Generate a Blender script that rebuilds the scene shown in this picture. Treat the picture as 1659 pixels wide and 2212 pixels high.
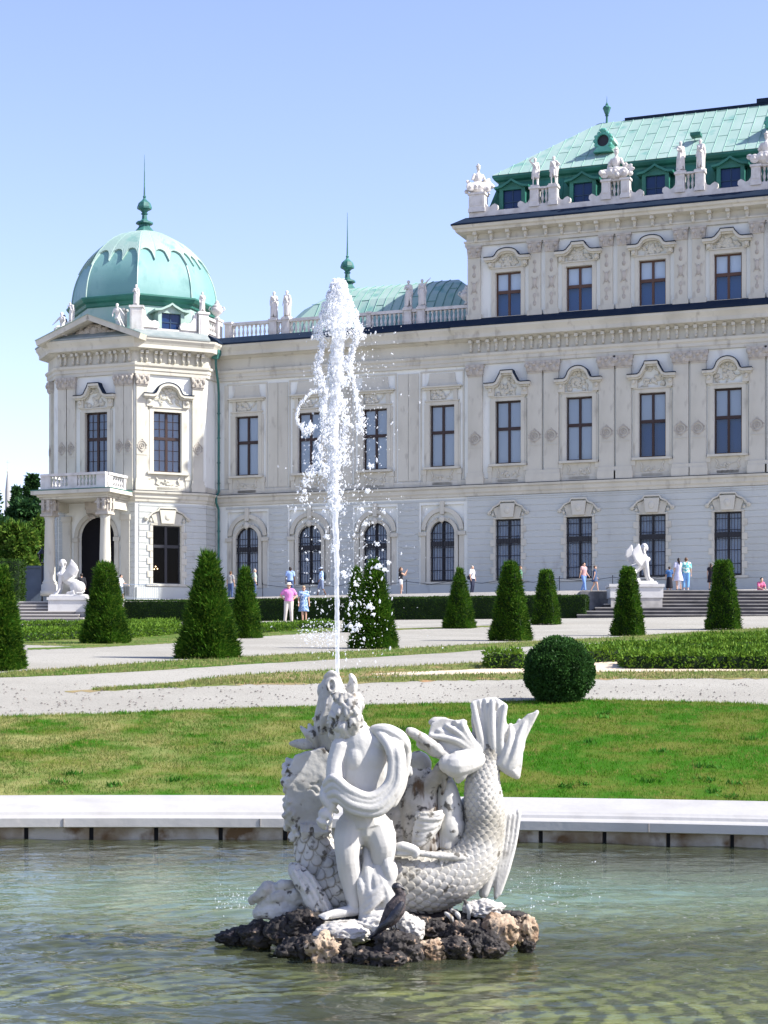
import bpy, bmesh, math, random
import numpy as np
from mathutils import Matrix, Vector, Euler, noise
R = math.radians
for o in list(bpy.data.objects): bpy.data.objects.remove(o)
SC = bpy.context.scene
COL = SC.collection
# ---------------------------------------------------------------- camera, sky, sun, exposure
EYE = 1.9
cam_data = bpy.data.cameras.new('camera'); cam = bpy.data.objects.new('camera', cam_data); COL.objects.link(cam)
cam.location = (0, 0, EYE); cam.rotation_euler = (R(90), 0, 0)
cam_data.sensor_fit = 'VERTICAL'; cam_data.sensor_height = 36; cam_data.sensor_width = 27
cam_data.lens = 3900/2212*36; cam_data.shift_y = 0.1692; cam_data.clip_start = 0.1; cam_data.clip_end = 3000
SC.camera = cam
SUN_EL = 42.0; SUN_AZ = -14.0          # azimuth measured from +X towards -Y (the sun stands on the right, a little in front)
world = bpy.data.worlds.new('World'); SC.world = world; world.use_nodes = True
wn = world.node_tree; bg = wn.nodes['Background']
sky = wn.nodes.new('ShaderNodeTexSky'); sky.sky_type = 'NISHITA'; sky.sun_disc = False
sky.sun_elevation = R(SUN_EL); sky.sun_rotation = R(90 - SUN_AZ); sky.air_density = 1.0; sky.dust_density = 0.7; sky.ozone_density = 3.0; sky.altitude = 150
tint = wn.nodes.new('ShaderNodeVectorMath'); tint.operation = 'MULTIPLY'; tint.inputs[1].default_value = (1.11, .92, .985)
wn.links.new(sky.outputs[0], tint.inputs[0]); wn.links.new(tint.outputs[0], bg.inputs[0]); bg.inputs[1].default_value = 0.143
sd = bpy.data.lights.new('sun', 'SUN'); sd.energy = 5.0; sd.angle = R(0.53); sd.color = (1.0, 0.955, 0.89)
sun = bpy.data.objects.new('sun', sd); COL.objects.link(sun)
sv = Vector((math.cos(R(SUN_EL))*math.cos(R(SUN_AZ)), math.cos(R(SUN_EL))*math.sin(R(SUN_AZ)), math.sin(R(SUN_EL))))
sun.rotation_euler = sv.to_track_quat('Z', 'Y').to_euler(); sun.location = (60, -20, 60)
SC.view_settings.view_transform = 'Standard'; SC.view_settings.look = 'None'; SC.view_settings.exposure = 1.05; SC.view_settings.gamma = 1
SC.cycles.max_bounces = 7; SC.cycles.diffuse_bounces = 3; SC.cycles.transparent_max_bounces = 24
# ---------------------------------------------------------------- helpers
def tag(o, label=None, cat=None, group=None, kind=None):
    if label: o['label'] = label
    if cat: o['category'] = cat
    if group: o['group'] = group
    if kind: o['kind'] = kind
    return o
def empty(name, loc=(0, 0, 0), rz=0, parent=None):
    o = bpy.data.objects.new(name, None); COL.objects.link(o); o.location = loc; o.rotation_euler = (0, 0, rz); o.empty_display_size = 0.2
    if parent: o.parent = parent
    return o
def copy_tree(o, parent=None):
    c = o.copy(); COL.objects.link(c); c.parent = parent
    for ch in [x for x in COL.objects if x.parent == o]: copy_tree(ch, c)
    return c
class MB:
    def __init__(s): s.v = []; s.f = []; s.M = Matrix.Identity(4)
    def add(s, vs, fs):
        b = len(s.v); M = s.M
        s.v.extend([tuple(M @ Vector(p)) for p in vs]); s.f.extend([tuple(b+i for i in f) for f in fs])
    def box(s, x0, x1, y0, y1, z0, z1):
        if x0 > x1: x0, x1 = x1, x0
        if y0 > y1: y0, y1 = y1, y0
        if z0 > z1: z0, z1 = z1, z0
        s.add([(x0,y0,z0),(x1,y0,z0),(x1,y1,z0),(x0,y1,z0),(x0,y0,z1),(x1,y0,z1),(x1,y1,z1),(x0,y1,z1)],
              [(0,3,2,1),(4,5,6,7),(0,1,5,4),(1,2,6,5),(2,3,7,6),(3,0,4,7)])
    def taper(s, x0, x1, y0, y1, z0, z1, i):   # box whose top is inset by i
        s.add([(x0,y0,z0),(x1,y0,z0),(x1,y1,z0),(x0,y1,z0),(x0+i,y0+i,z1),(x1-i,y0+i,z1),(x1-i,y1-i,z1),(x0+i,y1-i,z1)],
              [(0,3,2,1),(4,5,6,7),(0,1,5,4),(1,2,6,5),(2,3,7,6),(3,0,4,7)])
    def prism(s, poly, y0, y1):                # polygon in x,z (counter-clockwise seen from -y), extruded along y
        n = len(poly)
        s.add([(x, y0, z) for x, z in poly]+[(x, y1, z) for x, z in poly],
              [tuple(range(n)), tuple(range(2*n-1, n-1, -1))]+[((i+1) % n, i, n+i, n+(i+1) % n) for i in range(n)])
    def prism_z(s, poly, z0, z1):
        n = len(poly)
        s.add([(x, y, z0) for x, y in poly]+[(x, y, z1) for x, y in poly],
              [tuple(range(n-1, -1, -1)), tuple(range(n, 2*n))]+[(i, (i+1) % n, n+(i+1) % n, n+i) for i in range(n)])
    def lathe(s, prof, n=12, c=(0, 0, 0), ph=0):
        vs = []; fs = []; k = len(prof)
        for r, z in prof:
            for i in range(n):
                a = ph+2*math.pi*i/n; vs.append((c[0]+r*math.cos(a), c[1]+r*math.sin(a), c[2]+z))
        for j in range(k-1):
            for i in range(n): fs.append((j*n+i, j*n+(i+1) % n, (j+1)*n+(i+1) % n, (j+1)*n+i))
        fs.append(tuple(range(n-1, -1, -1))); fs.append(tuple((k-1)*n+i for i in range(n)))
        s.add(vs, fs)
    def tube(s, pts, rad, n=8, flat=None, up=None):   # closed tube through points; rad number or (ra, rb)
        P = [Vector(p) for p in pts]; k = len(P); vs = []; fs = []
        pu = Vector(up) if up else None; prev = None
        for j in range(k):
            t = (P[min(j+1, k-1)]-P[max(j-1, 0)]); t = t.normalized() if t.length > 1e-9 else Vector((0, 0, 1))
            if pu is None:
                a = prev if prev is not None else (Vector((0, 0, 1)) if abs(t.z) < 0.9 else Vector((1, 0, 0)))
            else: a = pu
            u = (a-t*a.dot(t)); u = u.normalized() if u.length > 1e-6 else t.orthogonal().normalized()
            prev = u; w = t.cross(u)
            r = rad[j] if isinstance(rad, (list, tuple)) else rad
            ra, rb = r if isinstance(r, (list, tuple)) else (r, r)
            for i in range(n):
                q = 2*math.pi*i/n; vs.append(tuple(P[j]+u*(ra*math.cos(q))+w*(rb*math.sin(q))))
        for j in range(k-1):
            for i in range(n): fs.append((j*n+i, j*n+(i+1) % n, (j+1)*n+(i+1) % n, (j+1)*n+i))
        fs.append(tuple(range(n-1, -1, -1))); fs.append(tuple((k-1)*n+i for i in range(n)))
        s.add(vs, fs)
    def ell(s, c, r, rot=None, n=10, m=7):
        if not isinstance(r, (list, tuple)): r = (r, r, r)
        Q = Euler(rot).to_matrix() if rot else Matrix.Identity(3); C = Vector(c)
        vs = [tuple(C+Q @ Vector((0, 0, -r[2])))]; fs = []
        for j in range(1, m):
            a = -math.pi/2+math.pi*j/m
            for i in range(n):
                b = 2*math.pi*i/n; vs.append(tuple(C+Q @ Vector((r[0]*math.cos(a)*math.cos(b), r[1]*math.cos(a)*math.sin(b), r[2]*math.sin(a)))))
        vs.append(tuple(C+Q @ Vector((0, 0, r[2]))))
        for i in range(n): fs.append((0, 1+(i+1) % n, 1+i))
        for j in range(m-2):
            for i in range(n): fs.append((1+j*n+i, 1+j*n+(i+1) % n, 1+(j+1)*n+(i+1) % n, 1+(j+1)*n+i))
        t = len(vs)-1
        for i in range(n): fs.append((t, 1+(m-2)*n+i, 1+(m-2)*n+(i+1) % n))
        s.add(vs, fs)
    def cap(s, a, b, ra, rb, n=10):             # rounded tapered limb
        A = Vector(a); B = Vector(b); d = B-A; L = d.length
        if L < 1e-6: s.ell(a, ra); return
        t = d/L; pts = []; rr = []
        for k in (-1, -.8, -.45): pts.append(A+t*ra*k); rr.append(max(ra*math.sqrt(max(1-k*k, 0)), ra*.06))
        for k in (0, .5, 1): pts.append(A+d*k); rr.append(ra+(rb-ra)*k)
        for k in (.45, .8, 1): pts.append(B+t*rb*k); rr.append(max(rb*math.sqrt(max(1-k*k, 0)), rb*.06))
        s.tube(pts, rr, n)
    def mould(s, path, prof, closed=False):     # sweep a profile (out, z) along a plan polyline; outward = right-hand side
        P = [Vector((p[0], p[1])) for p in path]; n = len(P); k = len(prof); vs = []; fs = []
        for i in range(n):
            if closed: a = P[i]-P[i-1]; b = P[(i+1) % n]-P[i]
            else:
                a = P[i]-P[i-1] if i > 0 else P[1]-P[0]; b = P[i+1]-P[i] if i < n-1 else P[n-1]-P[n-2]
            a = a.normalized(); b = b.normalized(); na = Vector((a.y, -a.x)); nb = Vector((b.y, -b.x)); m = (na+nb)
            m = m/(1+na.dot(nb)) if na.dot(nb) > -.95 else na
            for o, z in prof: vs.append((P[i].x+m.x*o, P[i].y+m.y*o, z))
        for i in range(n if closed else n-1):
            j = (i+1) % n
            for q in range(k): q2 = (q+1) % k; fs.append((i*k+q, j*k+q, j*k+q2, i*k+q2))
        if not closed: fs.append(tuple(range(k-1, -1, -1))); fs.append(tuple((n-1)*k+q for q in range(k)))
        s.add(vs, fs)
    def mesh(s, name):
        me = bpy.data.meshes.new(name); me.from_pydata(s.v, [], s.f)
        bm = bmesh.new(); bm.from_mesh(me); bmesh.ops.recalc_face_normals(bm, faces=bm.faces); bm.to_mesh(me); bm.free(); return me
    def build(s, name, mat, parent=None, smooth=False, loc=None):
        me = s.mesh(name); me.materials.append(mat)
        if smooth: me.polygons.foreach_set('use_smooth', [True]*len(me.polygons))
        o = bpy.data.objects.new(name, me); COL.objects.link(o)
        if parent: o.parent = parent
        if loc: o.location = loc
        return o
    def carve(s, name, mat, vox, parent=None, it=2, fac=.5, loc=None, disp=None, autos=True):   # fuse everything into one skin
        me = s.mesh(name); o = bpy.data.objects.new(name, me); COL.objects.link(o)
        r = o.modifiers.new('r', 'REMESH'); r.mode = 'VOXEL'; r.voxel_size = vox
        if it: q = o.modifiers.new('s', 'SMOOTH'); q.iterations = it; q.factor = fac
        dg = bpy.context.evaluated_depsgraph_get(); dg.update(); m2 = bpy.data.meshes.new_from_object(o.evaluated_get(dg))
        o.modifiers.clear(); o.data = m2; bpy.data.meshes.remove(me); m2.name = name
        if disp:
            n = len(m2.vertices); co = np.empty(n*3); m2.vertices.foreach_get('co', co); no = np.empty(n*3); m2.vertices.foreach_get('normal', no)
            co = co.reshape(-1, 3); no = no.reshape(-1, 3)
            dv = np.array([disp(Vector(c)) for c in co]); co += no*dv[:, None]; m2.vertices.foreach_set('co', co.ravel())
        m2.materials.clear(); m2.materials.append(mat); m2.polygons.foreach_set('use_smooth', [True]*len(m2.polygons)); m2.update()
        if parent: o.parent = parent
        if loc: o.location = loc
        return o
def arcpts(cx, cz, r, a0, a1, n): return [(cx+r*math.cos(R(a0+(a1-a0)*i/n)), cz+r*math.sin(R(a0+(a1-a0)*i/n))) for i in range(n+1)]
# ---------------------------------------------------------------- materials
def mat(name, col, rough=.8, col2=None, scale=1.0, thr=(.4, .65), bump=0, bscale=None, metal=0, detail=6, spec=.3, stretch=None, col3=None, thr3=None, scale3=None, dist=0.02):
    m = bpy.data.materials.new(name); m.use_nodes = True; nt = m.node_tree; b = nt.nodes['Principled BSDF']
    b.inputs['Roughness'].default_value = rough; b.inputs['Metallic'].default_value = metal; b.inputs['Specular IOR Level'].default_value = spec
    b.inputs['Base Color'].default_value = (*col, 1)
    tc = nt.nodes.new('ShaderNodeTexCoord'); src = tc.outputs['Object']
    if stretch:
        mp = nt.nodes.new('ShaderNodeMapping'); mp.inputs['Scale'].default_value = stretch; nt.links.new(src, mp.inputs[0]); src = mp.outputs[0]
    def layer(prev, c, sc, t):
        nz = nt.nodes.new('ShaderNodeTexNoise'); nz.inputs['Scale'].default_value = sc; nz.inputs['Detail'].default_value = detail; nt.links.new(src, nz.inputs[0])
        cr = nt.nodes.new('ShaderNodeMapRange'); cr.inputs[1].default_value = t[0]; cr.inputs[2].default_value = t[1]; nt.links.new(nz.outputs[0], cr.inputs[0])
        mx = nt.nodes.new('ShaderNodeMix'); mx.data_type = 'RGBA'; mx.inputs[7].default_value = (*c, 1)
        if isinstance(prev, tuple): mx.inputs[6].default_value = (*prev, 1)
        else: nt.links.new(prev, mx.inputs[6])
        nt.links.new(cr.outputs[0], mx.inputs[0]); nt.links.new(mx.outputs[2], b.inputs['Base Color']); return mx.outputs[2]
    p = col
    if col2: p = layer(p, col2, scale, thr)
    if col3: p = layer(p, col3, scale3 or scale*3, thr3 or thr)
    if bump:
        nz = nt.nodes.new('ShaderNodeTexNoise'); nz.inputs['Scale'].default_value = bscale or scale*4; nz.inputs['Detail'].default_value = 8; nt.links.new(src, nz.inputs[0])
        bp = nt.nodes.new('ShaderNodeBump'); bp.inputs['Strength'].default_value = bump; bp.inputs['Distance'].default_value = dist; nt.links.new(nz.outputs[0], bp.inputs['Height']); nt.links.new(bp.outputs[0], b.inputs['Normal'])
    return m
WHITE = mat('facade_render', (.70, .72, .67), .85, (.61, .625, .575), .35, (.45, .7), .15, 6, col3=(.48, .465, .42), scale3=1.6, thr3=(.58, .76), stretch=(1, 1, .35))
STONE = mat('facade_stone', (.53, .515, .435), .85, (.43, .415, .345), .5, (.45, .7), .2, 8, col3=(.33, .31, .26), scale3=2.2, thr3=(.58, .76), stretch=(1, 1, .4))
CARVED = mat('carved_stone', (.44, .41, .355), .85, (.30, .275, .235), 2.5, (.45, .68), .5, 10)
COPPER = mat('copper_patina', (.255, .375, .325), .55, (.31, .415, .37), .5, (.4, .65), .12, 6, spec=.5, col3=(.13, .29, .25), scale3=1.0, thr3=(.55, .72), stretch=(1, 1, .5))
COPDOME = mat('dome_copper', (.135, .29, .275), .5, (.18, .34, .32), .5, (.4, .65), .12, 6, spec=.45, col3=(.08, .22, .21), scale3=1.0, thr3=(.55, .72), stretch=(1, 1, .5))
COPDARK = mat('dark_copper', (.018, .115, .088), .55, (.03, .17, .13), .9, (.4, .7), .1, spec=.4)  # darkened copper; the mansard's shade is put into its colour
COPFIN = mat('finial_copper', (.018, .095, .085), .55, (.05, .18, .15), 2, (.4, .7), spec=.4)
SLATE = mat('lead_roofing', (.010, .020, .040), .8, (.016, .026, .045), 1.5, (.4, .7), spec=.08)
SLATEG = mat('grey_roofing', (.24, .27, .26), .6, (.16, .2, .2), 1.5, (.4, .7))
WOOD = mat('brown_window_wood', (.028, .013, .010), .45, spec=.4)
WOODL = mat('light_window_wood', (.075, .036, .022), .45, spec=.4)
IRON = mat('black_iron', (.012, .014, .02), .45, spec=.4)
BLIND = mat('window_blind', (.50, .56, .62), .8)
INSIDE = mat('dark_interior', (.012, .012, .015), .9)
BLUEIN = mat('dim_blue_interior', (.015, .085, .24), .6)
STATUE = mat('statue_stone', (.58, .56, .53), .8, (.40, .38, .36), 3, (.5, .7), .3, 12)
STATUED = mat('statue_shade_toned', (.30, .31, .33), .8, (.2, .21, .22), 3, (.5, .7), .3, 12)  # bluish dark copy of the statue stone, with shade put into its colour
WMARBLE = mat('white_marble', (.80, .79, .77), .6, (.72, .70, .67), 4, (.55, .8), .15, 15, spec=.35)
BASEW = mat('base_render_shade_toned', (.46, .485, .46), .85, (.39, .41, .385), .35, (.45, .7), .15, 6, col3=(.33, .33, .32), scale3=1.6, thr3=(.62, .8), stretch=(1, 1, .35))  # facade render darkened: shade near the terrace is put into the colour
def glass_mat(name, tint=(.9, .95, 1), f=.02):
    m = bpy.data.materials.new(name); m.use_nodes = True; nt = m.node_tree; nt.nodes.clear()
    o = nt.nodes.new('ShaderNodeOutputMaterial'); mx = nt.nodes.new('ShaderNodeMixShader'); t = nt.nodes.new('ShaderNodeBsdfTransparent'); g = nt.nodes.new('ShaderNodeBsdfGlossy')
    t.inputs[0].default_value = (*tint, 1); g.inputs['Roughness'].default_value = .03
    lw = nt.nodes.new('ShaderNodeFresnel'); lw.inputs[0].default_value = 1.52
    ad = nt.nodes.new('ShaderNodeMath'); ad.operation = 'ADD'; ad.inputs[1].default_value = f; nt.links.new(lw.outputs[0], ad.inputs[0])
    nz = nt.nodes.new('ShaderNodeTexNoise'); nz.inputs['Scale'].default_value = .7; bp = nt.nodes.new('ShaderNodeBump'); bp.inputs['Strength'].default_value = .15; bp.inputs['Distance'].default_value = .05
    nt.links.new(nz.outputs[0], bp.inputs['Height']); nt.links.new(bp.outputs[0], g.inputs['Normal'])
    nt.links.new(ad.outputs[0], mx.inputs[0]); nt.links.new(t.outputs[0], mx.inputs[1]); nt.links.new(g.outputs[0], mx.inputs[2]); nt.links.new(mx.outputs[0], o.inputs[0]); return m
GLASS = glass_mat('window_glass')
# ---------------------------------------------------------------- picture geometry used to find real positions
F = 3900.0
def at(px, py, Y): return Vector(((px-829.5)/F*Y, Y, EYE-(py-1480)/F*Y))
GT = [(-60, .3), (0, .3), (22, .3), (23.2, .45), (26, .93), (29.3, 1.42), (31.5, 1.62), (34.5, 1.9), (40, 2.46), (46, 2.8), (52.5, 3.14), (61.6, 3.59), (75.6, 4.44), (80, 4.70), (89, 5.12), (130, 7.3), (400, 12)]
_gy = [a for a, b in GT]; _gz = [b for a, b in GT]
def qf(x, y):
    t = min(max((y-45)/40, 0), 1); t = t*t*(3-2*t); return y+.25*x*t
def G(x, y): return float(np.interp(qf(x, y), _gy, _gz))
def hit(px, py, lo=23.3, hi=90, rev=False):    # where the line of sight meets the sloping garden
    tx = (px-829.5)/F; tz = -(py-1480)/F; Y = lo
    while Y < hi:
        if EYE+tz*Y <= G(tx*Y, Y): return Vector((tx*Y, Y, G(tx*Y, Y)))
        Y += .05
    return Vector((tx*hi, hi, G(tx*hi, hi)))
TH = R(20.7); CT, ST = math.cos(TH), math.sin(TH); PX0, PY0 = (1010-829.5)/F*118, 118.0; PZ0 = 7.85
def loc2w(s, y, z): return Vector((PX0+s*CT+y*ST, PY0-s*ST+y*CT, z))       # palace local (x = along facade, y = depth) to world
def sp(px, d=0):                                # position along the facade seen at px on the plane d metres in front of it
    t = (px-829.5)/F; return (t*(PY0-d*CT)-PX0+d*ST)/(CT+t*ST)
def zp(px, py, d=0):
    s = sp(px, d); return EYE-(py-1480)/F*(PY0-s*ST-d*CT)
# ================================================================ THE PALACE
PAL = empty('palace', (PX0, PY0, 0), -TH)
tag(PAL, 'long pale baroque palace with green copper roofs and a domed corner pavilion', 'palace')
rnd = random.Random(5)
Tr = Matrix.Translation
ZB = 7.85
def wallgrid(mb, x0, x1, z0, z1, holes, y=0, depth=.38):
    xs = sorted(set([x0, x1]+[h[0] for h in holes]+[h[1] for h in holes])); zs = sorted(set([z0, z1]+[h[2] for h in holes]+[h[3] for h in holes]))
    xs = [x for x in xs if x0 <= x <= x1]; zs = [z for z in zs if z0 <= z <= z1]
    for i in range(len(xs)-1):
        for j in range(len(zs)-1):
            cx, cz = (xs[i]+xs[i+1])/2, (zs[j]+zs[j+1])/2
            if any(h[0] < cx < h[1] and h[2] < cz < h[3] for h in holes): continue
            mb.add([(xs[i], y, zs[j]), (xs[i+1], y, zs[j]), (xs[i+1], y, zs[j+1]), (xs[i], y, zs[j+1])], [(0, 1, 2, 3)])
    for a, b, c, d in holes:
        mb.add([(a, y, c), (a, y+depth, c), (a, y+depth, d), (a, y, d), (b, y, c), (b, y+depth, c), (b, y+depth, d), (b, y, d)],
               [(0, 1, 2, 3), (5, 4, 7, 6), (3, 2, 6, 7), (1, 0, 4, 5)])
def band(mb, path, th, y0, y1):
    n = len(path); lo = []
    for i in range(n):
        a = Vector(path[max(i-1, 0)]); b = Vector(path[min(i+1, n-1)]); t = (b-a).normalized(); lo.append((path[i][0]+t.y*th, path[i][1]-t.x*th))
    for i in range(n-1): mb.prism([lo[i], lo[i+1], path[i+1], path[i]], y0, y1)
def archfill(mb, cx, zs, r, ztop, y, n=14, depth=.38, hw=None):   # wall between a half-round opening and its square bay
    hw = hw or r; A = arcpts(cx, zs, r, 180, 0, n)
    for i in range(n):
        (xa, za), (xb, zb) = A[i], A[i+1]
        mb.add([(xa, y, za), (xb, y, zb), (xb, y, ztop), (xa, y, ztop)], [(0, 1, 2, 3)])
        mb.add([(xa, y, za), (xb, y, zb), (xb, y+depth, zb), (xa, y+depth, za)], [(0, 1, 2, 3)])
def relief(mb, x0, x1, z0, z1, y, n=14, s=.14, seed=0, inside=None):
    r = random.Random(seed)
    for i in range(n):
        x = r.uniform(x0, x1); z = r.uniform(z0, z1)
        if inside and not inside(x, z): continue
        mb.ell((x, y, z), (s*r.uniform(.5, 1.5), s*.6, s*r.uniform(.5, 1.3)), (0, r.uniform(-1.5, 1.5), 0), 7, 5)
    for i in range(n//3):
        x = r.uniform(x0, x1); z = r.uniform(z0, z1); a = r.uniform(0, 3.1); l = s*r.uniform(1, 2.2)
        if inside and not inside(x, z): continue
        mb.tube([(x-l*math.cos(a), y, z-l*math.sin(a)), (x, y-s*.35, z), (x+l*math.cos(a+.4), y, z+l*math.sin(a+.4))], [s*.2, s*.32, s*.12], 5)
HW = .86
DARKGL = glass_mat('dark_pane', (.2, .22, .25), -.038)
def frame_mb(w, h, mid, thin=False, arch=False, mull=True, sub=None):
    mb = MB(); t = .095
    if arch:
        mb.box(-w, -w+t, .22, .32, 0, h-w); mb.box(w-t, w, .22, .32, 0, h-w); mb.box(-w+t, w-t, .22, .32, 0, t)
        A = arcpts(0, h-w, w, 180, 0, 14); B = arcpts(0, h-w, w-t, 180, 0, 14)
        for i in range(14): mb.prism([B[i], B[i+1], A[i+1], A[i]], .22, .32)
    else:
        mb.box(-w, -w+t, .22, .32, 0, h); mb.box(w-t, w, .22, .32, 0, h); mb.box(-w+t, w-t, .22, .32, 0, t); mb.box(-w+t, w-t, .22, .32, h-t, h)
    mb.box(-w+t, w-t, .19, .315, mid-.1, mid+.1)
    e = .02
    if mull: mb.box(-.075, .075, .2, .31, t, mid-.1); mb.box(-.075, .075, .2, .31, mid+.1, h-t)
    if sub:
        for sx in (-1, 1):
            mb.box(sx*(w-t+.075)/2-.018, sx*(w-t+.075)/2+.018, .24, .3, t, mid-.1); mb.box(sx*(w-t+.075)/2-.018, sx*(w-t+.075)/2+.018, .24, .3, mid+.1, h-t)
            for k in range(1, sub[0]): z = t+(mid-.1-t)*k/sub[0]; mb.box(min(sx*.075, sx*(w-t)), max(sx*.075, sx*(w-t)), .242, .298, z-.018, z+.018)
            for k in range(1, sub[1]): z = mid+.1+(h-t-mid-.1)*k/sub[1]; mb.box(min(sx*.075, sx*(w-t)), max(sx*.075, sx*(w-t)), .242, .298, z-.018, z+.018)
    return mb
def make_window(kind, x=0, z=0, parent=PAL, hood='A', M=None, blinds='full', sub=None, seed=0):
    s = MB(); w = HW
    if kind in ('main', 'attic', 'wing', 'pav'):
        h = 2.88 if kind == 'attic' else 4.06; mid = 1.62 if kind == 'attic' else 2.28
        # stone surround
        s.box(-w-.26, -w, -.1, .2, -.02, h); s.box(w, w+.26, -.1, .2, -.02, h); s.box(-w-.26, w+.26, -.1, .2, h, h+.24)
        s.box(-w-.34, w+.34, -.16, .1, h+.245, h+.33)
        if kind != 'attic':
            s.box(-w-.38, -w-.265, -.07, .1, .0, h+.1); s.box(w+.265, w+.38, -.07, .1, .0, h+.1)
            s.box(-w-.42, w+.42, -.3, .16, -.17, -.022)                                   # sill
            s.box(-w-.34, w+.34, -.07, .1, -1.22, -.172)                                  # apron
            for q in (-1, 1):
                s.box(q*(w+.36)-.16, q*(w+.36)+.16, -.16, .1, -.5, -.174); s.box(q*(w+.36)-.12, q*(w+.36)+.12, -.12, .1, -1.2, -.503)
                s.tube([(q*.75, -.1, -.3), (q*.62, -.12, -.55), (q*.72, -.11, -.8), (q*.5, -.1, -.92)], [.05, .06, .05, .03], 6)
            relief(s, -.45, .45, -.85, -.55, -.09, 7, .09, seed+3)
            s.box(-.68, .68, -.1, .1, -1.21, -1.02)
        else: s.box(-w-.26, w+.26, -.12, .15, -.16, -.022)
        if kind == 'wing':
            s.box(-w-.42, w+.42, -.22, .1, h+1.0, h+1.14); s.box(-w-.52, w+.52, -.34, .1, h+1.14, h+1.24)
            # concave little stone roof
            pr = [(0, .5), (.04, .2), (.2, .1), (.45, .04), (.85, 0)]
            for i in range(4):
                (za, a), (zb, b) = pr[i], pr[i+1]
                xa, xb = w+.02+a, w+.02+b; ya, yb = -.05-a*.55, -.05-b*.55; zz = h+1.24
                s.add([(-xa, ya, zz+za), (xa, ya, zz+za), (xb, yb, zz+zb), (-xb, yb, zz+zb), (-xa, .05, zz+za), (xa, .05, zz+za), (xb, .05, zz+zb), (-xb, .05, zz+zb)], [(0, 1, 2, 3), (1, 5, 6, 2), (4, 0, 3, 7), (3, 2, 6, 7)])
            s.box(-w-.2, -w+.06, -.14, .1, h+.33, h+.998); s.box(w-.06, w+.2, -.14, .1, h+.33, h+.998)
            relief(s, -.62, .62, h+.42, h+.9, -.07, 16, .13, seed)
        else:
            b = .92 if kind != 'attic' else .72; t0 = h+b+.2; rise = .78 if kind != 'attic' else .52
            L = w+.68
            if hood == 'A': path = [(-L, t0), (-.92, t0), (-.78, t0+.06), (-.5, t0+rise*.72), (-.42, t0+rise), (.42, t0+rise), (.5, t0+rise*.72), (.78, t0+.06), (.92, t0), (L, t0)]
            else: path = [(-L, t0), (-.94, t0), (-.84, t0+.05)]+[(.76*math.cos(R(a)), t0+.12+(rise-.12)*math.sin(R(a))) for a in range(170, 5, -16)]+[(.84, t0+.05), (.94, t0), (L, t0)]
            band(s, path, .17, -.5, .06)
            band(s, [(x_*.96, z_-.172) for x_, z_ in path], .1, -.36, .06)
            for q in (-1, 1):
                s.box(q*(w+.26)-.2, q*(w+.26)+.2, -.24, .1, h+.33, t0-.27); s.ell((q*(w+.3), -.26, t0-.42), (.13, .12, .16), None, 8, 6)
            relief(s, -.7, .7, h+.4, t0+rise-.3, -.04, 26, .15, seed, lambda x_, z_: z_ < t0-.1 or abs(x_) < .45)
            sl = MB(); band(sl, [(x_, z_+.06) for x_, z_ in path], .055, -.53, .06)
    elif kind in ('ground', 'gpav'):
        h = 3.96; mid = 2.55
        s.box(-w-.14, w+.14, -.13, .1, h, h+.1)
        for k in range(9):
            z0 = k*.44; e = .34 if k % 2 else .16
            s.box(-w-e, -w, -.1, .12, z0+.012, z0+.425); s.box(w, w+e, -.1, .12, z0+.012, z0+.425)
        s.box(-w-.4, w+.4, -.2, .12, -.16, -.004)
        s.prism([(-.38, h+.102), (.38, h+.102), (.5, h+1.0), (-.5, h+1.0)], -.3, .05); s.prism([(-.78, h+.102), (-.39, h+.102), (-.52, h+.85), (-.98, h+.7)], -.14, .05); s.prism([(.39, h+.102), (.78, h+.102), (.98, h+.7), (.52, h+.85)], -.14, .05)
        crest = [(-1.32, h+.45), (-1.15, h+.62), (-.95, h+.85), (-.62, h+1.0), (-.48, h+1.2), (.48, h+1.2), (.62, h+1.0), (.95, h+.85), (1.15, h+.62), (1.32, h+.45)]
        band(s, crest, .1, -.26, .05)
        for q in (-1, 1): s.ell((q*1.28, -.12, h+.42), (.15, .1, .15), None, 8, 6); s.ell((q*1.0, -.12, h+.3), (.09, .08, .13), None, 8, 6)
        s.ell((0, -.3, h+.55), (.2, .07, .24), None, 9, 7)
    elif kind == 'arch':
        h = 4.02; mid = 2.5; w = .85
        A = arcpts(0, h-w, w, 180, 0, 16); B = arcpts(0, h-w, w+.24, 180, 0, 16)
        for i in range(16): s.prism([A[i], A[i+1], B[i+1], B[i]], -.07, .1)
        s.box(-w-.24, -w, -.07, .1, 0, h-w); s.box(w, w+.24, -.07, .1, 0, h-w)
        s.box(-w-.3, w+.3, -.2, .1, -.16, -.004)
        s.box(-.14, .14, -.14, .08, h+.42, h+1.3); s.ell((0, -.16, h+.1), (.2, .14, .24), None, 9, 7); relief(s, -.5, .5, h-.02, h+.25, -.1, 8, .11, seed)
    root = s.build('window', STONE, parent); root['kind_'] = 0; del root['kind_']
    if kind in ('main', 'attic', 'pav'): sl.build('hood_roofing', SLATE, root)
    wd = WOOD if kind not in ('attic',) else WOODL
    frame_mb(w, h, mid, arch=(kind == 'arch'), sub=sub).build('frame', wd if kind not in ('ground', 'arch', 'gpav') else IRON, root)
    g = MB(); zt = h-.05
    if kind == 'arch':
        A = [(-w+.03, .03), (w-.03, .03)]+arcpts(0, h-w, w-.03, 0, 180, 12); g.add([(x_, .27, z_) for x_, z_ in A], [tuple(range(len(A)))])
    else: g.add([(-w+.03, .27, .03), (w-.03, .27, .03), (w-.03, .27, zt), (-w+.03, .27, zt)], [(0, 1, 2, 3)])
    g.build('pane', GLASS if kind != 'gpav' else DARKGL, root)
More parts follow.
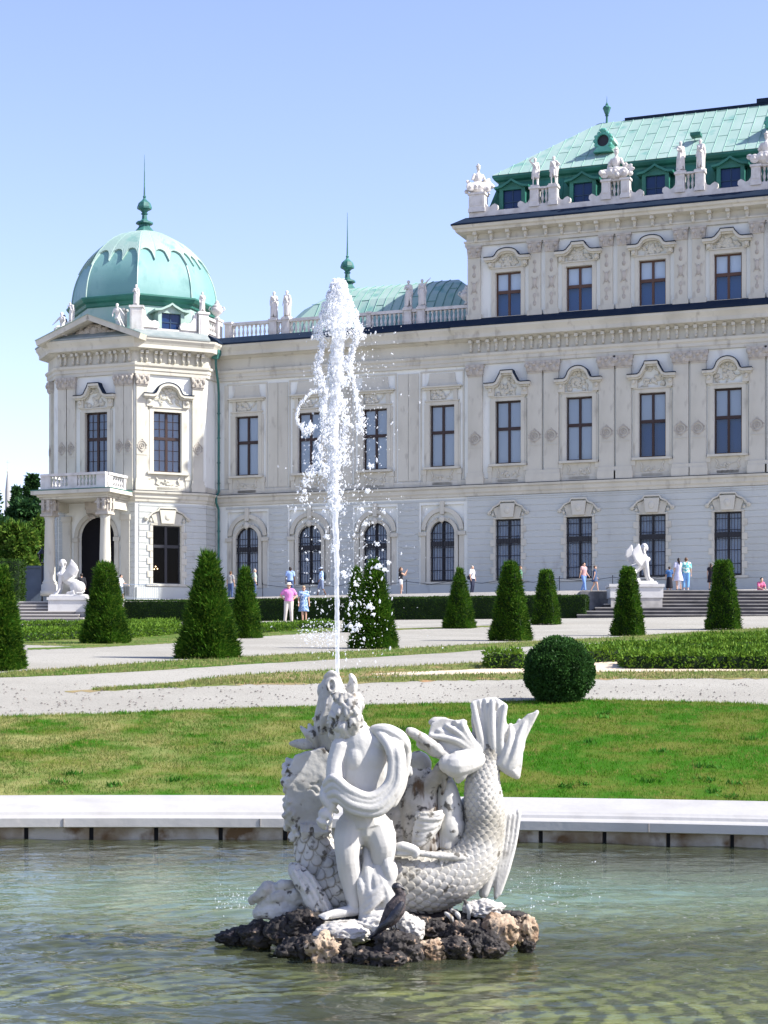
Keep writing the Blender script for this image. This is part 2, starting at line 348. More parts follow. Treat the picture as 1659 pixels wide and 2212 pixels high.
    b = MB(); z0, z1 = {'full': (.03, h-.06), 'top': (mid, h-.06), 'none': (0, 0), 'r': (.03, h-.06)}[blinds]
    if kind == 'arch': b.add([(x_, .36, z_) for x_, z_ in A], [tuple(range(len(A)))])
    elif z1 > z0: b.box(-w+.04, w-.04, .34, .37, z0, z1)
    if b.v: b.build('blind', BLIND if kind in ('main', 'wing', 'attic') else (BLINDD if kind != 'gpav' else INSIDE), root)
    if blinds in ('top', 'none'):
        c = MB(); c.add([(-w, .6, 0), (w, .6, 0), (w, .6, h), (-w, .6, h)], [(0, 1, 2, 3)]); c.build('curtain', BLUEIN if kind != 'gpav' else INSIDE, root)
    if blinds == 'half':
        pass
    if kind in ('ground', 'arch'):
        gr = MB(); n = 9
        for i in range(n):
            x_ = -w+.1+(2*w-.2)*i/(n-1); ht = h-.05 if kind == 'ground' else h-w+math.sqrt(max((w-.04)**2-x_*x_, 0))
            gr.box(x_-.014, x_+.014, .06, .09, .02, ht)
        for z_ in (.12, .75, 1.6, mid-.25, mid+.3, 3.55 if kind == 'ground' else 3.2):
            hw_ = w if kind == 'ground' or z_ < h-w else math.sqrt(max(w*w-(z_-h+w)**2, .01)); gr.box(-hw_, hw_, .05, .1, z_-.022, z_+.022)
        gr.box(-w, w, .1, .2, mid-.16, mid+.16); gr.box(-.05, .05, .1, .2, .02, h-.04)
        gr.build('grille', IRON, root)
    root.matrix_local = (M or Matrix.Identity(4)) @ Tr((x, 0, z))
    return root
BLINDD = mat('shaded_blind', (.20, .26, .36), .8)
WX = [2.78, 7.5, 12.23, 16.98, 21.7, 26.4]
VX = [-15.9, -11.25, -6.5, -1.78]
XE = 29.2
def put(w, x, z, M=None):
    c = copy_tree(w, PAL); c.matrix_local = (M or Matrix.Identity(4)) @ Tr((x, 0, z)); return c
# --- windows
wA = make_window('main', WX[0], 16.27, hood='A', seed=1); wB = make_window('main', WX[1], 16.27, hood='B', seed=2)
wC = make_window('main', WX[2], 16.27, hood='A', seed=4, blinds='top'); wD = make_window('main', WX[3], 16.27, hood='B', seed=6, blinds='top')
put(wC, WX[4], 16.27); put(wB, WX[5], 16.27)
aA = make_window('attic', WX[1], 25.81, hood='A', seed=7, blinds='top'); aB = make_window('attic', WX[0], 25.81, hood='B', seed=8, blinds='top')
for i in (3, 5): put(aA, WX[i], 25.81)
for i in (2, 4): put(aB, WX[i], 25.81)
gA = make_window('ground', WX[0], 8.71, seed=9)
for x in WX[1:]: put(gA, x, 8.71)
WY = .12                                    # the wing stands a little behind the main block
TW = Tr((0, WY, 0))
vA = make_window('wing', VX[0], 16.27, M=TW, seed=11)
for x in VX[1:]: put(vA, x, 16.27, TW)
rA = make_window('arch', VX[0], 8.71, M=TW, seed=12)
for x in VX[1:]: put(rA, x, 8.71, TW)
# --- walls of the main block
def courses(mb, x0, x1, z0, z1, holes, y=0, step=.415, th=.05):
    z = z0
    while z < z1-.1:
        a, b = z+.02, min(z+step-.02, z1); segs = [(x0, x1)]
        for h in holes:
            if h[2] < b-.02 and h[3] > a+.02:
                ns = []
                for p, q in segs:
                    if h[1] <= p or h[0] >= q: ns.append((p, q)); continue
                    if h[0] > p: ns.append((p, h[0]))
                    if h[1] < q: ns.append((h[1], q))
                segs = ns
        for p, q in segs:
            if q-p > .05: mb.box(p, q, y-th, y+.03, a, b)
        z += step
m = MB()
holes = [(x-HW, x+HW, 8.71, 12.67) for x in WX]+[(x-HW, x+HW, 16.27, 20.33) for x in WX]+[(x-HW, x+HW, 25.81, 28.69) for x in WX]
wallgrid(m, 0, XE, ZB-1, 32.2, holes)
m.add([(0, 0, ZB-1), (0, 18, ZB-1), (0, 18, 32.2), (0, 0, 32.2)], [(0, 1, 2, 3)]); m.add([(XE, 0, ZB-1), (XE, 18, ZB-1), (XE, 18, 32.2), (XE, 0, 32.2)], [(0, 1, 2, 3)])
m.add([(0, 18, ZB-1), (XE, 18, ZB-1), (XE, 18, 32.2), (0, 18, 32.2)], [(0, 1, 2, 3)])
m.build('main_block_wall', WHITE, PAL)
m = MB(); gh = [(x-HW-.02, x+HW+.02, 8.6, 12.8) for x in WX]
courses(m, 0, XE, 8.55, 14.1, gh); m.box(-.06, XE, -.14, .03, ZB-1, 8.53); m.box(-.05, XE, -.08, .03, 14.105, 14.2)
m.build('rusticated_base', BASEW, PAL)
# deep interior so nothing shows through the panes
m = MB(); m.box(.4, XE-.4, .62, 17.5, ZB, 32); m.build('interior', INSIDE, PAL)
m = MB(); m.box(-17.9, -.1, .8, 9, ZB, 24.4); m.build('interior', INSIDE, PAL)
# --- pilasters: giant order on the middle storeys, short decorated order in the attic
def pil_main(w=.96):
    s = MB(); s.box(-w/2-.12, w/2+.12, -.3, .02, 14.98, 15.5); s.box(-w/2-.07, w/2+.07, -.25, .02, 15.502, 15.75); s.box(-w/2, w/2, -.18, .02, 15.752, 22.0)
    s.box(-w/2+.03, w/2-.03, -.205, -.17, 17.35, 17.39)
    c = MB(); c.box(-w/2-.02, w/2+.02, -.24, .02, 22.0, 22.1); c.taper(-w/2-.06, w/2+.06, -.3, .02, 22.102, 22.6, -.03); c.box(-w/2-.14, w/2+.14, -.36, .02, 22.602, 22.76)
    for q in (-1, 1):
        c.ell((q*(w/2), -.34, 22.5), (.17, .1, .17), None, 8, 6); c.ell((q*.22, -.3, 22.3), (.14, .08, .16), None, 7, 5)
    c.ell((0, -.34, 22.55), (.13, .1, .12), None, 7, 5)
    d = MB()
    for r_ in (.33, .17):
        A = [(r_*1.05*math.cos(R(a)), -.195, 17.95+r_*math.sin(R(a))) for a in range(0, 361, 24)]; d.tube(A, .035, 5)
    d.ell((0, -.2, 17.95), (.07, .05, .07), None, 6, 5); d.tube([(-w/2+.04, -.19, 18.0), (-.3, -.19, 18.1), (0, -.19, 18.42), (.3, -.19, 18.1), (w/2-.04, -.19, 18.0)], .028, 5)
    d.tube([(-w/2+.04, -.19, 17.85), (-.3, -.19, 17.78), (0, -.19, 17.5), (.3, -.19, 17.78), (w/2-.04, -.19, 17.85)], .028, 5)
    p = s.build('pilaster', STONE, PAL); c.build('capital', CARVED, p); d.build('medallion', CARVED, p); return p
def pil_attic(w=.8):
    s = MB(); s.box(-w/2-.1, w/2+.1, -.24, .02, 25.72, 26.05); s.box(-w/2, w/2, -.15, .02, 26.052, 29.75)
    c = MB(); c.taper(-w/2-.02, w/2+.02, -.22, .02, 29.752, 30.35, -.05); c.box(-w/2-.1, w/2+.1, -.3, .02, 30.352, 30.48)
    for q in (-1, 1): c.ell((q*.3, -.27, 30.2), (.14, .1, .15), None, 7, 5); c.ell((q*.17, -.24, 29.95), (.08, .08, .14), None, 7, 5)
    d = MB()
    for z in (26.5, 27.0, 28.6, 29.15): d.ell((0, -.16, z), (.12, .04, .16), None, 6, 5)
    d.tube([(-.2, -.17, 27.4), (0, -.17, 27.8), (.2, -.17, 28.2)], .035, 5); d.tube([(.2, -.17, 27.4), (0, -.17, 27.8), (-.2, -.17, 28.2)], .035, 5); d.ell((0, -.17, 27.8), (.14, .05, .34), None, 7, 5)
    for z in (26.75, 28.9): d.ell((0, -.16, z), (.05, .03, .3), None, 5, 4)
    p = s.build('attic_pilaster', STONE, PAL); c.build('capital', CARVED, p); d.build('ornament', CARVED, p); return p
PM = pil_main(); PA = pil_attic()
def putp(p, x, M=None):
    c = copy_tree(p, PAL); c.matrix_local = (M or Matrix.Identity(4)) @ Tr((x, 0, 0)); return c
PM.location.x = .56; PA.location.x = .5
xs = [(WX[i]+WX[i+1])/2 for i in range(5)]
for x in xs:
    putp(PM, x-.55); putp(PM, x+.55); putp(PA, x-.56); putp(PA, x+.56)
putp(PM, XE-.6)
# --- mouldings that run along wing, main block and pavilion
PV = [(-29.4, 3.0), (-29.4, -3.3), (-27.7, -5.04), (-21.75, -5.04), (-18.25, -1.5), (-18.25, WY), (-.001, WY)]
OCT = [(-27.7, -5.04), (-21.75, -5.04), (-18.25, -1.5), (-18.25, 4.6), (-21.75, 8.1), (-27.7, 8.1), (-29.4, 6.2), (-29.4, -3.3)]
MAINP = [(0, 9), (0, 0), (XE, 0), (XE, 9)]
prof_string = [(0, 14.22), (.1, 14.25), (.12, 14.4), (.2, 14.5), (.22, 14.72), (.34, 14.8), (.36, 14.93), (0, 14.98)]
prof_base = [(0, 14.98), (.1, 15.0), (.1, 15.32), (.04, 15.38), (0, 15.4)]
prof_top = [(0, 22.78), (.14, 22.8), (.14, 23.0), (.19, 23.05), (.19, 23.25), (.28, 23.35), (.30, 23.5), (.1, 23.56), (.08, 24.3), (.3, 24.36), (.42, 24.42), (.68, 24.46), (.69, 24.70), (.76, 24.84), (.88, 25.02), (.9, 25.16), (0, 25.2)]
prof_slate = [(0, 25.19), (.94, 25.165), (.94, 25.27), (.15, 25.79), (0, 25.8)]
for pth, nm in ((PV, 'wing'), (MAINP, 'main')):
    for pr, n2, mt in ((prof_string, 'string_course', STONE), (prof_base, 'plinth_band', STONE), (prof_top, 'cornice', STONE), (prof_slate, 'cornice_roofing', SLATE)):
        if nm == 'wing' and n2 == 'cornice_roofing':
            m = MB(); m.mould(PV[4:], [(a, b) for a, b in pr]); m.build(n2, SLATE, PAL)
            m = MB(); m.mould(PV[:5], [(a, b) for a, b in pr]); m.build(n2, SLATEG, PAL); continue
        m = MB(); m.mould(pth, pr); m.build(n2, mt, PAL)
    m = MB(); m.mould(pth, [(0, 14.982), (.37, 14.935), (.37, 14.965), (0, 15.02)]); m.build('string_flashing', SLATE, PAL)
prof_top2 = [(0, 30.5), (.14, 30.52), (.14, 30.72), (.2, 30.76), (.2, 30.86), (.05, 30.88), (.05, 31.3), (.35, 31.36), (.62, 31.4), (.66, 31.55), (.78, 31.62), (.84, 31.8), (0, 31.84)]
m = MB(); m.mould(MAINP, prof_top2); m.build('upper_cornice', STONE, PAL)
m = MB(); m.mould(MAINP, [(0, 31.83), (.88, 31.805), (.88, 31.90), (.1, 32.42), (0, 32.43)]); m.build('upper_cornice_roofing', SLATE, PAL)
m = MB(); m.mould(MAINP, [(0, 25.7), (.1, 25.72), (.1, 25.83), (0, 25.84)]); m.build('attic_plinth', STONE, PAL)
# consoles under the cornices
def console(mb, x, y, z0, z1, out, w=.2):
    mb.prism([(x-w/2, z0), (x+w/2, z0), (x+w/2, z1), (x-w/2, z1)], y-out*.45, y)
    mb.box(x-w/2-.03, x+w/2+.03, y-out, y, z1-.2, z1-.002); mb.ell((x, y-out*.45, z0+.12), (w/2, .1, .13), None, 7, 5)
cm = MB(); console(cm, 0, -.09, 23.62, 24.34, .38, .16); CON = cm.build('console', STONE, PAL); x = .3; i = 0
while x < 22:
    c = CON if i == 0 else copy_tree(CON, PAL); c.location.x = x; x += .55 if i % 2 == 0 else .63; i += 1
cm = MB(); console(cm, 0, -.06, 30.75, 31.38, .46, .19); BRK = cm.build('bracket', STONE, PAL); i = 0
for xc in WX:
    for dx in (-2.2, -1.15, 0, 1.15):
        if xc+dx > .2: c = BRK if i == 0 else copy_tree(BRK, PAL); c.location.x = xc+dx+.05; i += 1
# --- wing walls
m = MB(); m.M = TW
NZ = (8.52, 13.78)
hl = [(x-1.5, x+1.5, 8.52, 13.78) for x in VX]+[(x-HW, x+HW, 16.27, 20.33) for x in VX]
wallgrid(m, -18.25, 0, ZB-1, 25.2, hl, 0, .38)
for x in VX:   # niche with arched window
    wallgrid(m, x-1.5, x+1.5, 8.52, 13.78, [(x-.85, x+.85, 8.71, 12.73)], .16, .3)
    A = arcpts(x, 11.88, .85, 180, 0, 14)
    for i in range(14): m.add([(A[i][0], .16, A[i][1]), (A[i+1][0], .16, A[i+1][1]), (A[i+1][0], .16, 12.74), (A[i][0], .16, 12.74)], [(0, 1, 2, 3)]); m.add([(A[i][0], .16, A[i][1]), (A[i+1][0], .16, A[i+1][1]), (A[i+1][0], .46, A[i+1][1]), (A[i][0], .46, A[i][1])], [(0, 1, 2, 3)])
m.M = Matrix.Identity(4); m.add([(-18.25, 9, ZB-1), (0, 9, ZB-1), (0, 9, 25.2), (-18.25, 9, 25.2)], [(0, 1, 2, 3)]); m.add([(-18.2, WY, 25.2), (0, WY, 25.2), (0, 9, 25.2), (-18.2, 9, 25.2)], [(0, 1, 2, 3)])
m.build('wing_wall', WHITE, PAL)
for o in [o for o in COL.objects if o.parent == PAL and o.name.startswith('window')]: pass
for x in VX:
    m = MB(); m.M = TW
    A = arcpts(x, 12.15, 1.18, 180, 0, 18); B = arcpts(x, 12.15, 1.46, 180, 0, 18)
    for i in range(18): m.prism([A[i], A[i+1], B[i+1], B[i]], -.06, .17)
    for q in (-1, 1):
        m.box(min(x+q*1.16, x+q*1.5), max(x+q*1.16, x+q*1.5), -.04, .17, 8.53, 11.75); m.box(min(x+q*1.1, x+q*1.62), max(x+q*1.1, x+q*1.62), -.14, .17, 11.752, 12.0)
    m.build('arch_surround', STONE, PAL)
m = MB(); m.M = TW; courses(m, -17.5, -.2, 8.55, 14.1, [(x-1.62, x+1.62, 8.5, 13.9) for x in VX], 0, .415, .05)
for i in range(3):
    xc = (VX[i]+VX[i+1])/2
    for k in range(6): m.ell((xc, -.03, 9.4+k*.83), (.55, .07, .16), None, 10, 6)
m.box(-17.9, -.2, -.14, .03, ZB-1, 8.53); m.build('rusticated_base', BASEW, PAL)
m = MB(); m.M = TW                         # raised panels around and between the wing windows
for i, x in enumerate(VX):
    m.box(x-1.52, x-1.42, -.05, .02, 15.4, 22.5); m.box(x+1.42, x+1.52, -.05, .02, 15.4, 22.5); m.box(x-1.52, x+1.52, -.05, .02, 22.502, 22.6)
for i in range(3):
    xc = (VX[i]+VX[i+1])/2
    m.box(xc-.72, xc-.02, -.06, .02, 15.42, 22.5); m.box(xc+.02, xc+.72, -.06, .02, 15.42, 22.5)
m.box(-17.6, -17.4, -.06, .02, 15.42, 22.5)
m.build('wall_panel', STONE, PAL)
# --- pavilion
P0v, P1v, P2v = Vector((-27.7, -5.04, 0)), Vector((-21.75, -5.04, 0)), Vector((-18.25, -1.5, 0))
ML = Tr(P0v); MM = Tr(P1v) @ Matrix.Rotation(math.atan2(3.54, 3.5), 4, 'Z'); LM = 4.978; LL = 5.95
MS = Tr(P2v) @ Matrix.Rotation(R(90), 4, 'Z')
MLL = Tr((-29.4, -3.3, 0)) @ Matrix.Rotation(math.atan2(-1.74, 1.7), 4, 'Z')
m = MB()
m.M = ML; wallgrid(m, 0, LL, ZB-1, 25.2, [(3-HW, 3+HW, 15.1, 20.33), (3-1.4, 3+1.4, 7.9, 13.3)], 0, .5); archfill(m, 3, 11.9, 1.4, 13.31, 0, 16, .5)
m.M = MM; wallgrid(m, 0, LM, ZB-1, 25.2, [(2.24-.98, 2.24+.98, 16.27, 20.33), (2.2-1.0, 2.2+1.0, 8.75, 12.67)])
m.M = MS; wallgrid(m, 0, 6.1, ZB-1, 25.2, [])
m.M = MLL; wallgrid(m, 0, 2.43, ZB-1, 25.2, [])
m.M = Matrix.Identity(4)
for a, b in ((3, 4), (4, 5), (5, 6), (6, 7)):
    A, B = OCT[a], OCT[b]; m.add([(*A, ZB-1), (*B, ZB-1), (*B, 25.2), (*A, 25.2)], [(0, 1, 2, 3)])
m.build('pavilion_wall', WHITE, PAL)
m = MB(); inn = [((x+24.6)*.9-24.6, (y-1.55)*.9+1.55) for x, y in OCT]; m.prism_z(inn[::-1], ZB, 25.1); m.build('interior', INSIDE, PAL)
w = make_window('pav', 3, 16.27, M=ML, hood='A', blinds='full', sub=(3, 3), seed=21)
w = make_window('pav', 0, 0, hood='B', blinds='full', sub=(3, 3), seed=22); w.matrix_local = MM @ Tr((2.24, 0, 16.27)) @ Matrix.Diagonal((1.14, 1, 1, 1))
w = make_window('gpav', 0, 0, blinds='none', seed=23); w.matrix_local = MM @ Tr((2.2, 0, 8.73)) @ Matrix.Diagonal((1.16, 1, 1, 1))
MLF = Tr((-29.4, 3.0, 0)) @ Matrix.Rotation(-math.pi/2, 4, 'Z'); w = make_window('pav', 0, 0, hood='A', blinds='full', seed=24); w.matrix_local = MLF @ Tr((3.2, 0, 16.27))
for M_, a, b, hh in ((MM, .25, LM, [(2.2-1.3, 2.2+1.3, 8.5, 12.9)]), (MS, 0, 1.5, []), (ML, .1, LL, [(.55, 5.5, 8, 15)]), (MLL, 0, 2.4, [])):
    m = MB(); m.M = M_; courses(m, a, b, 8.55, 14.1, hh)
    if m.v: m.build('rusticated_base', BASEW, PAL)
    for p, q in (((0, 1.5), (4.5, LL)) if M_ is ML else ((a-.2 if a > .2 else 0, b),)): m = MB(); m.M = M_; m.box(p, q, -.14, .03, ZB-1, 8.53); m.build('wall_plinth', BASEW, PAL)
for M_, x in ((ML, .42), (ML, 1.12), (ML, 4.83), (ML, 5.5), (MM, .42), (MM, 4.35), (MLL, .9)):
    c = copy_tree(PM, PAL); c.matrix_local = M_ @ Tr((x, 0, 0)) @ Matrix.Diagonal((.66 if M_ is not MM else .8, 1, 1, 1))
for M_, L_ in ((ML, LL), (MM, LM)):
    x = .35; i = 0
    while x < L_-.1: c = copy_tree(CON, PAL); c.matrix_local = M_ @ Tr((x, 0, 0)) @ Matrix.Diagonal((.85, 1, 1, 1)); x += .36 if i % 2 == 0 else .62; i += 1
ch = MB(); ch.M = MM @ Tr((2.2, 0, 8.73))
for x_, z_ in ((-.85, 1.15), (-.72, 1.02), (-.62, 1.2), (-.5, 1.05)): ch.ell((x_, .5, z_), .045, None, 7, 5)
LMP = bpy.data.materials.new('lamp_glow'); LMP.use_nodes = True; e_ = LMP.node_tree.nodes['Principled BSDF']; e_.inputs['Emission Color'].default_value = (1, .62, .3, 1); e_.inputs['Emission Strength'].default_value = 12
ch.build('chandelier_bulbs', LMP, PAL)
# door in the porch
m = MB(); m.M = ML; A = arcpts(3, 11.9, 1.4, 180, 0, 16); B = arcpts(3, 11.9, 1.68, 180, 0, 16)
for i in range(16): m.prism([A[i], A[i+1], B[i+1], B[i]], -.12, .1)
for q in (-1, 1): m.box(min(3+q*1.4, 3+q*1.72), max(3+q*1.4, 3+q*1.72), -.1, .1, 7.9, 11.6); m.box(min(3+q*1.36, 3+q*1.8), max(3+q*1.36, 3+q*1.8), -.18, .1, 11.602, 11.88)
for q in (-1, 1): m.box(3+q*2.25-.32, 3+q*2.25+.32, -.14, .02, 7.9, 13.0); m.box(3+q*2.25-.38, 3+q*2.25+.38, -.2, .02, 13.002, 13.35)
m.build('door_surround', STONE, PAL)
m = MB(); m.M = ML; Aa = [(1.6, 7.9), (4.4, 7.9)]+arcpts(3, 11.9, 1.4, 0, 180, 14); m.prism(Aa, .42, .5)
d = m.build('door', mat('dark_door_leaf', (.008, .008, .01), .8, spec=.1), PAL)
# porch: two columns carrying the balcony
PXc, PYf = -24.75, -8.0
for px in (-26.85, -22.65):
    m = MB(); r = .37
    m.lathe([(.62, 0), (.62, .35), (.56, .36), (.56, .75), (.47, .8), (.5, .9), (.42, 1.0), (r, 1.1), (r+.005, 2.5), (r-.06, 5.0), (r-.03, 5.08), (r-.06, 5.12), (.42, 5.3)], 20, (px, -7.5, 7.85))
    c = m.build('column', STONE, PAL, True)
    for p in c.data.polygons: p.use_smooth = len(p.vertices) == 4
    k = MB(); k.box(px-.46, px+.46, -7.96, -7.04, 13.152, 13.3); k.box(px-.4, px+.4, -7.9, -7.1, 13.302, 14.25)
    for q in (-1, 1): k.box(px+q*.2-.1, px+q*.2+.1, -8.08, -7.9, 13.5, 14.2); k.ell((px+q*.2, -8.05, 13.55), (.11, .1, .13), None, 7, 5); k.box(px+.4, px+.55, -7.5+q*.2-.1, -7.5+q*.2+.1, 13.5, 14.2)
    k.box(px-.5, px+.5, -8.0, -7.0, 13.9, 14.02)
    k.build('capital', CARVED, c)
m = MB()
x0, x1 = -27.35, -22.2
m.box(x0, x1, -8.0, -5.0, 14.25, 14.4); m.box(x0-.12, x1+.12, -8.12, -5.0, 14.402, 14.55); m.box(x0-.42, x1+.42, -8.4, -5.0, 14.552, 14.8)
m.box(x0+.1, x0+.5, -7.5, -5.0, 13.6, 14.24); m.box(x1-.5, x1-.1, -7.5, -5.0, 13.6, 14.24)
m.build('balcony_slab', STONE, PAL)
m = MB(); m.box(x0-.44, x1+.44, -8.42, -5.04, 14.802, 14.86); m.build('balcony_flashing', COPFIN, PAL)
m = MB(); m.prism([(-25.1, 13.5), (-24.3, 13.5), (-24.15, 14.24), (-25.25, 14.24)], -5.7, -5.0); relief(m, -25.4, -24.0, 13.2, 13.9, -5.3, 10, .2, 8); m.build('keystone', CARVED, PAL)
def baluster(mb, x, y, z0, h, r=.085):
    mb.lathe([(r*1.1, 0), (r*1.1, h*.08), (r*.55, h*.12), (r*1.2, h*.38), (r*.5, h*.72), (r*.9, h*.8), (r*1.1, h*.92), (r*1.1, h)], 6, (x, y, z0))
def balustrade(name, a, b, z0, h, mat_, ped=None, sp_=.27, wide=.3, gaps=()):
    mb = MB(); A = Vector((*a, 0)); B = Vector((*b, 0)); L = (B-A).length; an = math.atan2(B.y-A.y, B.x-A.x)
    mb.M = Tr(A) @ Matrix.Rotation(an, 4, 'Z')
    mb.box(0, L, -wide/2, wide/2, z0, z0+h*.17); mb.box(0, L, -wide/2-.04, wide/2+.04, z0+h*.84, z0+h)
    n = max(int(L/sp_), 1)
    for i in range(n):
        x = (i+.5)*L/n
        if any(g0 < x < g1 for g0, g1 in gaps): continue
        baluster(mb, x, 0, z0+h*.17, h*.67)
    for g0, g1 in gaps: mb.box(g0, g1, -wide/2+.02, wide/2-.02, z0+h*.17, z0+h*.84)
    return mb.build(name, mat_, PAL)
BST = mat('balustrade_stone', (.60, .585, .56), .85, (.47, .45, .42), 2, (.45, .7), .2, 10)
bx0, bx1 = -27.2, -22.3
balustrade('balcony_balustrade', (bx0, -7.95), (bx1, -7.95), 14.87, 1.05, BST, gaps=((0, .75), (2.1, 2.75), (4.2, 4.9)))
balustrade('balcony_balustrade', (bx1-.1, -7.75), (bx1-.1, -5.05), 14.87, 1.05, BST, gaps=((0, .6), (2.1, 2.7)))
balustrade('balcony_balustrade', (bx0+.1, -7.75), (bx0+.1, -5.05), 14.87, 1.05, BST, gaps=((0, .6), (2.1, 2.7)))
# pediment over the porch side
AP = (-24.7, 26.75)
m = MB(); L0, R0 = -28.75, -20.7
m.prism([(-27.9, 25.2), (-21.55, 25.2), (AP[0], AP[1]-.45)], -5.05, 0.5)
m.build('pediment_wall', WHITE, PAL)
m = MB(); band(m, [(L0, 25.22), AP], .36, -6.25, -4.9); band(m, [AP, (R0, 25.22)], .36, -6.25, -4.9); m.build('pediment_cornice', STONE, PAL)
m = MB(); band(m, [(L0, 25.265), (AP[0], AP[1]+.045)], .04, -6.3, .4); band(m, [(AP[0], AP[1]+.045), (R0, 25.265)], .04, -6.3, .4); m.build('pediment_roofing', COPPER, PAL)
m = MB(); relief(m, -26.8, -22.6, 25.25, 26.3, -5.32, 90, .24, 31, lambda x_, z_: z_ < 26.3-abs(x_-AP[0])*.46)
m.ell((-24.7, -5.3, 25.75), (.42, .3, .42)); m.ell((-25.4, -5.25, 25.5), (.35, .25, .25)); m.ell((-24.0, -5.25, 25.5), (.35, .25, .25)); m.build('pediment_relief', CARVED, PAL, True)
# parapet of the pavilion
def onoct(path, prof, name, mt):
    mb = MB(); mb.mould(path, prof); return mb.build(name, mt, PAL)
par = [((x+24.6)*.97-24.6, (y-1.55)*.97+1.55) for x, y in OCT]
onoct([par[1], par[2], par[3]], [(0, 25.3), (.08, 25.3), (.08, 25.98), (-.3, 25.98), (-.3, 25.3)], 'parapet', BST)
p1, p2, p3 = Vector(par[1]), Vector(par[2]), Vector(par[3])
def pier(name, x, y, rot, z0, z1, w=.7, d=.5):
    mb = MB(); mb.M = Tr((x, y, 0)) @ Matrix.Rotation(rot, 4, 'Z'); mb.box(-w/2-.04, w/2+.04, -d/2-.04, d/2+.04, z0, z0+.25); mb.box(-w/2, w/2, -d/2, d/2, z0+.25, z1-.14); mb.box(-w/2-.07, w/2+.07, -d/2-.07, d/2+.07, z1-.14, z1)
    mb.box(-w/2+.1, w/2-.1, -d/2-.025, -d/2+.1, z0+.4, z1-.3)
    return mb.build(name, BST, PAL)
a45 = math.atan2(3.54, 3.5)
pier('pedestal', p1.x+.05, p1.y+.1, a45*.5, 25.3, 27.35, .85, .8); pier('pedestal', p1.x-1.15, p1.y+.12, 0, 25.3, 27.25, .6, .5)
pier('pedestal', p2.x-.1, p2.y-.05, a45, 25.3, 27.3, .7, .7); pier('pedestal', p2.x+.05, p2.y+1.9, 1.57, 25.3, 27.2, .7, .5)
balustrade('parapet_balustrade', (p2.x, p2.y+.3), (p2.x, p2.y+1.6), 25.98, 1.1, BST)
u = (p2-p1).normalized()
for k, q in ((.85, 1), (3.85, -1)):
    c = p1+u*k
    mb = MB(); mb.M = Tr((c.x, c.y, 0)) @ Matrix.Rotation(a45, 4, 'Z') @ Matrix.Diagonal((q, 1, 1, 1))
    mb.prism([(-.45, 25.98), (.7, 25.98), (.78, 26.15), (.7, 26.4), (.45, 26.5), (.25, 26.42), (.05, 26.5), (-.15, 26.75), (-.22, 27.1), (-.45, 27.15)], -.16, .16); mb.build('scroll', BST, PAL)
# drum, dome, finial
def Sp2(P, n):
    out = []
    for i in range(len(P)-1):
        a = P[max(i-1, 0)]; b = P[i]; c = P[i+1]; d = P[min(i+2, len(P)-1)]
        for k in range(n):
            t = k/n; out.append(tuple(.5*((2*b[j])+(-a[j]+c[j])*t+(2*a[j]-5*b[j]+4*c[j]-d[j])*t*t+(-a[j]+3*b[j]-3*c[j]+d[j])*t**3) for j in range(2)))
    out.append(P[-1]); return out
DC = (-24.6, 1.55); OD = [((x-DC[0]), (y-DC[1])) for x, y in ((-26.54, -3.08), (-22.66, -3.08), (-19.97, -.39), (-19.97, 3.49), (-22.66, 6.18), (-26.54, 6.18), (-29.23, 3.49), (-29.23, -.39))]
def octring(sc, z): return [(DC[0]+x*sc, DC[1]+y*sc, z) for x, y in OD]
def octshell(mb, prof):
    vs = []; fs = []
    for sc, z in prof: vs += octring(sc, z)
    for j in range(len(prof)-1):
        for i in range(8): fs.append((j*8+i, j*8+(i+1) % 8, (j+1)*8+(i+1) % 8, (j+1)*8+i))
    mb.add(vs, fs)
m = MB(); octshell(m, [(1.12, 25.3), (1.04, 26.4), (.99, 28.0)]); m.build('drum', COPPER, PAL)
m = MB(); octshell(m, [(.98, 27.85), (1.02, 27.95), (1.03, 28.15), (1.07, 28.25), (1.10, 28.45), (1.10, 28.55), (1.0, 28.68)]); m.build('dome_cornice', COPDARK, PAL)
DP_ = [(1.02, 28.62), (1.01, 29.2), (.985, 29.9), (.94, 30.6), (.875, 31.25), (.79, 31.9), (.68, 32.5), (.55, 33.05), (.40, 33.5), (.25, 33.8), (.10, 34.0), (.0, 34.05)]
_z = np.concatenate([np.linspace(28.62, 33.0, 22), np.linspace(33.1, 34.05, 9)])
_cs = Sp2([(a, b) for a, b in DP_], 6); DP = _cs
m = MB(); octshell(m, DP); dome = m.build('dome', COPDOME, PAL)
def dsc(z):
    return float(np.interp(z, [p[1] for p in DP], [p[0] for p in DP]))
m = MB(); N = 20
for i in range(8):
    a, b = OD[i], OD[(i+1) % 8]; 
    def ez(u):
        k = abs(((u*3) % 1)-.5)*2; return 31.25+ .75*math.sqrt(max(1-k*k, 0))*(1 if k < .8 else .6)-(.3 if k > .86 else 0)
    for j in range(N):
        for k in range(8):
            q = []
            for uu, kk in ((j/N, k/8), ((j+1)/N, k/8), ((j+1)/N, (k+1)/8), (j/N, (k+1)/8)):
                z = ez(uu)*(1-kk)+33.9*kk; s_ = dsc(z)+.026; q.append((DC[0]+(a[0]*(1-uu)+b[0]*uu)*s_, DC[1]+(a[1]*(1-uu)+b[1]*uu)*s_, z+.05))
            m.add(q, [(0, 1, 2, 3)])
        e0, e1 = ez(j/N), ez((j+1)/N); q = []
        for uu, e in ((j/N, e0), ((j+1)/N, e1)):
            for s2, dz in ((dsc(e)+.026, .05), (dsc(e)-.004, -.02)): q.append((DC[0]+(a[0]*(1-uu)+b[0]*uu)*s2, DC[1]+(a[1]*(1-uu)+b[1]*uu)*s2, e+dz))
        m.add(q, [(0, 1, 3, 2)])
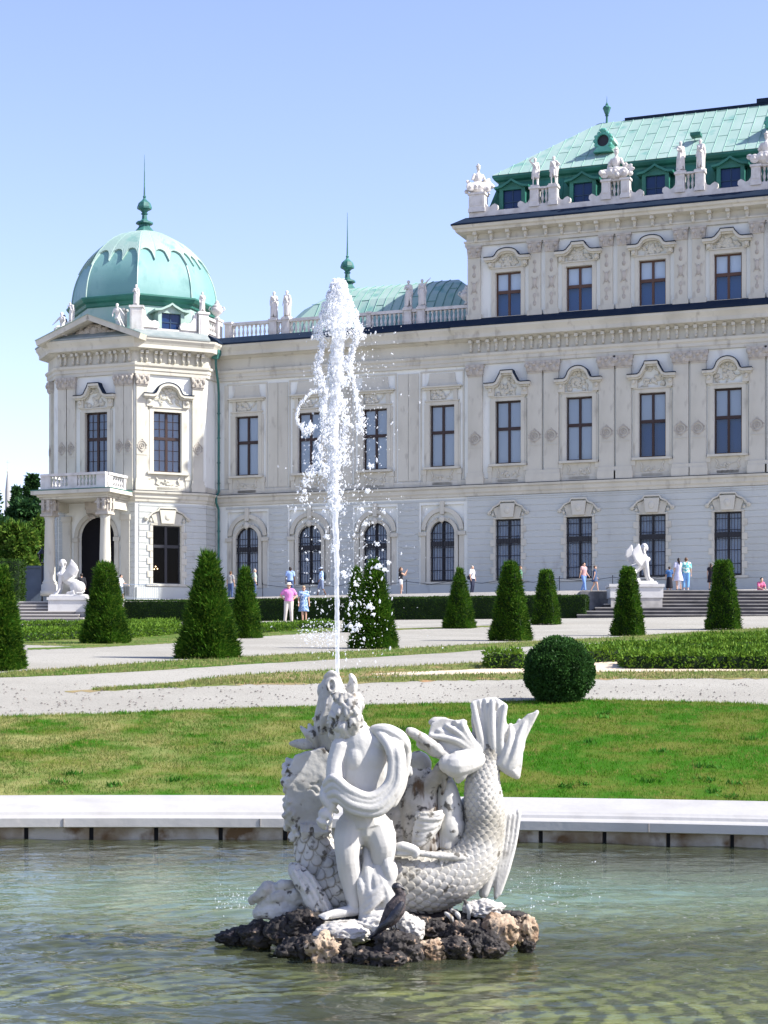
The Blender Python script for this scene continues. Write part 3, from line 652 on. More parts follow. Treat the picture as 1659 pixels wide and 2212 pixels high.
m.build('scalloped_cap', COPPER, dome)
m = MB()
for x, y in OD:
    m.tube([(DC[0]+x*(s_+.004), DC[1]+y*(s_+.004), z+.01) for s_, z in DP[:-2]], .05, 5)
m.build('dome_rib', COPPER, dome)
def finial(name, x, y, z, s, needle, parent):
    mb = MB(); mb.lathe([(.8*s, -.2*s), (.72*s, .1*s), (.42*s, .45*s), (.4*s, .6*s), (.62*s, .66*s), (.6*s, .78*s), (.34*s, .86*s), (.2*s, 1.0*s), (.17*s, 1.3*s), (.27*s, 1.38*s), (.17*s, 1.46*s), (.3*s, 1.62*s), (.52*s, 1.72*s), (.53*s, 1.85*s), (.42*s, 2.15*s), (.16*s, 2.38*s), (.08*s, 2.5*s), (.13*s, 2.6*s), (.05*s, 2.72*s)], 8, (x, y, z), R(22.5))
    mb.lathe([(.075*s, 2.7*s), (.05*s, 3.6*s), (.012, needle)], 6, (x, y, z)); return mb.build(name, COPFIN, parent)
finial('finial', DC[0]-.05, DC[1]+.1, 34.0, 1.0, 5.6, dome)
# dormer of the dome
def dormer(name, M_, w, h, frame_mat, glass_mat_, parent, oval=False):
    mb = MB(); mb.M = M_
    mb.box(-w-.25, -w, -.1, 1.6, 0, h); mb.box(w, w+.25, -.1, 1.6, 0, h); mb.box(-w-.25, w+.25, -.1, 1.6, h, h+.22)
    mb.prism([(-w-.45, -.08), (-w-.25, -.08), (-w-.25, h*.5), (-w-.32, h*.35)], -.06, .3); mb.prism([(w+.25, -.08), (w+.45, -.08), (w+.32, h*.35), (w+.25, h*.5)], -.06, .3)
    band(mb, [(-w-.55, h+.2), (-w-.1, h+.26), (-.25, h+.52), (0, h+.68), (.25, h+.52), (w+.1, h+.26), (w+.55, h+.2)], .14, -.35, 1.5)
    mb.prism([(-w, h+.2), (w, h+.2), (0, h+.55)], -.08, 1.4)
    o = mb.build(name, frame_mat, parent)
    g = MB(); g.M = M_; g.box(-w, w, .12, .16, .02, h-.01); g.build('pane', glass_mat_, o)
    g = MB(); g.M = M_; g.box(-.03, .03, .07, .12, .02, h-.02); g.box(-w, w, .07, .118, h*.5-.03, h*.5+.03); g.build('glazing_bar', mat('blue_glazing_bar', (.02, .05, .1), .5), o)
    return o
DORM = mat('dormer_glass', (.008, .03, .10), .2, spec=.3)
c = p1+u*2.3
dormer('dome_dormer', Tr((c.x-.2, c.y+.75, 26.0)) @ Matrix.Rotation(a45, 4, 'Z'), .68, 1.2, COPPER, DORM, PAL)
# wing parapet and its balustrades
x = -17.6
for a, b in ((-17.3, -14.4), (-13.0, -10.2), (-10.1, -7.2), (-7.1, -4.6), (-3.15, -.15)):
    balustrade('wing_balustrade', (a, .75), (b, .75), 25.66, 1.25, BST, sp_=.29)
for a, b in ((-14.4, -13.7), (-13.7, -13.0)): pass
for xc in (-13.7, -3.9):
    pier('pedestal', xc-.48, .75, 0, 25.6, 26.97, .5, .5); pier('pedestal', xc+.48, .75, 0, 25.6, 26.97, .5, .5)
    balustrade('wing_balustrade', (xc-.22, .75), (xc+.22, .75), 25.66, 1.25, BST, sp_=.2)
pier('pedestal', -17.55, .75, 0, 25.6, 26.97, .5, .5); pier('pedestal', -10.15, .75, 0, 25.6, 26.95, .25, .4); pier('pedestal', -7.15, .75, 0, 25.6, 26.95, .25, .4)
# wing roof
m = MB()
def ringr(z, xl, xr, yf, yb, bow): return [(xl, yf+bow, z), (xl+bow, yf, z), (xr, yf, z), (xr, yb, z), (xl+bow, yb, z), (xl, yb-bow, z)]
rs = [ringr(25.8, -15.6, 1.2, 2.2, 12.6, 1.6), ringr(27.2, -15.2, .6, 3.0, 11.8, 1.7), ringr(28.6, -14.1, -1.0, 4.2, 10.6, 1.6), ringr(29.6, -12.7, -2.2, 5.6, 9.2, 1.2), ringr(30.1, -11.2, -2.9, 6.9, 7.7, .3)]
vs = [p for r_ in rs for p in r_]; fs = []
for j in range(4):
    for i in range(6): fs.append((j*6+i, j*6+(i+1) % 6, (j+1)*6+(i+1) % 6, (j+1)*6+i))
fs.append(tuple(range(24, 30))); m.add(vs, fs); wr = m.build('wing_roof', COPPER, PAL)
m = MB()
for k in range(22):
    x = -13.4+k*.62; pts = []
    for (z, yf, xr, xl) in ((25.8, 2.2, 1.2, -14), (27.2, 3.0, .6, -13.5), (28.6, 4.2, -1.0, -12.5), (29.6, 5.6, -2.2, -11.5), (30.1, 6.9, -2.9, -10.9)):
        if xl <= x <= xr: pts.append((x, yf-.01, z+.03))
    if len(pts) > 1: m.tube(pts, .028, 4)
    if k % 2: zz = 28.0+.5*(k % 3); m.tube([(x, float(np.interp(zz, [27.2, 28.6, 29.6], [3, 4.2, 5.6])), zz+.03), (x+.62, float(np.interp(zz, [27.2, 28.6, 29.6], [3, 4.2, 5.6])), zz+.03)], .02, 4)
m.build('roof_seam', mat('wing_seam', (.12, .27, .23), .6), wr)
finial('finial', -11.35, 7.2, 30.0, .95, 5.6, wr)
# --- main block parapet
balus = BST
m = MB(); m.mould([(.12, 9), (.12, .12), (XE-.1, .12), (XE-.1, 9)], [(0, 32.25), (.05, 32.25), (.05, 32.8), (-.42, 32.8), (-.42, 32.25)]); m.build('parapet', BST, PAL)
def group(xc, two=True):
    for q in (-1, 1): pier('pedestal', xc+q*.62, .28, 0, 32.78, 34.05, .56, .56)
    mb = MB(); mb.box(xc-.34, xc+.34, .1, .46, 32.8, 32.95); mb.box(xc-.34, xc+.34, .08, .48, 33.92, 34.04)
    for q in (-.13, .13): baluster(mb, xc+q, .28, 32.95, .97, .09)
    mb.build('parapet_balustrade', BST, PAL)
    for q in (-1, 1):
        mb = MB(); mb.M = Tr((xc+q*.9, .28, 0)) @ Matrix.Diagonal((q, 1, 1, 1))
        mb.prism([(0, 32.8), (.75, 32.8), (.86, 32.95), (.84, 33.15), (.66, 33.26), (.5, 33.18), (.36, 33.06), (.18, 33.12), (.05, 33.3), (0, 33.6)], -.17, .17)
        mb.build('scroll', BST, PAL)
GX = [5.12, 9.85, 14.58, 19.3, 24.05]
for g in GX: group(g)
for xx in (.5, 1.05): pass
pier('pedestal', .62, .36, 0, 32.78, 34.05, 1.05, .8)
mb = MB(); mb.M = Tr((1.15, .28, 0)); mb.prism([(0, 32.8), (.75, 32.8), (.86, 32.95), (.84, 33.15), (.66, 33.26), (.5, 33.18), (.36, 33.06), (.18, 33.12), (.05, 33.3), (0, 33.6)], -.17, .17); mb.build('scroll', BST, PAL)
# --- main roof
m = MB(); m.add([(.75, .95, 32.3), (28.4, .95, 32.3), (28.4, 17, 32.3), (.75, 17, 32.3), (1.65, 1.85, 35.15), (27.5, 1.85, 35.15), (27.5, 16.2, 35.15), (1.65, 16.2, 35.15)], [(0, 1, 5, 4), (1, 2, 6, 5), (2, 3, 7, 6), (3, 0, 4, 7)])
x = 1.4
while x < 28: m.tube([(x, .94+ .0, 32.35), (x+(.0 if x > 3 else .2), 1.84, 35.1)], .022, 4); x += .66
m.build('mansard', COPDARK, PAL)
m = MB(); m.mould([(1.65, 16.2), (1.65, 1.85), (27.5, 1.85), (27.5, 16.2)], [(-.1, 34.85), (.05, 34.88), (.1, 35.05), (.3, 35.15), (.42, 35.32), (.42, 35.44), (-.1, 35.44)]); m.build('roof_gutter', COPDARK, PAL)
E0 = (1.2, 27.9, 1.4, 16.7); K = 5.8; ZT = 39.95
m = MB(); x0, x1, y0, y1 = E0
m.add([(x0, y0, 35.45), (x1, y0, 35.45), (x1, y1, 35.45), (x0, y1, 35.45), (x0+K, y0+K, ZT), (x1-K, y0+K, ZT), (x1-K, y1-K, ZT), (x0+K, y1-K, ZT)], [(0, 1, 5, 4), (1, 2, 6, 5), (2, 3, 7, 6), (3, 0, 4, 7), (4, 5, 6, 7)])
mr = m.build('main_roof', COPPER, PAL)
m = MB(); sl = (ZT-35.45)/K; k = 0; x = x0+.5
while x < x1-.3:
    top = min(K, x-x0, x1-x); m.tube([(x, y0, 35.48), (x, y0+top, 35.48+sl*top)], .02, 4)
    t = .6+(k % 3)*.75
    while t < top-.2: m.tube([(x, y0+t, 35.475+sl*t), (min(x+.7, x1-.3), y0+t, 35.475+sl*t)], .014, 4); t += 2.1
    x += .7; k += 1
m.build('roof_seam', mat('seam_patina', (.19, .36, .30), .6), mr)
m = MB(); m.box(x0+K+1.8, x1-K-1, y0+K-.1, y0+K+.25, ZT-.02, ZT+.14); m.box(x0+K+10.6, x1-K+2, y0+K-.1, y0+K+.5, ZT+.1, ZT+.42); m.build('ridge_capping', SLATE, mr)
m = MB(); m.lathe([(.12, 0), (.1, .9), (.2, .95), (.12, 1.0), (.2, 1.2), (.36, 1.75), (.4, 1.85), (.3, 2.05), (.12, 2.15), (.14, 2.3), (.04, 2.5), (.01, 3.2)][:0] or [(a*.75, b*.58) for a, b in [(.12, 0), (.1, .9), (.2, .95), (.12, 1.0), (.2, 1.2), (.36, 1.75), (.4, 1.85), (.3, 2.05), (.12, 2.15), (.14, 2.3), (.04, 2.5), (.01, 3.2)]], 8, (x0+K+.55, y0+K, ZT-.1)); m.build('finial', COPFIN, mr)
# round ox-eye dormers
def oxeye(x):
    yy = y0+1.15; z = 35.45+sl*1.15+.95
    mb = MB(); mb.M = Tr((x, yy, z)) @ Matrix.Diagonal((.86, 1, .86, 1)) @ Tr((-x, -yy, -z))
    ring = [(x+.62*math.cos(R(a)), z+.62*math.sin(R(a))) for a in range(0, 360, 20)]; rin = [(x+.46*math.cos(R(a)), z+.46*math.sin(R(a))) for a in range(0, 360, 20)]
    for i in range(18): mb.prism([rin[i], rin[(i+1) % 18], ring[(i+1) % 18], ring[i]], yy-.18, yy+.1)
    mb.prism(ring, yy+.1, yy+1.9)
    for a in range(0, 360, 30): mb.ell((x+.63*math.cos(R(a)), yy-.1, z+.63*math.sin(R(a))), (.15, .12, .15), None, 7, 5)
    mb.prism([(x-.75, z-.85), (x+.75, z-.85), (x+.45, z-.5), (x-.45, z-.5)], yy-.2, yy+.4); mb.ell((x, yy-.12, z+.78), (.3, .14, .16), None, 8, 5)
    o = mb.build('round_dormer', COPFINL, PAL); g = MB(); g.M = Tr((x, yy, z)) @ Matrix.Diagonal((.86, 1, .86, 1)) @ Tr((-x, -yy, -z)); g.prism([(x+.47*math.cos(R(a)), z+.47*math.sin(R(a))) for a in range(0, 360, 20)], yy+.02, yy+.06); g.build('pane', IRON, o)
    mb = MB(); mb.prism([(x+.66*math.cos(R(a)), z+.66*math.sin(R(a))) for a in range(0, 181, 20)], yy+.12, yy+2.0); mb.build('dormer_roofing', COPPER, o)
COPFINL = mat('dormer_copper', (.06, .27, .21), .55, (.12, .36, .29), 1.5, (.4, .7))
for x in (8.45, 18.75+.7): oxeye(x)
m = MB(); m.prism([(14.1, 37.05), (14.75, 37.05), (14.75, 37.25), (14.1, 37.25)], 2.6, 3.3); m.build('roof_hatch', COPDARK, PAL)
for x in WX[:]: dormer('mansard_dormer', Tr((x, .95, 32.7)), .62, 1.55, COPDARK, DORM, PAL)
# --- drain pipe in the corner between pavilion and wing
m = MB(); q = COPFIN
m.box(-18.1, -17.5, -1.15, -.65, 24.55, 25.25); m.taper(-17.98, -17.62, -1.08, -.72, 24.2, 24.55, -.1)
m.tube([(-17.8, -.9, 24.3), (-17.8, -.85, 23.6), (-17.85, -.4, 22.6), (-17.95, -.12, 21.9), (-17.95, -.12, 15.2), (-17.95, -.5, 14.9), (-17.95, -.5, 14.4), (-17.95, -.14, 14.0), (-17.95, -.14, 8.0)], .085, 8)
for z in (20.6, 18.9, 17.2, 15.8, 12.5, 10.5): m.lathe([(.13, -.03), (.13, .03)], 8, (-17.95, -.13, z))
m.build('drain_pipe', COPFIN, PAL)
# ================================================================ GROUND, GARDEN, POND
rng = np.random.default_rng(7)
def raw_mesh(name, V, Fq, mat_, parent=None, smooth=False):      # V (n,3), Fq (m,k) -> object
    me = bpy.data.meshes.new(name); V = np.asarray(V, dtype=np.float32); Fq = np.asarray(Fq, dtype=np.int32); k = Fq.shape[1]
    me.vertices.add(len(V)); me.vertices.foreach_set('co', V.ravel()); me.loops.add(Fq.size); me.loops.foreach_set('vertex_index', Fq.ravel())
    me.polygons.add(len(Fq)); me.polygons.foreach_set('loop_start', np.arange(0, Fq.size, k)); me.polygons.foreach_set('loop_total', np.full(len(Fq), k)); me.update(calc_edges=True)
    if smooth: me.polygons.foreach_set('use_smooth', np.ones(len(Fq), bool))
    me.materials.append(mat_); o = bpy.data.objects.new(name, me); COL.objects.link(o)
    if parent: o.parent = parent
    return o
def leaves(P, N, L, W, jit=.7, up=0.0, tri=False, curl=.0):
    n = len(P); D = N+jit*rng.normal(size=(n, 3)); D[:, 2] += up; D /= np.linalg.norm(D, axis=1)[:, None]
    S = np.cross(D, rng.normal(size=(n, 3))); S /= np.linalg.norm(S, axis=1)[:, None]+1e-9
    l = (L*rng.uniform(.6, 1.35, n))[:, None]; w = (W*rng.uniform(.6, 1.3, n))[:, None]
    if tri:
        V = np.stack([P-S*w*.5, P+S*w*.5, P+D*l], 1).reshape(-1, 3); Fc = np.arange(3*n).reshape(-1, 3)
    else:
        V = np.stack([P, P+D*l*.5+S*w*.5, P+D*l, P+D*l*.5-S*w*.5], 1).reshape(-1, 3); Fc = np.arange(4*n).reshape(-1, 4)
    return V, Fc
def leafmat(name, c1, c2, c3=None, rough=.55, sc=3.0, trans=.25, thr=(.4, .6)):
    m = bpy.data.materials.new(name); m.use_nodes = True; nt = m.node_tree; b = nt.nodes['Principled BSDF']; out = nt.nodes['Material Output']
    b.inputs['Roughness'].default_value = rough; b.inputs['Specular IOR Level'].default_value = .07
    tc = nt.nodes.new('ShaderNodeTexCoord'); nz = nt.nodes.new('ShaderNodeTexNoise'); nz.inputs['Scale'].default_value = sc; nz.inputs['Detail'].default_value = 3; nt.links.new(tc.outputs['Object'], nz.inputs[0])
    mr = nt.nodes.new('ShaderNodeMapRange'); mr.inputs[1].default_value = thr[0]; mr.inputs[2].default_value = thr[1]; nt.links.new(nz.outputs[0], mr.inputs[0])
    mx = nt.nodes.new('ShaderNodeMix'); mx.data_type = 'RGBA'; mx.inputs[6].default_value = (*c1, 1); mx.inputs[7].default_value = (*c2, 1); nt.links.new(mr.outputs[0], mx.inputs[0]); last = mx.outputs[2]
    if c3:
        n2 = nt.nodes.new('ShaderNodeTexNoise'); n2.inputs['Scale'].default_value = sc*7; nt.links.new(tc.outputs['Object'], n2.inputs[0])
        r2 = nt.nodes.new('ShaderNodeMapRange'); r2.inputs[1].default_value = .5; r2.inputs[2].default_value = .68; nt.links.new(n2.outputs[0], r2.inputs[0])
        m2 = nt.nodes.new('ShaderNodeMix'); m2.data_type = 'RGBA'; nt.links.new(last, m2.inputs[6]); m2.inputs[7].default_value = (*c3, 1); nt.links.new(r2.outputs[0], m2.inputs[0]); last = m2.outputs[2]
    nt.links.new(last, b.inputs['Base Color'])
    t = nt.nodes.new('ShaderNodeBsdfTranslucent'); nt.links.new(last, t.inputs[0]); ms = nt.nodes.new('ShaderNodeMixShader'); ms.inputs[0].default_value = trans
    nt.links.new(b.outputs[0], ms.inputs[1]); nt.links.new(t.outputs[0], ms.inputs[2]); nt.links.new(ms.outputs[0], out.inputs[0]); return m
YEW = leafmat('yew_foliage', (.014, .048, .006), (.04, .115, .010), (.13, .21, .022), sc=2.5)
YEWC = mat('yew_core', (.008, .022, .005), .9)
BOXL = leafmat('box_leaves', (.018, .05, .014), (.032, .085, .02), (.06, .14, .03), sc=5, rough=.4)
PART = leafmat('parterre_leaves', (.05, .12, .012), (.10, .19, .018), (.16, .24, .03), sc=3)
DARKF = leafmat('hedge_leaves', (.012, .032, .006), (.025, .065, .01), (.06, .11, .012), sc=2)
BARK = mat('bark', (.06, .045, .03), .9)
# ---- gravel ground
def gravel_mat(name, c, c2, c3):
    m = mat(name, c, .95, c2, .35, (.4, .62), .8, 55, col3=c3, scale3=26, thr3=(.56, .70), dist=.02, spec=.1); return m
GRAVEL = gravel_mat('gravel', (.285, .275, .238), (.325, .315, .275), (.15, .14, .125))
ys = np.concatenate([np.arange(-60, 18, 6.0), np.arange(18, 100, .4), np.arange(100, 140, 4), [170, 250, 400, 900, 2200]])
xg = np.concatenate([[-1500, -700, -300, -150, -90], np.arange(-60, 60.1, 1.5), [90, 150, 300, 700, 1500]])
PC, PA_, PB_ = (-3.2, 13.0), 15.5, 9.25                            # the pond: centre and half-axes
def epond(x, y): return math.hypot((x-PC[0])/PA_, (y-PC[1])/PB_)
m = MB(); V = []; nx = len(xg)
for y in ys:
    for x in xg:
        z = G(x, y)
        if qf(x, y) > 97 and -45 < x < 45 and y < 140: z = G(x, y)-.6
        if epond(x, y) < 1.085: z = -.6
        V.append((x, y, z))
FQ = [(j*nx+i, j*nx+i+1, (j+1)*nx+i+1, (j+1)*nx+i) for j in range(len(ys)-1) for i in range(nx-1)]
o = raw_mesh('ground', V, FQ, GRAVEL, smooth=True); tag(o, kind='structure')
def curve(pts, x): return float(np.interp(x, [p[0] for p in pts], [p[1] for p in pts]))
def strip_mesh(name, lower, upper, x0, x1, mt, off=.012, n=90, k=7, kind='structure', edge=.25):   # a band of ground between two edge lines
    V = []; r = random.Random(len(name)+int(x0))
    for i in range(n+1):
        px = x0+(x1-x0)*i/n; a = hit(px, curve(lower, px)+r.uniform(-1, 1)*edge*2); b = hit(px, curve(upper, px)+r.uniform(-1, 1)*edge)
        for j in range(k+1):
            t = j/k; x = a.x*(1-t)+b.x*t; y = a.y*(1-t)+b.y*t; V.append((x, y, G(x, y)+off*(1 if 0 < j < k else .3)))
    FQ = [(i*(k+1)+j, (i+1)*(k+1)+j, (i+1)*(k+1)+j+1, i*(k+1)+j+1) for i in range(n) for j in range(k)]
    o = raw_mesh(name, V, FQ, mt, smooth=True); tag(o, kind=kind); return o, V
TURF = mat('turf', (.06, .115, .018), .95, (.14, .15, .05), .5, (.42, .62), .6, 30, col3=(.22, .18, .09), scale3=3, thr3=(.56, .72), spec=.05)
TURFDRY = mat('dry_turf', (.12, .15, .045), .95, (.24, .19, .10), .6, (.40, .62), .6, 30, col3=(.34, .20, .11), scale3=2.0, thr3=(.55, .72), spec=.05)
SAND = mat('sand', (.56, .47, .36), .95, (.48, .40, .31), 1.2, (.4, .65), .3, 30, spec=.05)
s1l = [(-60, 1467), (0, 1464), (125, 1459.6), (312, 1450), (518, 1436), (730, 1424), (972, 1409.6), (1138, 1397), (1324, 1387), (1510, 1374), (1659, 1366), (1740, 1361)]
s1u = [(-60, 1458), (0, 1455), (62, 1448.7), (187, 1441), (375, 1427), (518, 1419), (730, 1408), (972, 1395), (1138, 1385), (1324, 1376.6), (1510, 1364), (1659, 1355.8), (1740, 1351)]
s2bl = [(140, 1494), (180, 1495), (518, 1479), (730, 1477), (972, 1470), (1290, 1468), (1659, 1466), (1760, 1465)]
s2bu = [(140, 1493), (330, 1481), (518, 1470), (730, 1467), (972, 1458), (1290, 1452), (1659, 1450), (1760, 1449)]
s2al = [(330, 1482), (518, 1471), (860, 1460), (972, 1449), (1060, 1447), (1135, 1444)]
s2au = [(330, 1480), (518, 1458), (730, 1447), (860, 1440), (972, 1434), (1060, 1430), (1135, 1426)]
o1, _ = strip_mesh('grass_strip', s1l, s1u, -60, 1740, TURF); o2, _ = strip_mesh('grass_strip', s2bl, s2bu, 140, 1760, TURFDRY, edge=1.2); o3, _ = strip_mesh('grass_strip', s2al, s2au, 330, 1135, TURFDRY, off=.016, edge=.8)
sl_ = [(800, 1459), (972, 1457.5), (1290, 1452), (1659, 1450), (1760, 1449)]; su_ = [(800, 1457), (860, 1453), (972, 1449), (1135, 1440), (1290, 1428), (1345, 1430), (1360, 1446), (1659, 1447), (1760, 1446)]
strip_mesh('sand_path', sl_, su_, 800, 1760, SAND, off=.02)
lbl = [(40, 1392), (200, 1398), (400, 1386), (700, 1366), (730, 1362)]; lbu = [(40, 1366), (200, 1360), (400, 1356), (700, 1352), (730, 1352)]
strip_mesh('grass_strip', lbl, lbu, 40, 730, TURF, off=.014)
strip_mesh('grass_strip', [(850, 1361), (1100, 1353)], [(850, 1358), (1100, 1350)], 850, 1100, TURF, off=.014)
strip_mesh('grass_strip', [(60, 1404), (200, 1399), (400, 1388)], [(60, 1400), (200, 1396), (400, 1386)], 60, 400, TURF, off=.016)
# ---- lawn bank in front
lawn_top = [(-80, 1550), (0, 1549), (200, 1544), (400, 1535), (640, 1528), (1000, 1520), (1140, 1515), (1300, 1513), (1500, 1517), (1659, 1523), (1760, 1526)]
V = []; n = 120; k = 22; LAW = []
for i in range(n+1):
    px = -120+(1800+120)*i/n; b = hit(px, curve(lawn_top, px), lo=24); 
    # back edge of the coping along this line of sight
    t = (px-829.5)/F; a_ = (t/PA_)**2+1/PB_**2; b_ = 2*(-t*PC[0]/PA_**2-PC[1]/PB_**2); c_ = (PC[0]/PA_)**2+(PC[1]/PB_)**2-(1.112)**2
    ya = (-b_+math.sqrt(b_*b_-4*a_*c_))/(2*a_)
    for j in range(k+1):
        u_ = j/k; y = ya*(1-u_)+b.y*u_; x = t*y; V.append((x, y, G(x, y)+.012+.012*noise.noise(Vector((x*2, y*2, 0)))))
    LAW.append((t, ya, b.y))
LAWN = mat('lawn_soil', (.03, .10, .006), .95, (.09, .11, .02), 1.0, (.45, .6), .5, 30, spec=.05)
o = raw_mesh('lawn', V, [(i*(k+1)+j, (i+1)*(k+1)+j, (i+1)*(k+1)+j+1, i*(k+1)+j+1) for i in range(n) for j in range(k)], LAWN, smooth=True); tag(o, kind='structure')
GRASS = leafmat('grass_blades', (.045, .165, .006), (.105, .185, .018), (.24, .22, .065), sc=1.0, trans=.35, thr=(.42, .62))
def dry_side(m, x0, x1, amt):         # the turf gets drier towards the left of the garden
    nt = m.node_tree; tc = nt.nodes.new('ShaderNodeTexCoord'); sx = nt.nodes.new('ShaderNodeSeparateXYZ'); nt.links.new(tc.outputs['Object'], sx.inputs[0]); mr = nt.nodes.new('ShaderNodeMapRange'); mr.inputs[1].default_value = x0; mr.inputs[2].default_value = x1; mr.inputs[3].default_value = amt; mr.inputs[4].default_value = 0; nt.links.new(sx.outputs[0], mr.inputs[0])
    nz = nt.nodes.new('ShaderNodeTexNoise'); nz.inputs['Scale'].default_value = 1.4; nz.inputs['Detail'].default_value = 5; nt.links.new(tc.outputs['Object'], nz.inputs[0]); r2 = nt.nodes.new('ShaderNodeMapRange'); r2.inputs[1].default_value = .38; r2.inputs[2].default_value = .60; nt.links.new(nz.outputs[0], r2.inputs[0]); mu = nt.nodes.new('ShaderNodeMath'); mu.operation = 'MULTIPLY'; nt.links.new(mr.outputs[0], mu.inputs[0]); nt.links.new(r2.outputs[0], mu.inputs[1])
    b = nt.nodes['Principled BSDF']; src = b.inputs['Base Color'].links[0].from_socket; mx = nt.nodes.new('ShaderNodeMix'); mx.data_type = 'RGBA'; nt.links.new(mu.outputs[0], mx.inputs[0]); nt.links.new(src, mx.inputs[6]); mx.inputs[7].default_value = (.27, .245, .10, 1); nt.links.new(mx.outputs[2], b.inputs['Base Color'])
dry_side(GRASS, -7.5, 1.0, 1.0); dry_side(LAWN, -7.5, 1.0, 1.0)
def blades(name, pts, h, w, mt, group=None):
    P = np.array(pts); N = np.tile([0, 0, 1.0], (len(P), 1)); Vv, Ff = leaves(P, N, h, w, .42, tri=True); o = raw_mesh(name, Vv, Ff, mt); return tag(o, kind='stuff')
pts = []; R_ = random.Random(3)
for _ in range(150000):
    i = R_.random()*(n-.01); i0 = int(i); t = LAW[i0][0]+(LAW[i0+1][0]-LAW[i0][0])*(i-i0); ya = LAW[i0][1]; yb = LAW[i0][2]; y = ya+.05+(yb-ya+.05)*R_.random()**.85+R_.gauss(0, .03); x = t*y
    if y < ya+.03: continue
    if noise.noise(Vector((x*1.6, y*1.6, 5))) < -.25 and R_.random() < .6: continue
    pts.append((x, y, G(x, y)))
tag(blades('lawn_grass', pts, .055, .012, GRASS), 'short green lawn on the bank behind the pond, drier and yellower on the left', 'grass')
# weeds in the lawn
pts = []
for _ in range(60):
    i = R_.random()*(n-1); t = LAW[int(i)][0]; ya, yb = LAW[int(i)][1:]; y = ya+(yb-ya)*R_.random(); x = t*y
    if x < 0 and R_.random() < .6: continue
    for q in range(34): pts.append((x+R_.gauss(0, .07), y+R_.gauss(0, .07), G(x, y)))
CLOV = leafmat('clover', (.03, .12, .012), (.06, .18, .02), sc=2)
tag(blades('weed_patches', pts, .075, .04, CLOV), 'darker green clumps of clover dotted in the lawn', 'weeds')
pts = []
for low, up, a, b, cnt in ((s1l, s1u, -60, 1740, 26000), (s2bl, s2bu, 200, 1740, 20000), (s2al, s2au, 400, 1135, 9000), (lbl, lbu, 40, 730, 7000)):
    for _ in range(cnt//2):
        px = R_.uniform(a, b); py = curve(low, px)+(curve(up, px)-curve(low, px))*R_.random(); pts.append((px, py))
gp = []
cache = {}
def hitc(px, py):
    kx, ky = round(px/12), round(py/1.5); key = (kx, ky)
    if key not in cache: cache[key] = (hit(kx*12, ky*1.5), hit(kx*12, ky*1.5-1.5))
    a, b = cache[key]; f_ = (ky*1.5-py)/1.5; y = a.y+(b.y-a.y)*f_; x = (px-829.5)/F*y; return (x, y, G(x, y))
for px, py in pts: gp.append(hitc(px, py))
GRASS2 = leafmat('strip_grass_blades', (.10, .19, .03), (.22, .24, .08), (.32, .27, .13), sc=.8, trans=.35)
tag(blades('strip_grass', gp, .07, .022, GRASS2), 'sparse dry grass on the narrow strips between the gravel paths', 'grass')
# stones scattered in the gravel
pts = []; m = MB(); 
for _ in range(800):
    px = R_.uniform(-20, 1680); py = R_.uniform(1478, 1545); h_ = hitc(px, py)
    if py > curve(lawn_top, px)-2 or (curve(s2bu, px) < py < curve(s2bl, px)): continue
    s_ = R_.uniform(.012, .032); m.M = Tr((h_[0], h_[1], h_[2]+s_*.3)); m.add([(-s_, 0, 0), (0, -s_*1.1, 0), (s_, .2*s_, 0), (0, s_, 0), (0, 0, s_*.8)], [(0, 1, 4), (1, 2, 4), (2, 3, 4), (3, 0, 4)])
m.M = Matrix.Identity(4); o = m.build('loose_stones', mat('pebble', (.09, .08, .07), .9, (.2, .18, .16), 3, (.45, .55))); tag(o, 'small loose stones scattered over the grey gravel path', 'stones', kind='stuff')
# ---- pond
def ering(rx, z, n=160): return [(PC[0]+(PA_+rx)*math.cos(2*math.pi*i/n), PC[1]+(PB_+rx)*math.sin(2*math.pi*i/n), z) for i in range(n)]
def esweep(prof, name, mt, n=160, smooth=False):
    mb = MB(); vs = [];
    for o_, z in prof: vs += ering(o_, z, n)
    fs = [(j*n+i, j*n+(i+1) % n, (j+1)*n+(i+1) % n, (j+1)*n+i) for j in range(len(prof)-1) for i in range(n)]
    mb.add(vs, fs); return mb
RIMW = mat('white_coping', (.365, .36, .345), .75, (.31, .303, .285), 1.6, (.5, .75), .25, 9, col3=(.45, .43, .40), scale3=3.5, thr3=(.66, .8))
POOLW = mat('wet_pool_wall', (.33, .31, .28), .6, (.16, .12, .075), 1.6, (.45, .62), .4, 8, col3=(.09, .05, .02), scale3=3, thr3=(.52, .66))
rim = empty('pond_rim', (PC[0], PC[1]+PB_, 0)); tag(rim, 'white stone coping and low wall around the pond', 'pond rim')
def rpart(mb, name, mt): o = mb.build(name, mt); o.parent = rim; o.matrix_parent_inverse = Tr((-PC[0], -PC[1]-PB_, 0)); return o
rpart(esweep([(-.09, .155), (-.13, .165), (-.13, .27), (-.10, .285), (.03, .30), (.05, .335), (.09, .352), (.12, .372), (1.02, .485), (1.06, .47), (1.06, -.1)], 0, 0), 'coping', RIMW)
mb = MB(); n = 122
for i in range(n):
    a0 = 2*math.pi*(i+.045)/n; a1 = 2*math.pi*(i+.975)/n; q = []
    for a in (a0, (a0*2+a1)/3, (a0+2*a1)/3, a1):
        for o_ in (0.0, .25): q.append((PC[0]+(PA_+o_)*math.cos(a), PC[1]+(PB_+o_)*math.sin(a)))
    for s_ in range(3):
        A, B, C_, D = q[2*s_], q[2*s_+2], q[2*s_+3], q[2*s_+1]; mb.prism_z([A, B, C_, D], -.6, .157)
rpart(mb, 'wall_blocks', POOLW)
rpart(esweep([(.035, .16), (.035, -.6)], 0, 0), 'joint_shadow', INSIDE)
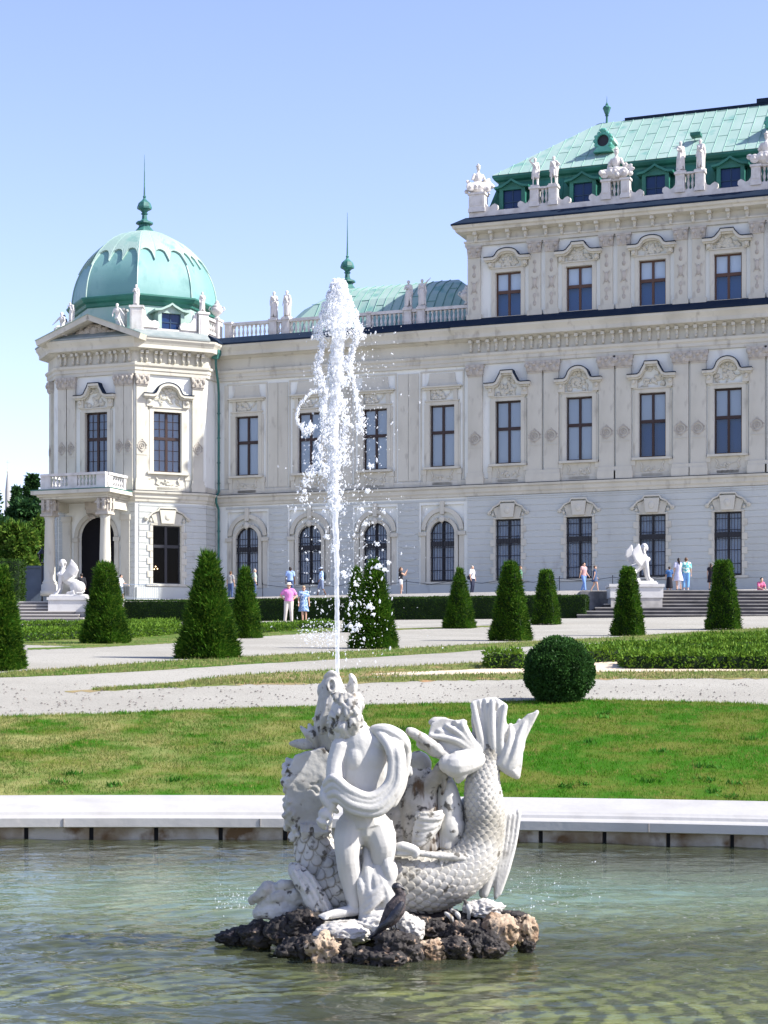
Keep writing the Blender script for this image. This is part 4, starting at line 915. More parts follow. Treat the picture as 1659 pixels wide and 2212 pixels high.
# joints of the coping
mb = MB()
for i in range(40):
    a = 2*math.pi*(i+.3)/40; 
    mb.M = Tr((PC[0]+(PA_-.131)*math.cos(a), PC[1]+(PB_-.131)*math.sin(a), 0)) @ Matrix.Rotation(math.atan2(PA_*math.cos(a)*-1, PB_*math.sin(a)*-1)*-1, 4, 'Z'); mb.box(-.006, .006, -.004, .01, .17, .27)
mb.M = Matrix.Identity(4); rpart(mb, 'joints', mat('mortar_joint', (.2, .19, .18), .9))
# floor of the pond and water
n = 160
mb = MB(); c = [(PC[0], PC[1], -.55)]; mb.add(c+ering(.05, -.55), [(0, 1+i, 1+(i+1) % n) for i in range(n)])
POOLF = mat('pond_floor', (.34, .34, .17), .9, (.17, .185, .08), 2.2, (.38, .62), .3, 8, col3=(.52, .47, .19), scale3=7, thr3=(.60, .75))
tag(mb.build('pond_floor', POOLF), kind='structure')
def water_mat():
    m = bpy.data.materials.new('pond_water'); m.use_nodes = True; nt = m.node_tree; nt.nodes.clear(); N = nt.nodes.new; Lk = nt.links.new
    out = N('ShaderNodeOutputMaterial'); tc = N('ShaderNodeTexCoord')
    def ns(scale, detail, st, rough=.5, dist=0):
        mp = N('ShaderNodeMapping'); mp.inputs['Scale'].default_value = st; Lk(tc.outputs['Object'], mp.inputs[0]); z = N('ShaderNodeTexNoise'); z.inputs['Scale'].default_value = scale; z.inputs['Detail'].default_value = detail; z.inputs['Roughness'].default_value = rough; z.inputs['Distortion'].default_value = dist; Lk(mp.outputs[0], z.inputs[0]); return z.outputs[0]
    h1 = ns(2.2, 2, (.8, 1.3, 1), .5, .5); h2 = ns(7.0, 2, (.8, 1.4, 1), .5, .8); h3 = ns(20, 2, (.8, 1.3, 1))
    a = N('ShaderNodeMath'); a.operation = 'MULTIPLY'; a.inputs[1].default_value = .62; Lk(h2, a.inputs[0]); b = N('ShaderNodeMath'); b.operation = 'ADD'; Lk(h1, b.inputs[0]); Lk(a.outputs[0], b.inputs[1])
    a2 = N('ShaderNodeMath'); a2.operation = 'MULTIPLY_ADD'; a2.inputs[1].default_value = .16; Lk(h3, a2.inputs[0]); Lk(b.outputs[0], a2.inputs[2])
    bp = N('ShaderNodeBump'); bp.inputs['Strength'].default_value = 1.0; bp.inputs['Distance'].default_value = .012; Lk(a2.outputs[0], bp.inputs['Height'])
    gl = N('ShaderNodeBsdfGlossy'); gl.inputs['Roughness'].default_value = .015; Lk(bp.outputs[0], gl.inputs['Normal'])
    fr = N('ShaderNodeFresnel'); fr.inputs[0].default_value = 1.33; Lk(bp.outputs[0], fr.inputs['Normal'])
    # milky, aerated water around the fountain; clearer towards the near edge and the right
    sp_ = N('ShaderNodeSeparateXYZ'); Lk(tc.outputs['Object'], sp_.inputs[0])
    gx = N('ShaderNodeMath'); gx.operation = 'MULTIPLY_ADD'; gx.inputs[1].default_value = .105; gx.inputs[2].default_value = -.02; Lk(sp_.outputs[0], gx.inputs[0])
    gy = N('ShaderNodeMath'); gy.operation = 'MULTIPLY_ADD'; gy.inputs[1].default_value = .30; gy.inputs[2].default_value = -.30*16.6; Lk(sp_.outputs[1], gy.inputs[0])
    cb = N('ShaderNodeCombineXYZ'); Lk(gx.outputs[0], cb.inputs[0]); Lk(gy.outputs[0], cb.inputs[1]); ln = N('ShaderNodeVectorMath'); ln.operation = 'LENGTH'; Lk(cb.outputs[0], ln.inputs[0])
    nzm = ns(.8, 3, (1, 1, 1)); ad = N('ShaderNodeMath'); ad.operation = 'MULTIPLY_ADD'; ad.inputs[1].default_value = .5; Lk(nzm, ad.inputs[0]); Lk(ln.outputs['Value'], ad.inputs[2])
    mr = N('ShaderNodeMapRange'); mr.inputs[1].default_value = .55; mr.inputs[2].default_value = 1.25; mr.inputs[3].default_value = .80; mr.inputs[4].default_value = .22; Lk(ad.outputs[0], mr.inputs[0])
    df = N('ShaderNodeBsdfDiffuse'); cm = N('ShaderNodeMix'); cm.data_type = 'RGBA'; cm.inputs[6].default_value = (.12, .19, .145, 1); cm.inputs[7].default_value = (.14, .165, .10, 1); Lk(ln.outputs['Value'], cm.inputs[0]); Lk(cm.outputs[2], df.inputs[0])
    tr = N('ShaderNodeBsdfTransparent'); tr.inputs[0].default_value = (.84, .9, .70, 1)
    rfn = N('ShaderNodeBsdfRefraction')
    m1 = N('ShaderNodeMixShader'); Lk(mr.outputs[0], m1.inputs[0]); Lk(tr.outputs[0], m1.inputs[1]); Lk(df.outputs[0], m1.inputs[2])
    m2 = N('ShaderNodeMixShader'); Lk(fr.outputs[0], m2.inputs[0]); Lk(m1.outputs[0], m2.inputs[1]); Lk(gl.outputs[0], m2.inputs[2]); Lk(m2.outputs[0], out.inputs[0]); nt.nodes.remove(rfn); return m
WATER = water_mat()
wr_ = np.random.default_rng(21); NW = 64
wl = np.exp(wr_.uniform(np.log(.11), np.log(1.1), NW)); wa = wr_.normal(math.pi/2, .75, NW); wp = wr_.uniform(0, 6.28, NW); kx, ky = 2*math.pi/wl*np.cos(wa), 2*math.pi/wl*np.sin(wa); am = .155*math.sqrt(2/NW)/(2*math.pi/wl)
def wave(X, Y):
    z = np.zeros_like(X); gust = .62+.38*np.sin(X*.9+1.3*np.sin(Y*.55))*np.cos(Y*.8+.5*np.sin(X*.7))
    for i in range(NW): z += am[i]*np.sin(kx[i]*X+ky[i]*Y+wp[i]+.6*np.sin(X*.8*(i % 3)+Y*.5))
    d = np.hypot(X+.0, Y-13.3); z = z*gust+.0035*np.sin(d*26)*np.exp(-((d-2.4)/1.5)**2); return z
gxs = np.concatenate([np.arange(-19, -6.2, .25), np.arange(-6.2, 6.2, .036), np.arange(6.2, 13.01, .25)]); gys = np.concatenate([np.arange(3.5, 8.9, .2), np.arange(8.9, 22.7, .036)])
XX, YY = np.meshgrid(gxs, gys); V = np.stack([XX, YY, wave(XX, YY)], -1).reshape(-1, 3); nx = len(gxs); I = np.arange(len(gxs)*len(gys)).reshape(len(gys), nx)
cxx = (gxs[:-1]+gxs[1:])/2; cyy = (gys[:-1]+gys[1:])/2; MX, MY = np.meshgrid(cxx, cyy); ok = np.hypot((MX-PC[0])/PA_, (MY-PC[1])/PB_) < 1.035
FQ = np.stack([I[:-1, :-1], I[:-1, 1:], I[1:, 1:], I[1:, :-1]], -1)[ok]
tag(raw_mesh('water', V, FQ, WATER, smooth=True), kind='structure')
# ---- topiary
def pyramid_pts(n, w, h, tw, rnd_=.0):
    # points on the sides and top of a clipped pyramid; w, tw half widths at foot and top
    u = rng.uniform(-1, 1, n); t = 1-np.sqrt(1-rng.uniform(0, 1, n)*(1-(tw/w)**2)); t = t/(1-tw/w) if w != tw else rng.uniform(0, 1, n); t = np.clip(t, 0, 1)
    s = rng.integers(0, 4, n); ww = w+(tw-w)*t; a = np.where(s == 0, u, np.where(s == 1, 1, np.where(s == 2, u, -1))); b = np.where(s == 0, -1, np.where(s == 1, u, np.where(s == 2, 1, u)))
    nx_ = np.where(s == 1, 1., np.where(s == 3, -1., 0)); ny_ = np.where(s == 0, -1., np.where(s == 2, 1., 0)); nz_ = np.full(n, (w-tw)/h)
    if rnd_:                      # round the corners
        q = np.maximum(np.abs(a), np.abs(b)); l = np.hypot(a, b); k = (1-rnd_)+rnd_*q/l; a = a*k; b = b*k; nx_ = nx_*(1-rnd_)+rnd_*a/l; ny_ = ny_*(1-rnd_)+rnd_*b/l
    P = np.stack([a*ww, b*ww, t*h], 1); N = np.stack([nx_, ny_, nz_], 1)
    k = n//14; Pt = np.stack([rng.uniform(-tw, tw, k), rng.uniform(-tw, tw, k), np.full(k, h)+rng.uniform(-.02, .05, k)], 1); Nt = np.tile([0, 0, 1.0], (k, 1))
    return np.vstack([P, Pt]), np.vstack([N, Nt])
def topiary(px, py, top, wpx, twpx, label, rot=-TH, rnd_=.2, n=9000, rough=.0):
    b = hit(px, py); Y = b.y; s = Y/F; h = (py-top)*s; w = wpx*s/2; tw = twpx*s/2; b = Vector((b.x, b.y+w, G(b.x, b.y+w)-.03)); b.x = (px-829.5)/F*b.y
    c_ = math.cos(rot)+abs(math.sin(rot)); k = 1/(c_*(1-rnd_)+rnd_); w *= k; tw *= k
    t = empty('clipped_yew', b, rot); tag(t, label, 'topiary', 'clipped yew cones along the gravel paths')
    P, N = pyramid_pts(n, w, h*.97, tw, rnd_)
    bump = np.array([noise.noise(Vector(p)*2.6) for p in P]); bump2 = np.array([noise.noise(Vector(p)*9) for p in P])
    P = P+N*(bump*.05+bump2*.03-.02+rng.normal(0, .022, len(P)))[:, None]
    V_, F_ = leaves(P, N, .11+.045*rough, .03, .55, up=.55); V2, F2 = leaves(P[::3], N[::3], (.15+.07*rough), .024, .45, up=.5+.4*rough)
    V_ = np.vstack([V_, V2]); F_ = np.vstack([F_, F2+len(V_)-len(V2)])
    raw_mesh('crown', V_, F_, YEW, t)
    mb = MB(); mb.taper(-w*.93, w*.93, -w*.93, w*.93, .08, h*.955, (w-tw)*.97) if rnd_ < .5 else mb.lathe([(w*.9, .08), (w*.93, .2), (tw*.8+.02, h*.94)], 14); mb.build('inner_twigs', YEWC, t)
    mb = MB(); mb.tube([(0, 0, -.1), (0, 0, .3)], .06, 7); mb.build('trunk', BARK, t); return t
topiary(450, 1424, 1200, 128, 22, 'tallest loose yew cone, left of the fountain jet, nearest the gravel edge', rnd_=.55, n=15000, rough=1)
topiary(228, 1391, 1220, 98, 30, 'yew cone just right of the left winged sphinx', rnd_=.5, n=10000, rough=.8)
topiary(5, 1450, 1230, 90, 14, 'dark yew cone cut by the left edge of the photo', rnd_=.55, n=14000, rough=.5)
topiary(530, 1379, 1230, 66, 14, 'small yew cone half hidden behind the tallest cone', rnd_=.55, n=7000, rough=.8)
topiary(771, 1366, 1229, 56, 12, 'darker yew cone standing behind the one spattered by the jet', rnd_=.55, n=6000, rough=.5)
topiary(808, 1402, 1216, 100, 18, 'yew cone just right of the jet, seen through the falling drops', rnd_=.55, n=12000, rough=.6)
topiary(993, 1358, 1231, 70, 12, 'slim pointed yew cone in front of the dark hedge beside the man in white', rnd_=.55, n=7000, rough=.4)
topiary(1103, 1385, 1215, 94, 30, 'tall sharp-edged yew obelisk right of the fountain', rnd_=.08, n=11000)
topiary(1180, 1350, 1232, 66, 26, 'small yew obelisk before the right end of the long hedge', rnd_=.12, n=7000)
topiary(1357, 1374, 1226, 74, 26, 'yew obelisk standing in front of the right sphinx pedestal', rnd_=.1, n=9000)
topiary(1563, 1361, 1211, 82, 36, 'yew obelisk in front of the steps, nearest the right edge', rnd_=.08, n=9000)
# ball of box
b = hit(1208, 1524, lo=24); Y = b.y+.55; rb = 74*Y/F; c = Vector(((1208-829.5)/F*Y, Y, EYE-(1451-1480)/F*Y)); 
t = empty('clipped_box_ball', (c.x, c.y, G(c.x, c.y))); tag(t, 'round dark green box bush on the edge of the lawn, right of the fish tail', 'bush')
n = 26000; D = rng.normal(size=(n, 3)); D /= np.linalg.norm(D, axis=1)[:, None]
r_ = rb*(1+.09*np.array([noise.noise(Vector(d)*2.4) for d in D])+.07*np.array([noise.noise(Vector(d)*9) for d in D])-rng.uniform(0, .13, n)); P = D*r_[:, None]; P[:, 2] += c.z-G(c.x, c.y)
V_, F_ = leaves(P, D, .046, .030, .8, up=.3); raw_mesh('crown', V_, F_, BOXL, t)
mb = MB(); mb.ell((0, 0, c.z-G(c.x, c.y)), rb*.88, None, 20, 14); mb.build('inner_twigs', YEWC, t, True)
mb = MB(); mb.tube([(0, 0, -.05), (0, 0, .3)], .05, 7); mb.build('trunk', BARK, t)
# hedges
def hedge(name, A, B, depth, h0, h1, mt, label, cat, group=None, dens=900, L=.07, W=.03, jit=.8, up=.3, zfun=G, ends=True, wob=.03):
    A = Vector(A); B = Vector(B); d = B-A; Ln = d.length; u = d/Ln; nrm = Vector((u.y, -u.x))      # nrm: towards the camera side
    if nrm.y > 0: nrm = -nrm
    nf = int(Ln*h1*dens); nt_ = int(Ln*depth*dens)
    a = rng.uniform(0, Ln, nf); z = rng.uniform(0, 1, nf); Pf = np.array([[A.x+u.x*i, A.y+u.y*i, 0] for i in a]); zb = np.array([zfun(p[0], p[1]) for p in Pf]); hh = h0+(h1-h0)*1.0
    Pf[:, 2] = zb+z*h1; Nf = np.tile([nrm.x, nrm.y, .1], (nf, 1))
    a2 = rng.uniform(0, Ln, nt_); e = rng.uniform(0, depth, nt_); Pt = np.array([[A.x+u.x*i-nrm.x*j, A.y+u.y*i-nrm.y*j, 0] for i, j in zip(a2, e)]); zt = np.array([zfun(A.x+u.x*i, A.y+u.y*i) for i in a2]); Pt[:, 2] = zt+h1
    Nt = np.tile([0, 0, 1.0], (nt_, 1)); Ps = []; Ns = []
    for E_, sgn in ((A, -1), (B, 1)):
        k_ = int(depth*h1*dens); e = rng.uniform(0, depth, k_); zz = rng.uniform(0, h1, k_); zb_ = zfun(E_.x, E_.y); Ps.append(np.stack([E_.x-nrm.x*e, E_.y-nrm.y*e, zb_+zz], 1)); Ns.append(np.tile([u.x*sgn, u.y*sgn, .1], (k_, 1)))
    P = np.vstack([Pf, Pt]+Ps); N = np.vstack([Nf, Nt]+Ns)
    P += N*(np.array([noise.noise(Vector(p)*1.5) for p in P])*wob+rng.normal(0, wob*.5, len(P)))[:, None]
    V_, F_ = leaves(P, N, L, W, jit, up=up); o = raw_mesh('foliage', V_, F_, mt)
    t = empty(name, (A.x, A.y, zfun(A.x, A.y))); o.parent = t; o.matrix_parent_inverse = Tr(-t.location); tag(t, label, cat, group)
    mb = MB(); vs = []
    for k_ in range(13):
        p = A+d*(k_/12); zb_ = zfun(p.x, p.y); q = p-nrm*.04; r2 = p-nrm*(depth-.03); vs += [(q.x, q.y, zb_-.1), (q.x, q.y, zb_+h1-.04), (r2.x, r2.y, zb_+h1-.04), (r2.x, r2.y, zb_-.1)]
    fs = [(i*4+j, i*4+(j+1) % 4, (i+1)*4+(j+1) % 4, (i+1)*4+j) for i in range(12) for j in range(4)]+[(0, 1, 2, 3), (48, 49, 50, 51)]
    mb.add(vs, fs); c_ = mb.build('inner_twigs', YEWC); c_.parent = t; c_.matrix_parent_inverse = Tr(-t.location); return t
def qline(px, q0):
    t_ = (px-829.5)/F; return (t_*q0/(1+.25*t_), q0/(1+.25*t_))
hedge('long_hedge', qline(268, 88.6), qline(1264, 88.6), 1.2, 1.05, 1.08, DARKF, 'long low dark green hedge below the terrace edge', 'hedge', dens=620, L=.08, W=.035)
def phedge(A, B, depth, h, label, dens=520):
    return hedge('box_hedge', A, B, depth, h, h, PART, label, 'hedge', 'low box hedges of the parterre', dens=dens, L=.10, W=.045, jit=.9, up=.5, wob=.07)
def hp(px, py): v = hit(px, py); return (v.x, v.y)
phedge(hp(1350, 1446), hp(1760, 1448), 1.1, .32, 'front row of low bright green hedge at the right edge')
phedge(hp(1430, 1432), hp(1760, 1428), 1.4, .30, 'second row of low green hedge behind the front row on the right')
phedge(hp(1480, 1417), hp(1760, 1411), 1.8, .34, 'third row of low green hedge at the right edge')
phedge(hp(1560, 1405), hp(1760, 1399), 2.0, .34, 'farthest row of low green hedge at the right edge')
phedge(hp(1345, 1428), hp(1440, 1420), 1.0, .3, 'curved bit of low hedge joining the rows, left of them')
phedge(hp(1272, 1434), hp(1345, 1430), 1.2, .3, 'short low hedge just right of the round bush')
phedge(hp(1057, 1446), hp(1128, 1446), .8, .36, 'tiny low hedge just left of the round bush')
phedge(hp(45, 1362), hp(200, 1358), 1.2, .28, 'low dark hedge below the left steps, rear row')
phedge(hp(55, 1386), hp(200, 1380), 1.5, .30, 'low bright hedge left of the second cone, front row')
phedge(hp(270, 1380), hp(395, 1368), 1.5, .30, 'low bright hedge between the second and the tallest cone, front row')
phedge(hp(275, 1360), hp(390, 1354), 1.2, .26, 'low hedge between the second and the tallest cone, rear row')
phedge(hp(560, 1368), hp(640, 1362), 1.2, .24, 'low hedge at the feet of the man in pink')
phedge(hp(640, 1359), hp(725, 1357), 1.2, .24, 'low hedge at the feet of the woman in the blue dress')
# ---- terrace, steps, retaining wall
FE = [(-45, 100, 6.05), (-30, 96, 6.1), (-15.4, 92.8, 6.2), (-4.3, 91.2, 6.42), (9.2, 88.6, 6.55), (13, 89.2, 6.56), (45, 89.2, 6.6)]
def TZ(x, y):
    yf = float(np.interp(x, [p[0] for p in FE], [p[1] for p in FE])); zf = float(np.interp(x, [p[0] for p in FE], [p[2] for p in FE])); yb = PY0-(x-PX0)*ST/CT
    return zf+(7.84-zf)*min(max((y-yf)/(yb-yf), 0), 1.05)
TERR = gravel_mat('terrace_gravel', (.32, .305, .28), (.36, .345, .32), (.23, .22, .20))
V = []; xs2 = np.arange(-45, 45.1, 1.5)
for x in xs2:
    yf = float(np.interp(x, [p[0] for p in FE], [p[1] for p in FE])); yb = PY0-(x-PX0)*ST/CT+14
    V.append((x, yf, 4.3))
    for j in range(13): y = yf+(yb-yf)*j/12; V.append((x, y, TZ(x, y)))
o = raw_mesh('terrace', V, [(i*14+j, (i+1)*14+j, (i+1)*14+j+1, i*14+j+1) for i in range(len(xs2)-1) for j in range(13)], TERR); tag(o, kind='structure')
STEPD = mat('shade_dark_step_stone', (.065, .062, .065), .85, (.04, .04, .042), 1.5, (.45, .65), .3, 8); STEPL = mat('sun_pale_step_nosing', (.26, .25, .235), .85, (.17, .165, .155), 1.3, (.45, .65))  # weathered stone; riser shade and tread sunlight are also put into the colours
OLDW = mat('old_wall_stone', (.25, .245, .235), .9, (.10, .10, .10), 1.2, (.42, .6), .5, 6)
def stairs(label, x0, x1, dxl, dxr, yb, zb, zt, n, tread=.36, lm=STEPD, nm=None):
    t = empty('garden_steps', ((x0+x1)/2, yb, zb)); tag(t, label, 'steps'); r = (zt-zb)/n; I = Tr(-t.location)
    for i in range(n):
        xa = x0+dxl*i; xb = x1-dxr*i; y = yb+tread*i; mb = MB(); mb.box(xa+.02, xb-.02, y+.03, yb+tread*n+2.2, zb-.3 if i == 0 else zb+r*i-.01, zb+r*(i+1)-.055); o = mb.build('step', lm, t); o.matrix_parent_inverse = I
        mb = MB(); mb.box(xa, xb, y, yb+tread*n+2.2 if i == n-1 else y+tread+.06, zb+r*(i+1)-.054, zb+r*(i+1)); c_ = mb.build('nosing', nm or STEPL, o)
    return t
stairs('wide dark stone steps rising to the terrace at the right', 9.2, 27.5, .47, .3, 86.0, 5.10, 6.57, 8)
stairs('pale stone steps rising to the porch at the far left', -30, -14.85, .2, .27, 90.4, 4.95, 6.2, 7, lm=mat('shade_toned_step_stone', (.16, .15, .14), .85), nm=mat('sun_toned_nosing', (.44, .42, .39), .85))  # shadowed risers and sunlit treads are painted as two stone tones
mb = MB(); mb.box(9.6, 12.9, 88.2, 89.3, 4.8, 6.5); tag(mb.build('retaining_wall', OLDW), 'dark weathered terrace wall between the hedge end and the right steps', 'wall')
mb = MB(); mb.box(-14.9, -13.4, 91.2, 92.6, 4.6, 6.35); tag(mb.build('retaining_wall', OLDW), 'dark weathered terrace wall right of the left sphinx', 'wall')
# ---- left background: trees, clipped hedge, grey wall, lantern, spire
CONI = leafmat('conifer_needles', (.010, .035, .014), (.03, .08, .025), (.05, .11, .03), sc=.5)
DECI = leafmat('light_leaves', (.035, .09, .010), (.07, .14, .018), (.14, .19, .03), sc=.6)
def tree(px, Y, ybase, ytop, wpx, mt, label, kind='round', n=7000, L=.35, seed=0):
    r = np.random.default_rng(seed+40); s = Y/F; h = (ybase-ytop)*s; w = wpx*s/2; x = (px-829.5)/F*Y; zb = EYE-(ybase-1480)/F*Y
    t = empty('conifer' if kind == 'cone' else 'tree', (x, Y, zb)); tag(t, label, 'tree', None)
    mb = MB(); mb.tube([(0, 0, -3), (.05*h*.2, 0, h*.4), (0, 0, h*.85)], [w*.10, w*.07, w*.02], 8)
    cl = []; k = 46
    for i in range(k):
        a = r.uniform(0, 6.28)
        if kind == 'cone': tt = (i+.5)/k; rr = w*(1-tt)**.8*r.uniform(.3, 1.0); z = h*(.12+.86*tt); cs = (.16*w+.22*w*(1-tt), )
        else: tt = r.uniform(.15, 1); rr = w*.8*math.sqrt(max(1-(2*tt-1.05)**2, .05))*r.uniform(.3, 1); z = h*tt*.9; cs = (.30*w, )
        c_ = np.array([rr*math.cos(a), rr*math.sin(a), z]); cl.append((c_, cs[0])); mb.tube([(0, 0, max(z-h*.12, 0)), tuple(c_)], [w*.03, w*.01], 5)
    mb.build('trunk', BARK, t)
    Ps = []; Ns = []
    for c_, cs in cl:
        q = n//k; D = r.normal(size=(q, 3)); D /= np.linalg.norm(D, axis=1)[:, None]; rr = cs*r.uniform(.45, 1.05, q)
        P = c_+D*rr[:, None]*np.array([1.25, 1.25, .55 if kind == 'cone' else .8]); Ps.append(P); Ns.append(D)
    P = np.vstack(Ps); N = np.vstack(Ns); N[:, 2] += .1 if kind != 'cone' else -.1
    V_, F_ = leaves(P, N, L, L*.45, .7); raw_mesh('crown', V_, F_, mt, t); return t
tree(70, 165, 1290, 1024, 76, CONI, 'tall dark conifer with open branches, left of the pavilion', 'cone', 5200, .55, 1)
tree(-22, 160, 1290, 1016, 70, CONI, 'dark conifer cut by the left edge', 'cone', 5200, .55, 2)
tree(36, 170, 1290, 1050, 40, CONI, 'narrow dark conifer between the two taller ones at the left', 'cone', 4800, .5, 3)
tree(-35, 150, 1290, 1060, 130, CONI, 'broad dark tree mostly outside the left edge', 'round', 5000, .5, 6)
tree(48, 155, 1290, 1070, 110, CONI, 'dense dark tree filling the gap behind the porch column', 'round', 7000, .5, 7)
tree(30, 140, 1250, 1130, 110, DECI, 'bright yellow green tree low at the left edge', 'round', 7000, .45, 4)
tree(82, 146, 1250, 1105, 60, DECI, 'bright green tree right beside the porch column', 'round', 4500, .42, 5)
xh = (-30-829.5)/F*112; xh2 = (40-829.5)/F*112
hedge('tall_hedge', (xh-8, 112), (xh2, 112), 2, 2.6, 2.75, DARKF, 'tall dark clipped hedge at the far left behind the steps', 'hedge', dens=150, L=.16, W=.07, zfun=lambda x, y: TZ(x, y)-.1)
mb = MB(); xa = (36-829.5)/F*122; xb = (112-829.5)/F*122; zt = EYE-(1222-1480)/F*122; mb.box(xa-.5, xb, 122, 122.4, 7, zt-.15); mb.box(xa-.5, xb, 121.9, 122.5, zt-.148, zt)
tag(mb.build('garden_wall', mat('slate_blue_wall', (.10, .13, .17), .8, (.07, .09, .12), .6)), 'blue grey wall between the tall hedge and the porch', 'wall')
lp = empty('lantern_post', ((91-829.5)/F*121, 121, 7.3)); tag(lp, 'black lantern peeping over the blue grey wall beside the porch column', 'lantern')
zl = EYE-(1204-1480)/F*121-7.3; mb = MB(); mb.lathe([(.09, 0), (.05, .4), (.04, zl-.45), (.1, zl-.4), (.04, zl-.35)], 8); mb.build('post', IRON, lp)
mb = MB(); mb.lathe([(.12, zl-.33), (.26, zl+.25)], 6); mb.build('glass', GLASS, lp)
mb = MB(); mb.lathe([(.33, zl+.25), (.2, zl+.42), (.06, zl+.55), (.03, zl+.68)], 6)
for i in range(6):
    a = math.pi/3*i; mb.tube([(.13*math.cos(a), .13*math.sin(a), zl-.33), (.28*math.cos(a), .28*math.sin(a), zl+.25)], .018, 4)
mb.build('roof', IRON, lp)
s_ = 480; cs = empty('church_spire', ((17-829.5)/F*s_, s_, 20)); tag(cs, 'slim far away church spire with a cross above the trees at the left', 'church spire')
zt = EYE-(1060-1480)/F*s_-20; u1 = s_/F
mb = MB(); mb.lathe([(9*u1, zt-20), (6*u1, zt), (3.0*u1, zt+28*u1), (1.2*u1, zt+38*u1)], 8); mb.build('spire', mat('spire_stone', (.33, .33, .32), .8), cs)
mb = MB(); mb.lathe([(.6*u1, zt+36*u1), (2.2*u1, zt+39*u1), (2.4*u1, zt+42*u1), (.6*u1, zt+45*u1)], 8); mb.tube([(0, 0, zt+44*u1), (0, 0, zt+70*u1)], .5*u1, 5); mb.tube([(-4*u1, 0, zt+62*u1), (4*u1, 0, zt+62*u1)], .4*u1, 5); mb.build('cross', STONE, cs)
# crowd barrier and rope fence on the terrace
cb = empty('crowd_barrier', loc2w(-20.3, -7.5, 0)+Vector((0, 0, 0)), -TH+R(35)); cb.location.z = TZ(cb.location.x, cb.location.y); tag(cb, 'grey metal crowd barrier below the dark pavilion window', 'barrier')
GALV = mat('galvanised_steel', (.28, .34, .42), .4, metal=.6)
mb = MB(); W_ = 1.45; mb.tube([(-W_, 0, .15), (-W_, 0, .95), (-W_+.1, 0, 1.05), (W_-.1, 0, 1.05), (W_, 0, .95), (W_, 0, .15), (-W_, 0, .15)], .025, 6); mb.build('frame', GALV, cb)
mb = MB(); 
for i in range(1, 20): mb.tube([(-W_+2*W_*i/20, 0, .15), (-W_+2*W_*i/20, 0, 1.05)], .009, 4)
mb.build('bars', GALV, cb)
for q in (-1, 1):
    mb = MB(); mb.box(q*1.1-.02, q*1.1+.02, -.3, .3, 0, .03); mb.box(q*1.1-.015, q*1.1+.015, -.015, .015, .03, .15); mb.build('foot', GALV, cb)
rf = empty('rope_fence', (0, 0, 0)); tag(rf, 'thin iron posts joined by a drooping chain along the palace wall', 'fence'); prev = None
for k_ in range(9):
    sx = -13.5+k_*3.4; p = loc2w(sx, -2.6, 0); p.z = TZ(p.x, p.y); 
    mb = MB(); mb.lathe([(.13, 0), (.1, .04), (.022, .06), (.022, .95), (.04, .98), (.01, 1.03)], 8, p); mb.build('post', IRON, rf)
    if prev: q = MB(); q.tube([prev+Vector((0, 0, .9)), (prev+p)/2+Vector((0, 0, .68)), p+Vector((0, 0, .9))], .016, 4); q.build('chain', IRON, rf)
    prev = p
# ================================================================ FIGURES: visitors, roof statues, sphinxes
SKIN = mat('skin', (.50, .31, .22), .6); SKIND = mat('dark_skin', (.12, .065, .04), .6)
_cm = {}
def cloth(c, c2=None, sc=14):
    k = (c, c2)
    if k not in _cm: _cm[k] = mat('cloth', c, .85, c2, sc, (.47, .53))
    return _cm[k]
HAIRC = {'dark': mat('dark_hair', (.018, .012, .01), .5), 'brown': mat('brown_hair', (.09, .045, .02), .5), 'grey': mat('grey_hair', (.30, .27, .24), .6), 'blond': mat('fair_hair', (.34, .24, .12), .5)}
BASE_J = dict(head=(0, -.01, 1.60), neck=(0, .01, 1.46), chest=(0, 0, 1.27), waist=(0, .01, 1.08), pelvis=(0, .01, .95),
    sl=(-.175, .01, 1.40), sr=(.175, .01, 1.40), el=(-.235, .02, 1.12), er=(.235, .02, 1.12), wl=(-.25, -.06, .88), wr=(.25, -.06, .88),
    hl=(-.085, .01, .93), hr=(.085, .01, .93), kl=(-.10, -.02, .50), kr=(.10, -.02, .50), al=(-.10, .03, .09), ar=(.10, .03, .09))
def joints(**k): J = dict(BASE_J); J.update(k); return {a: Vector(b) for a, b in J.items()}
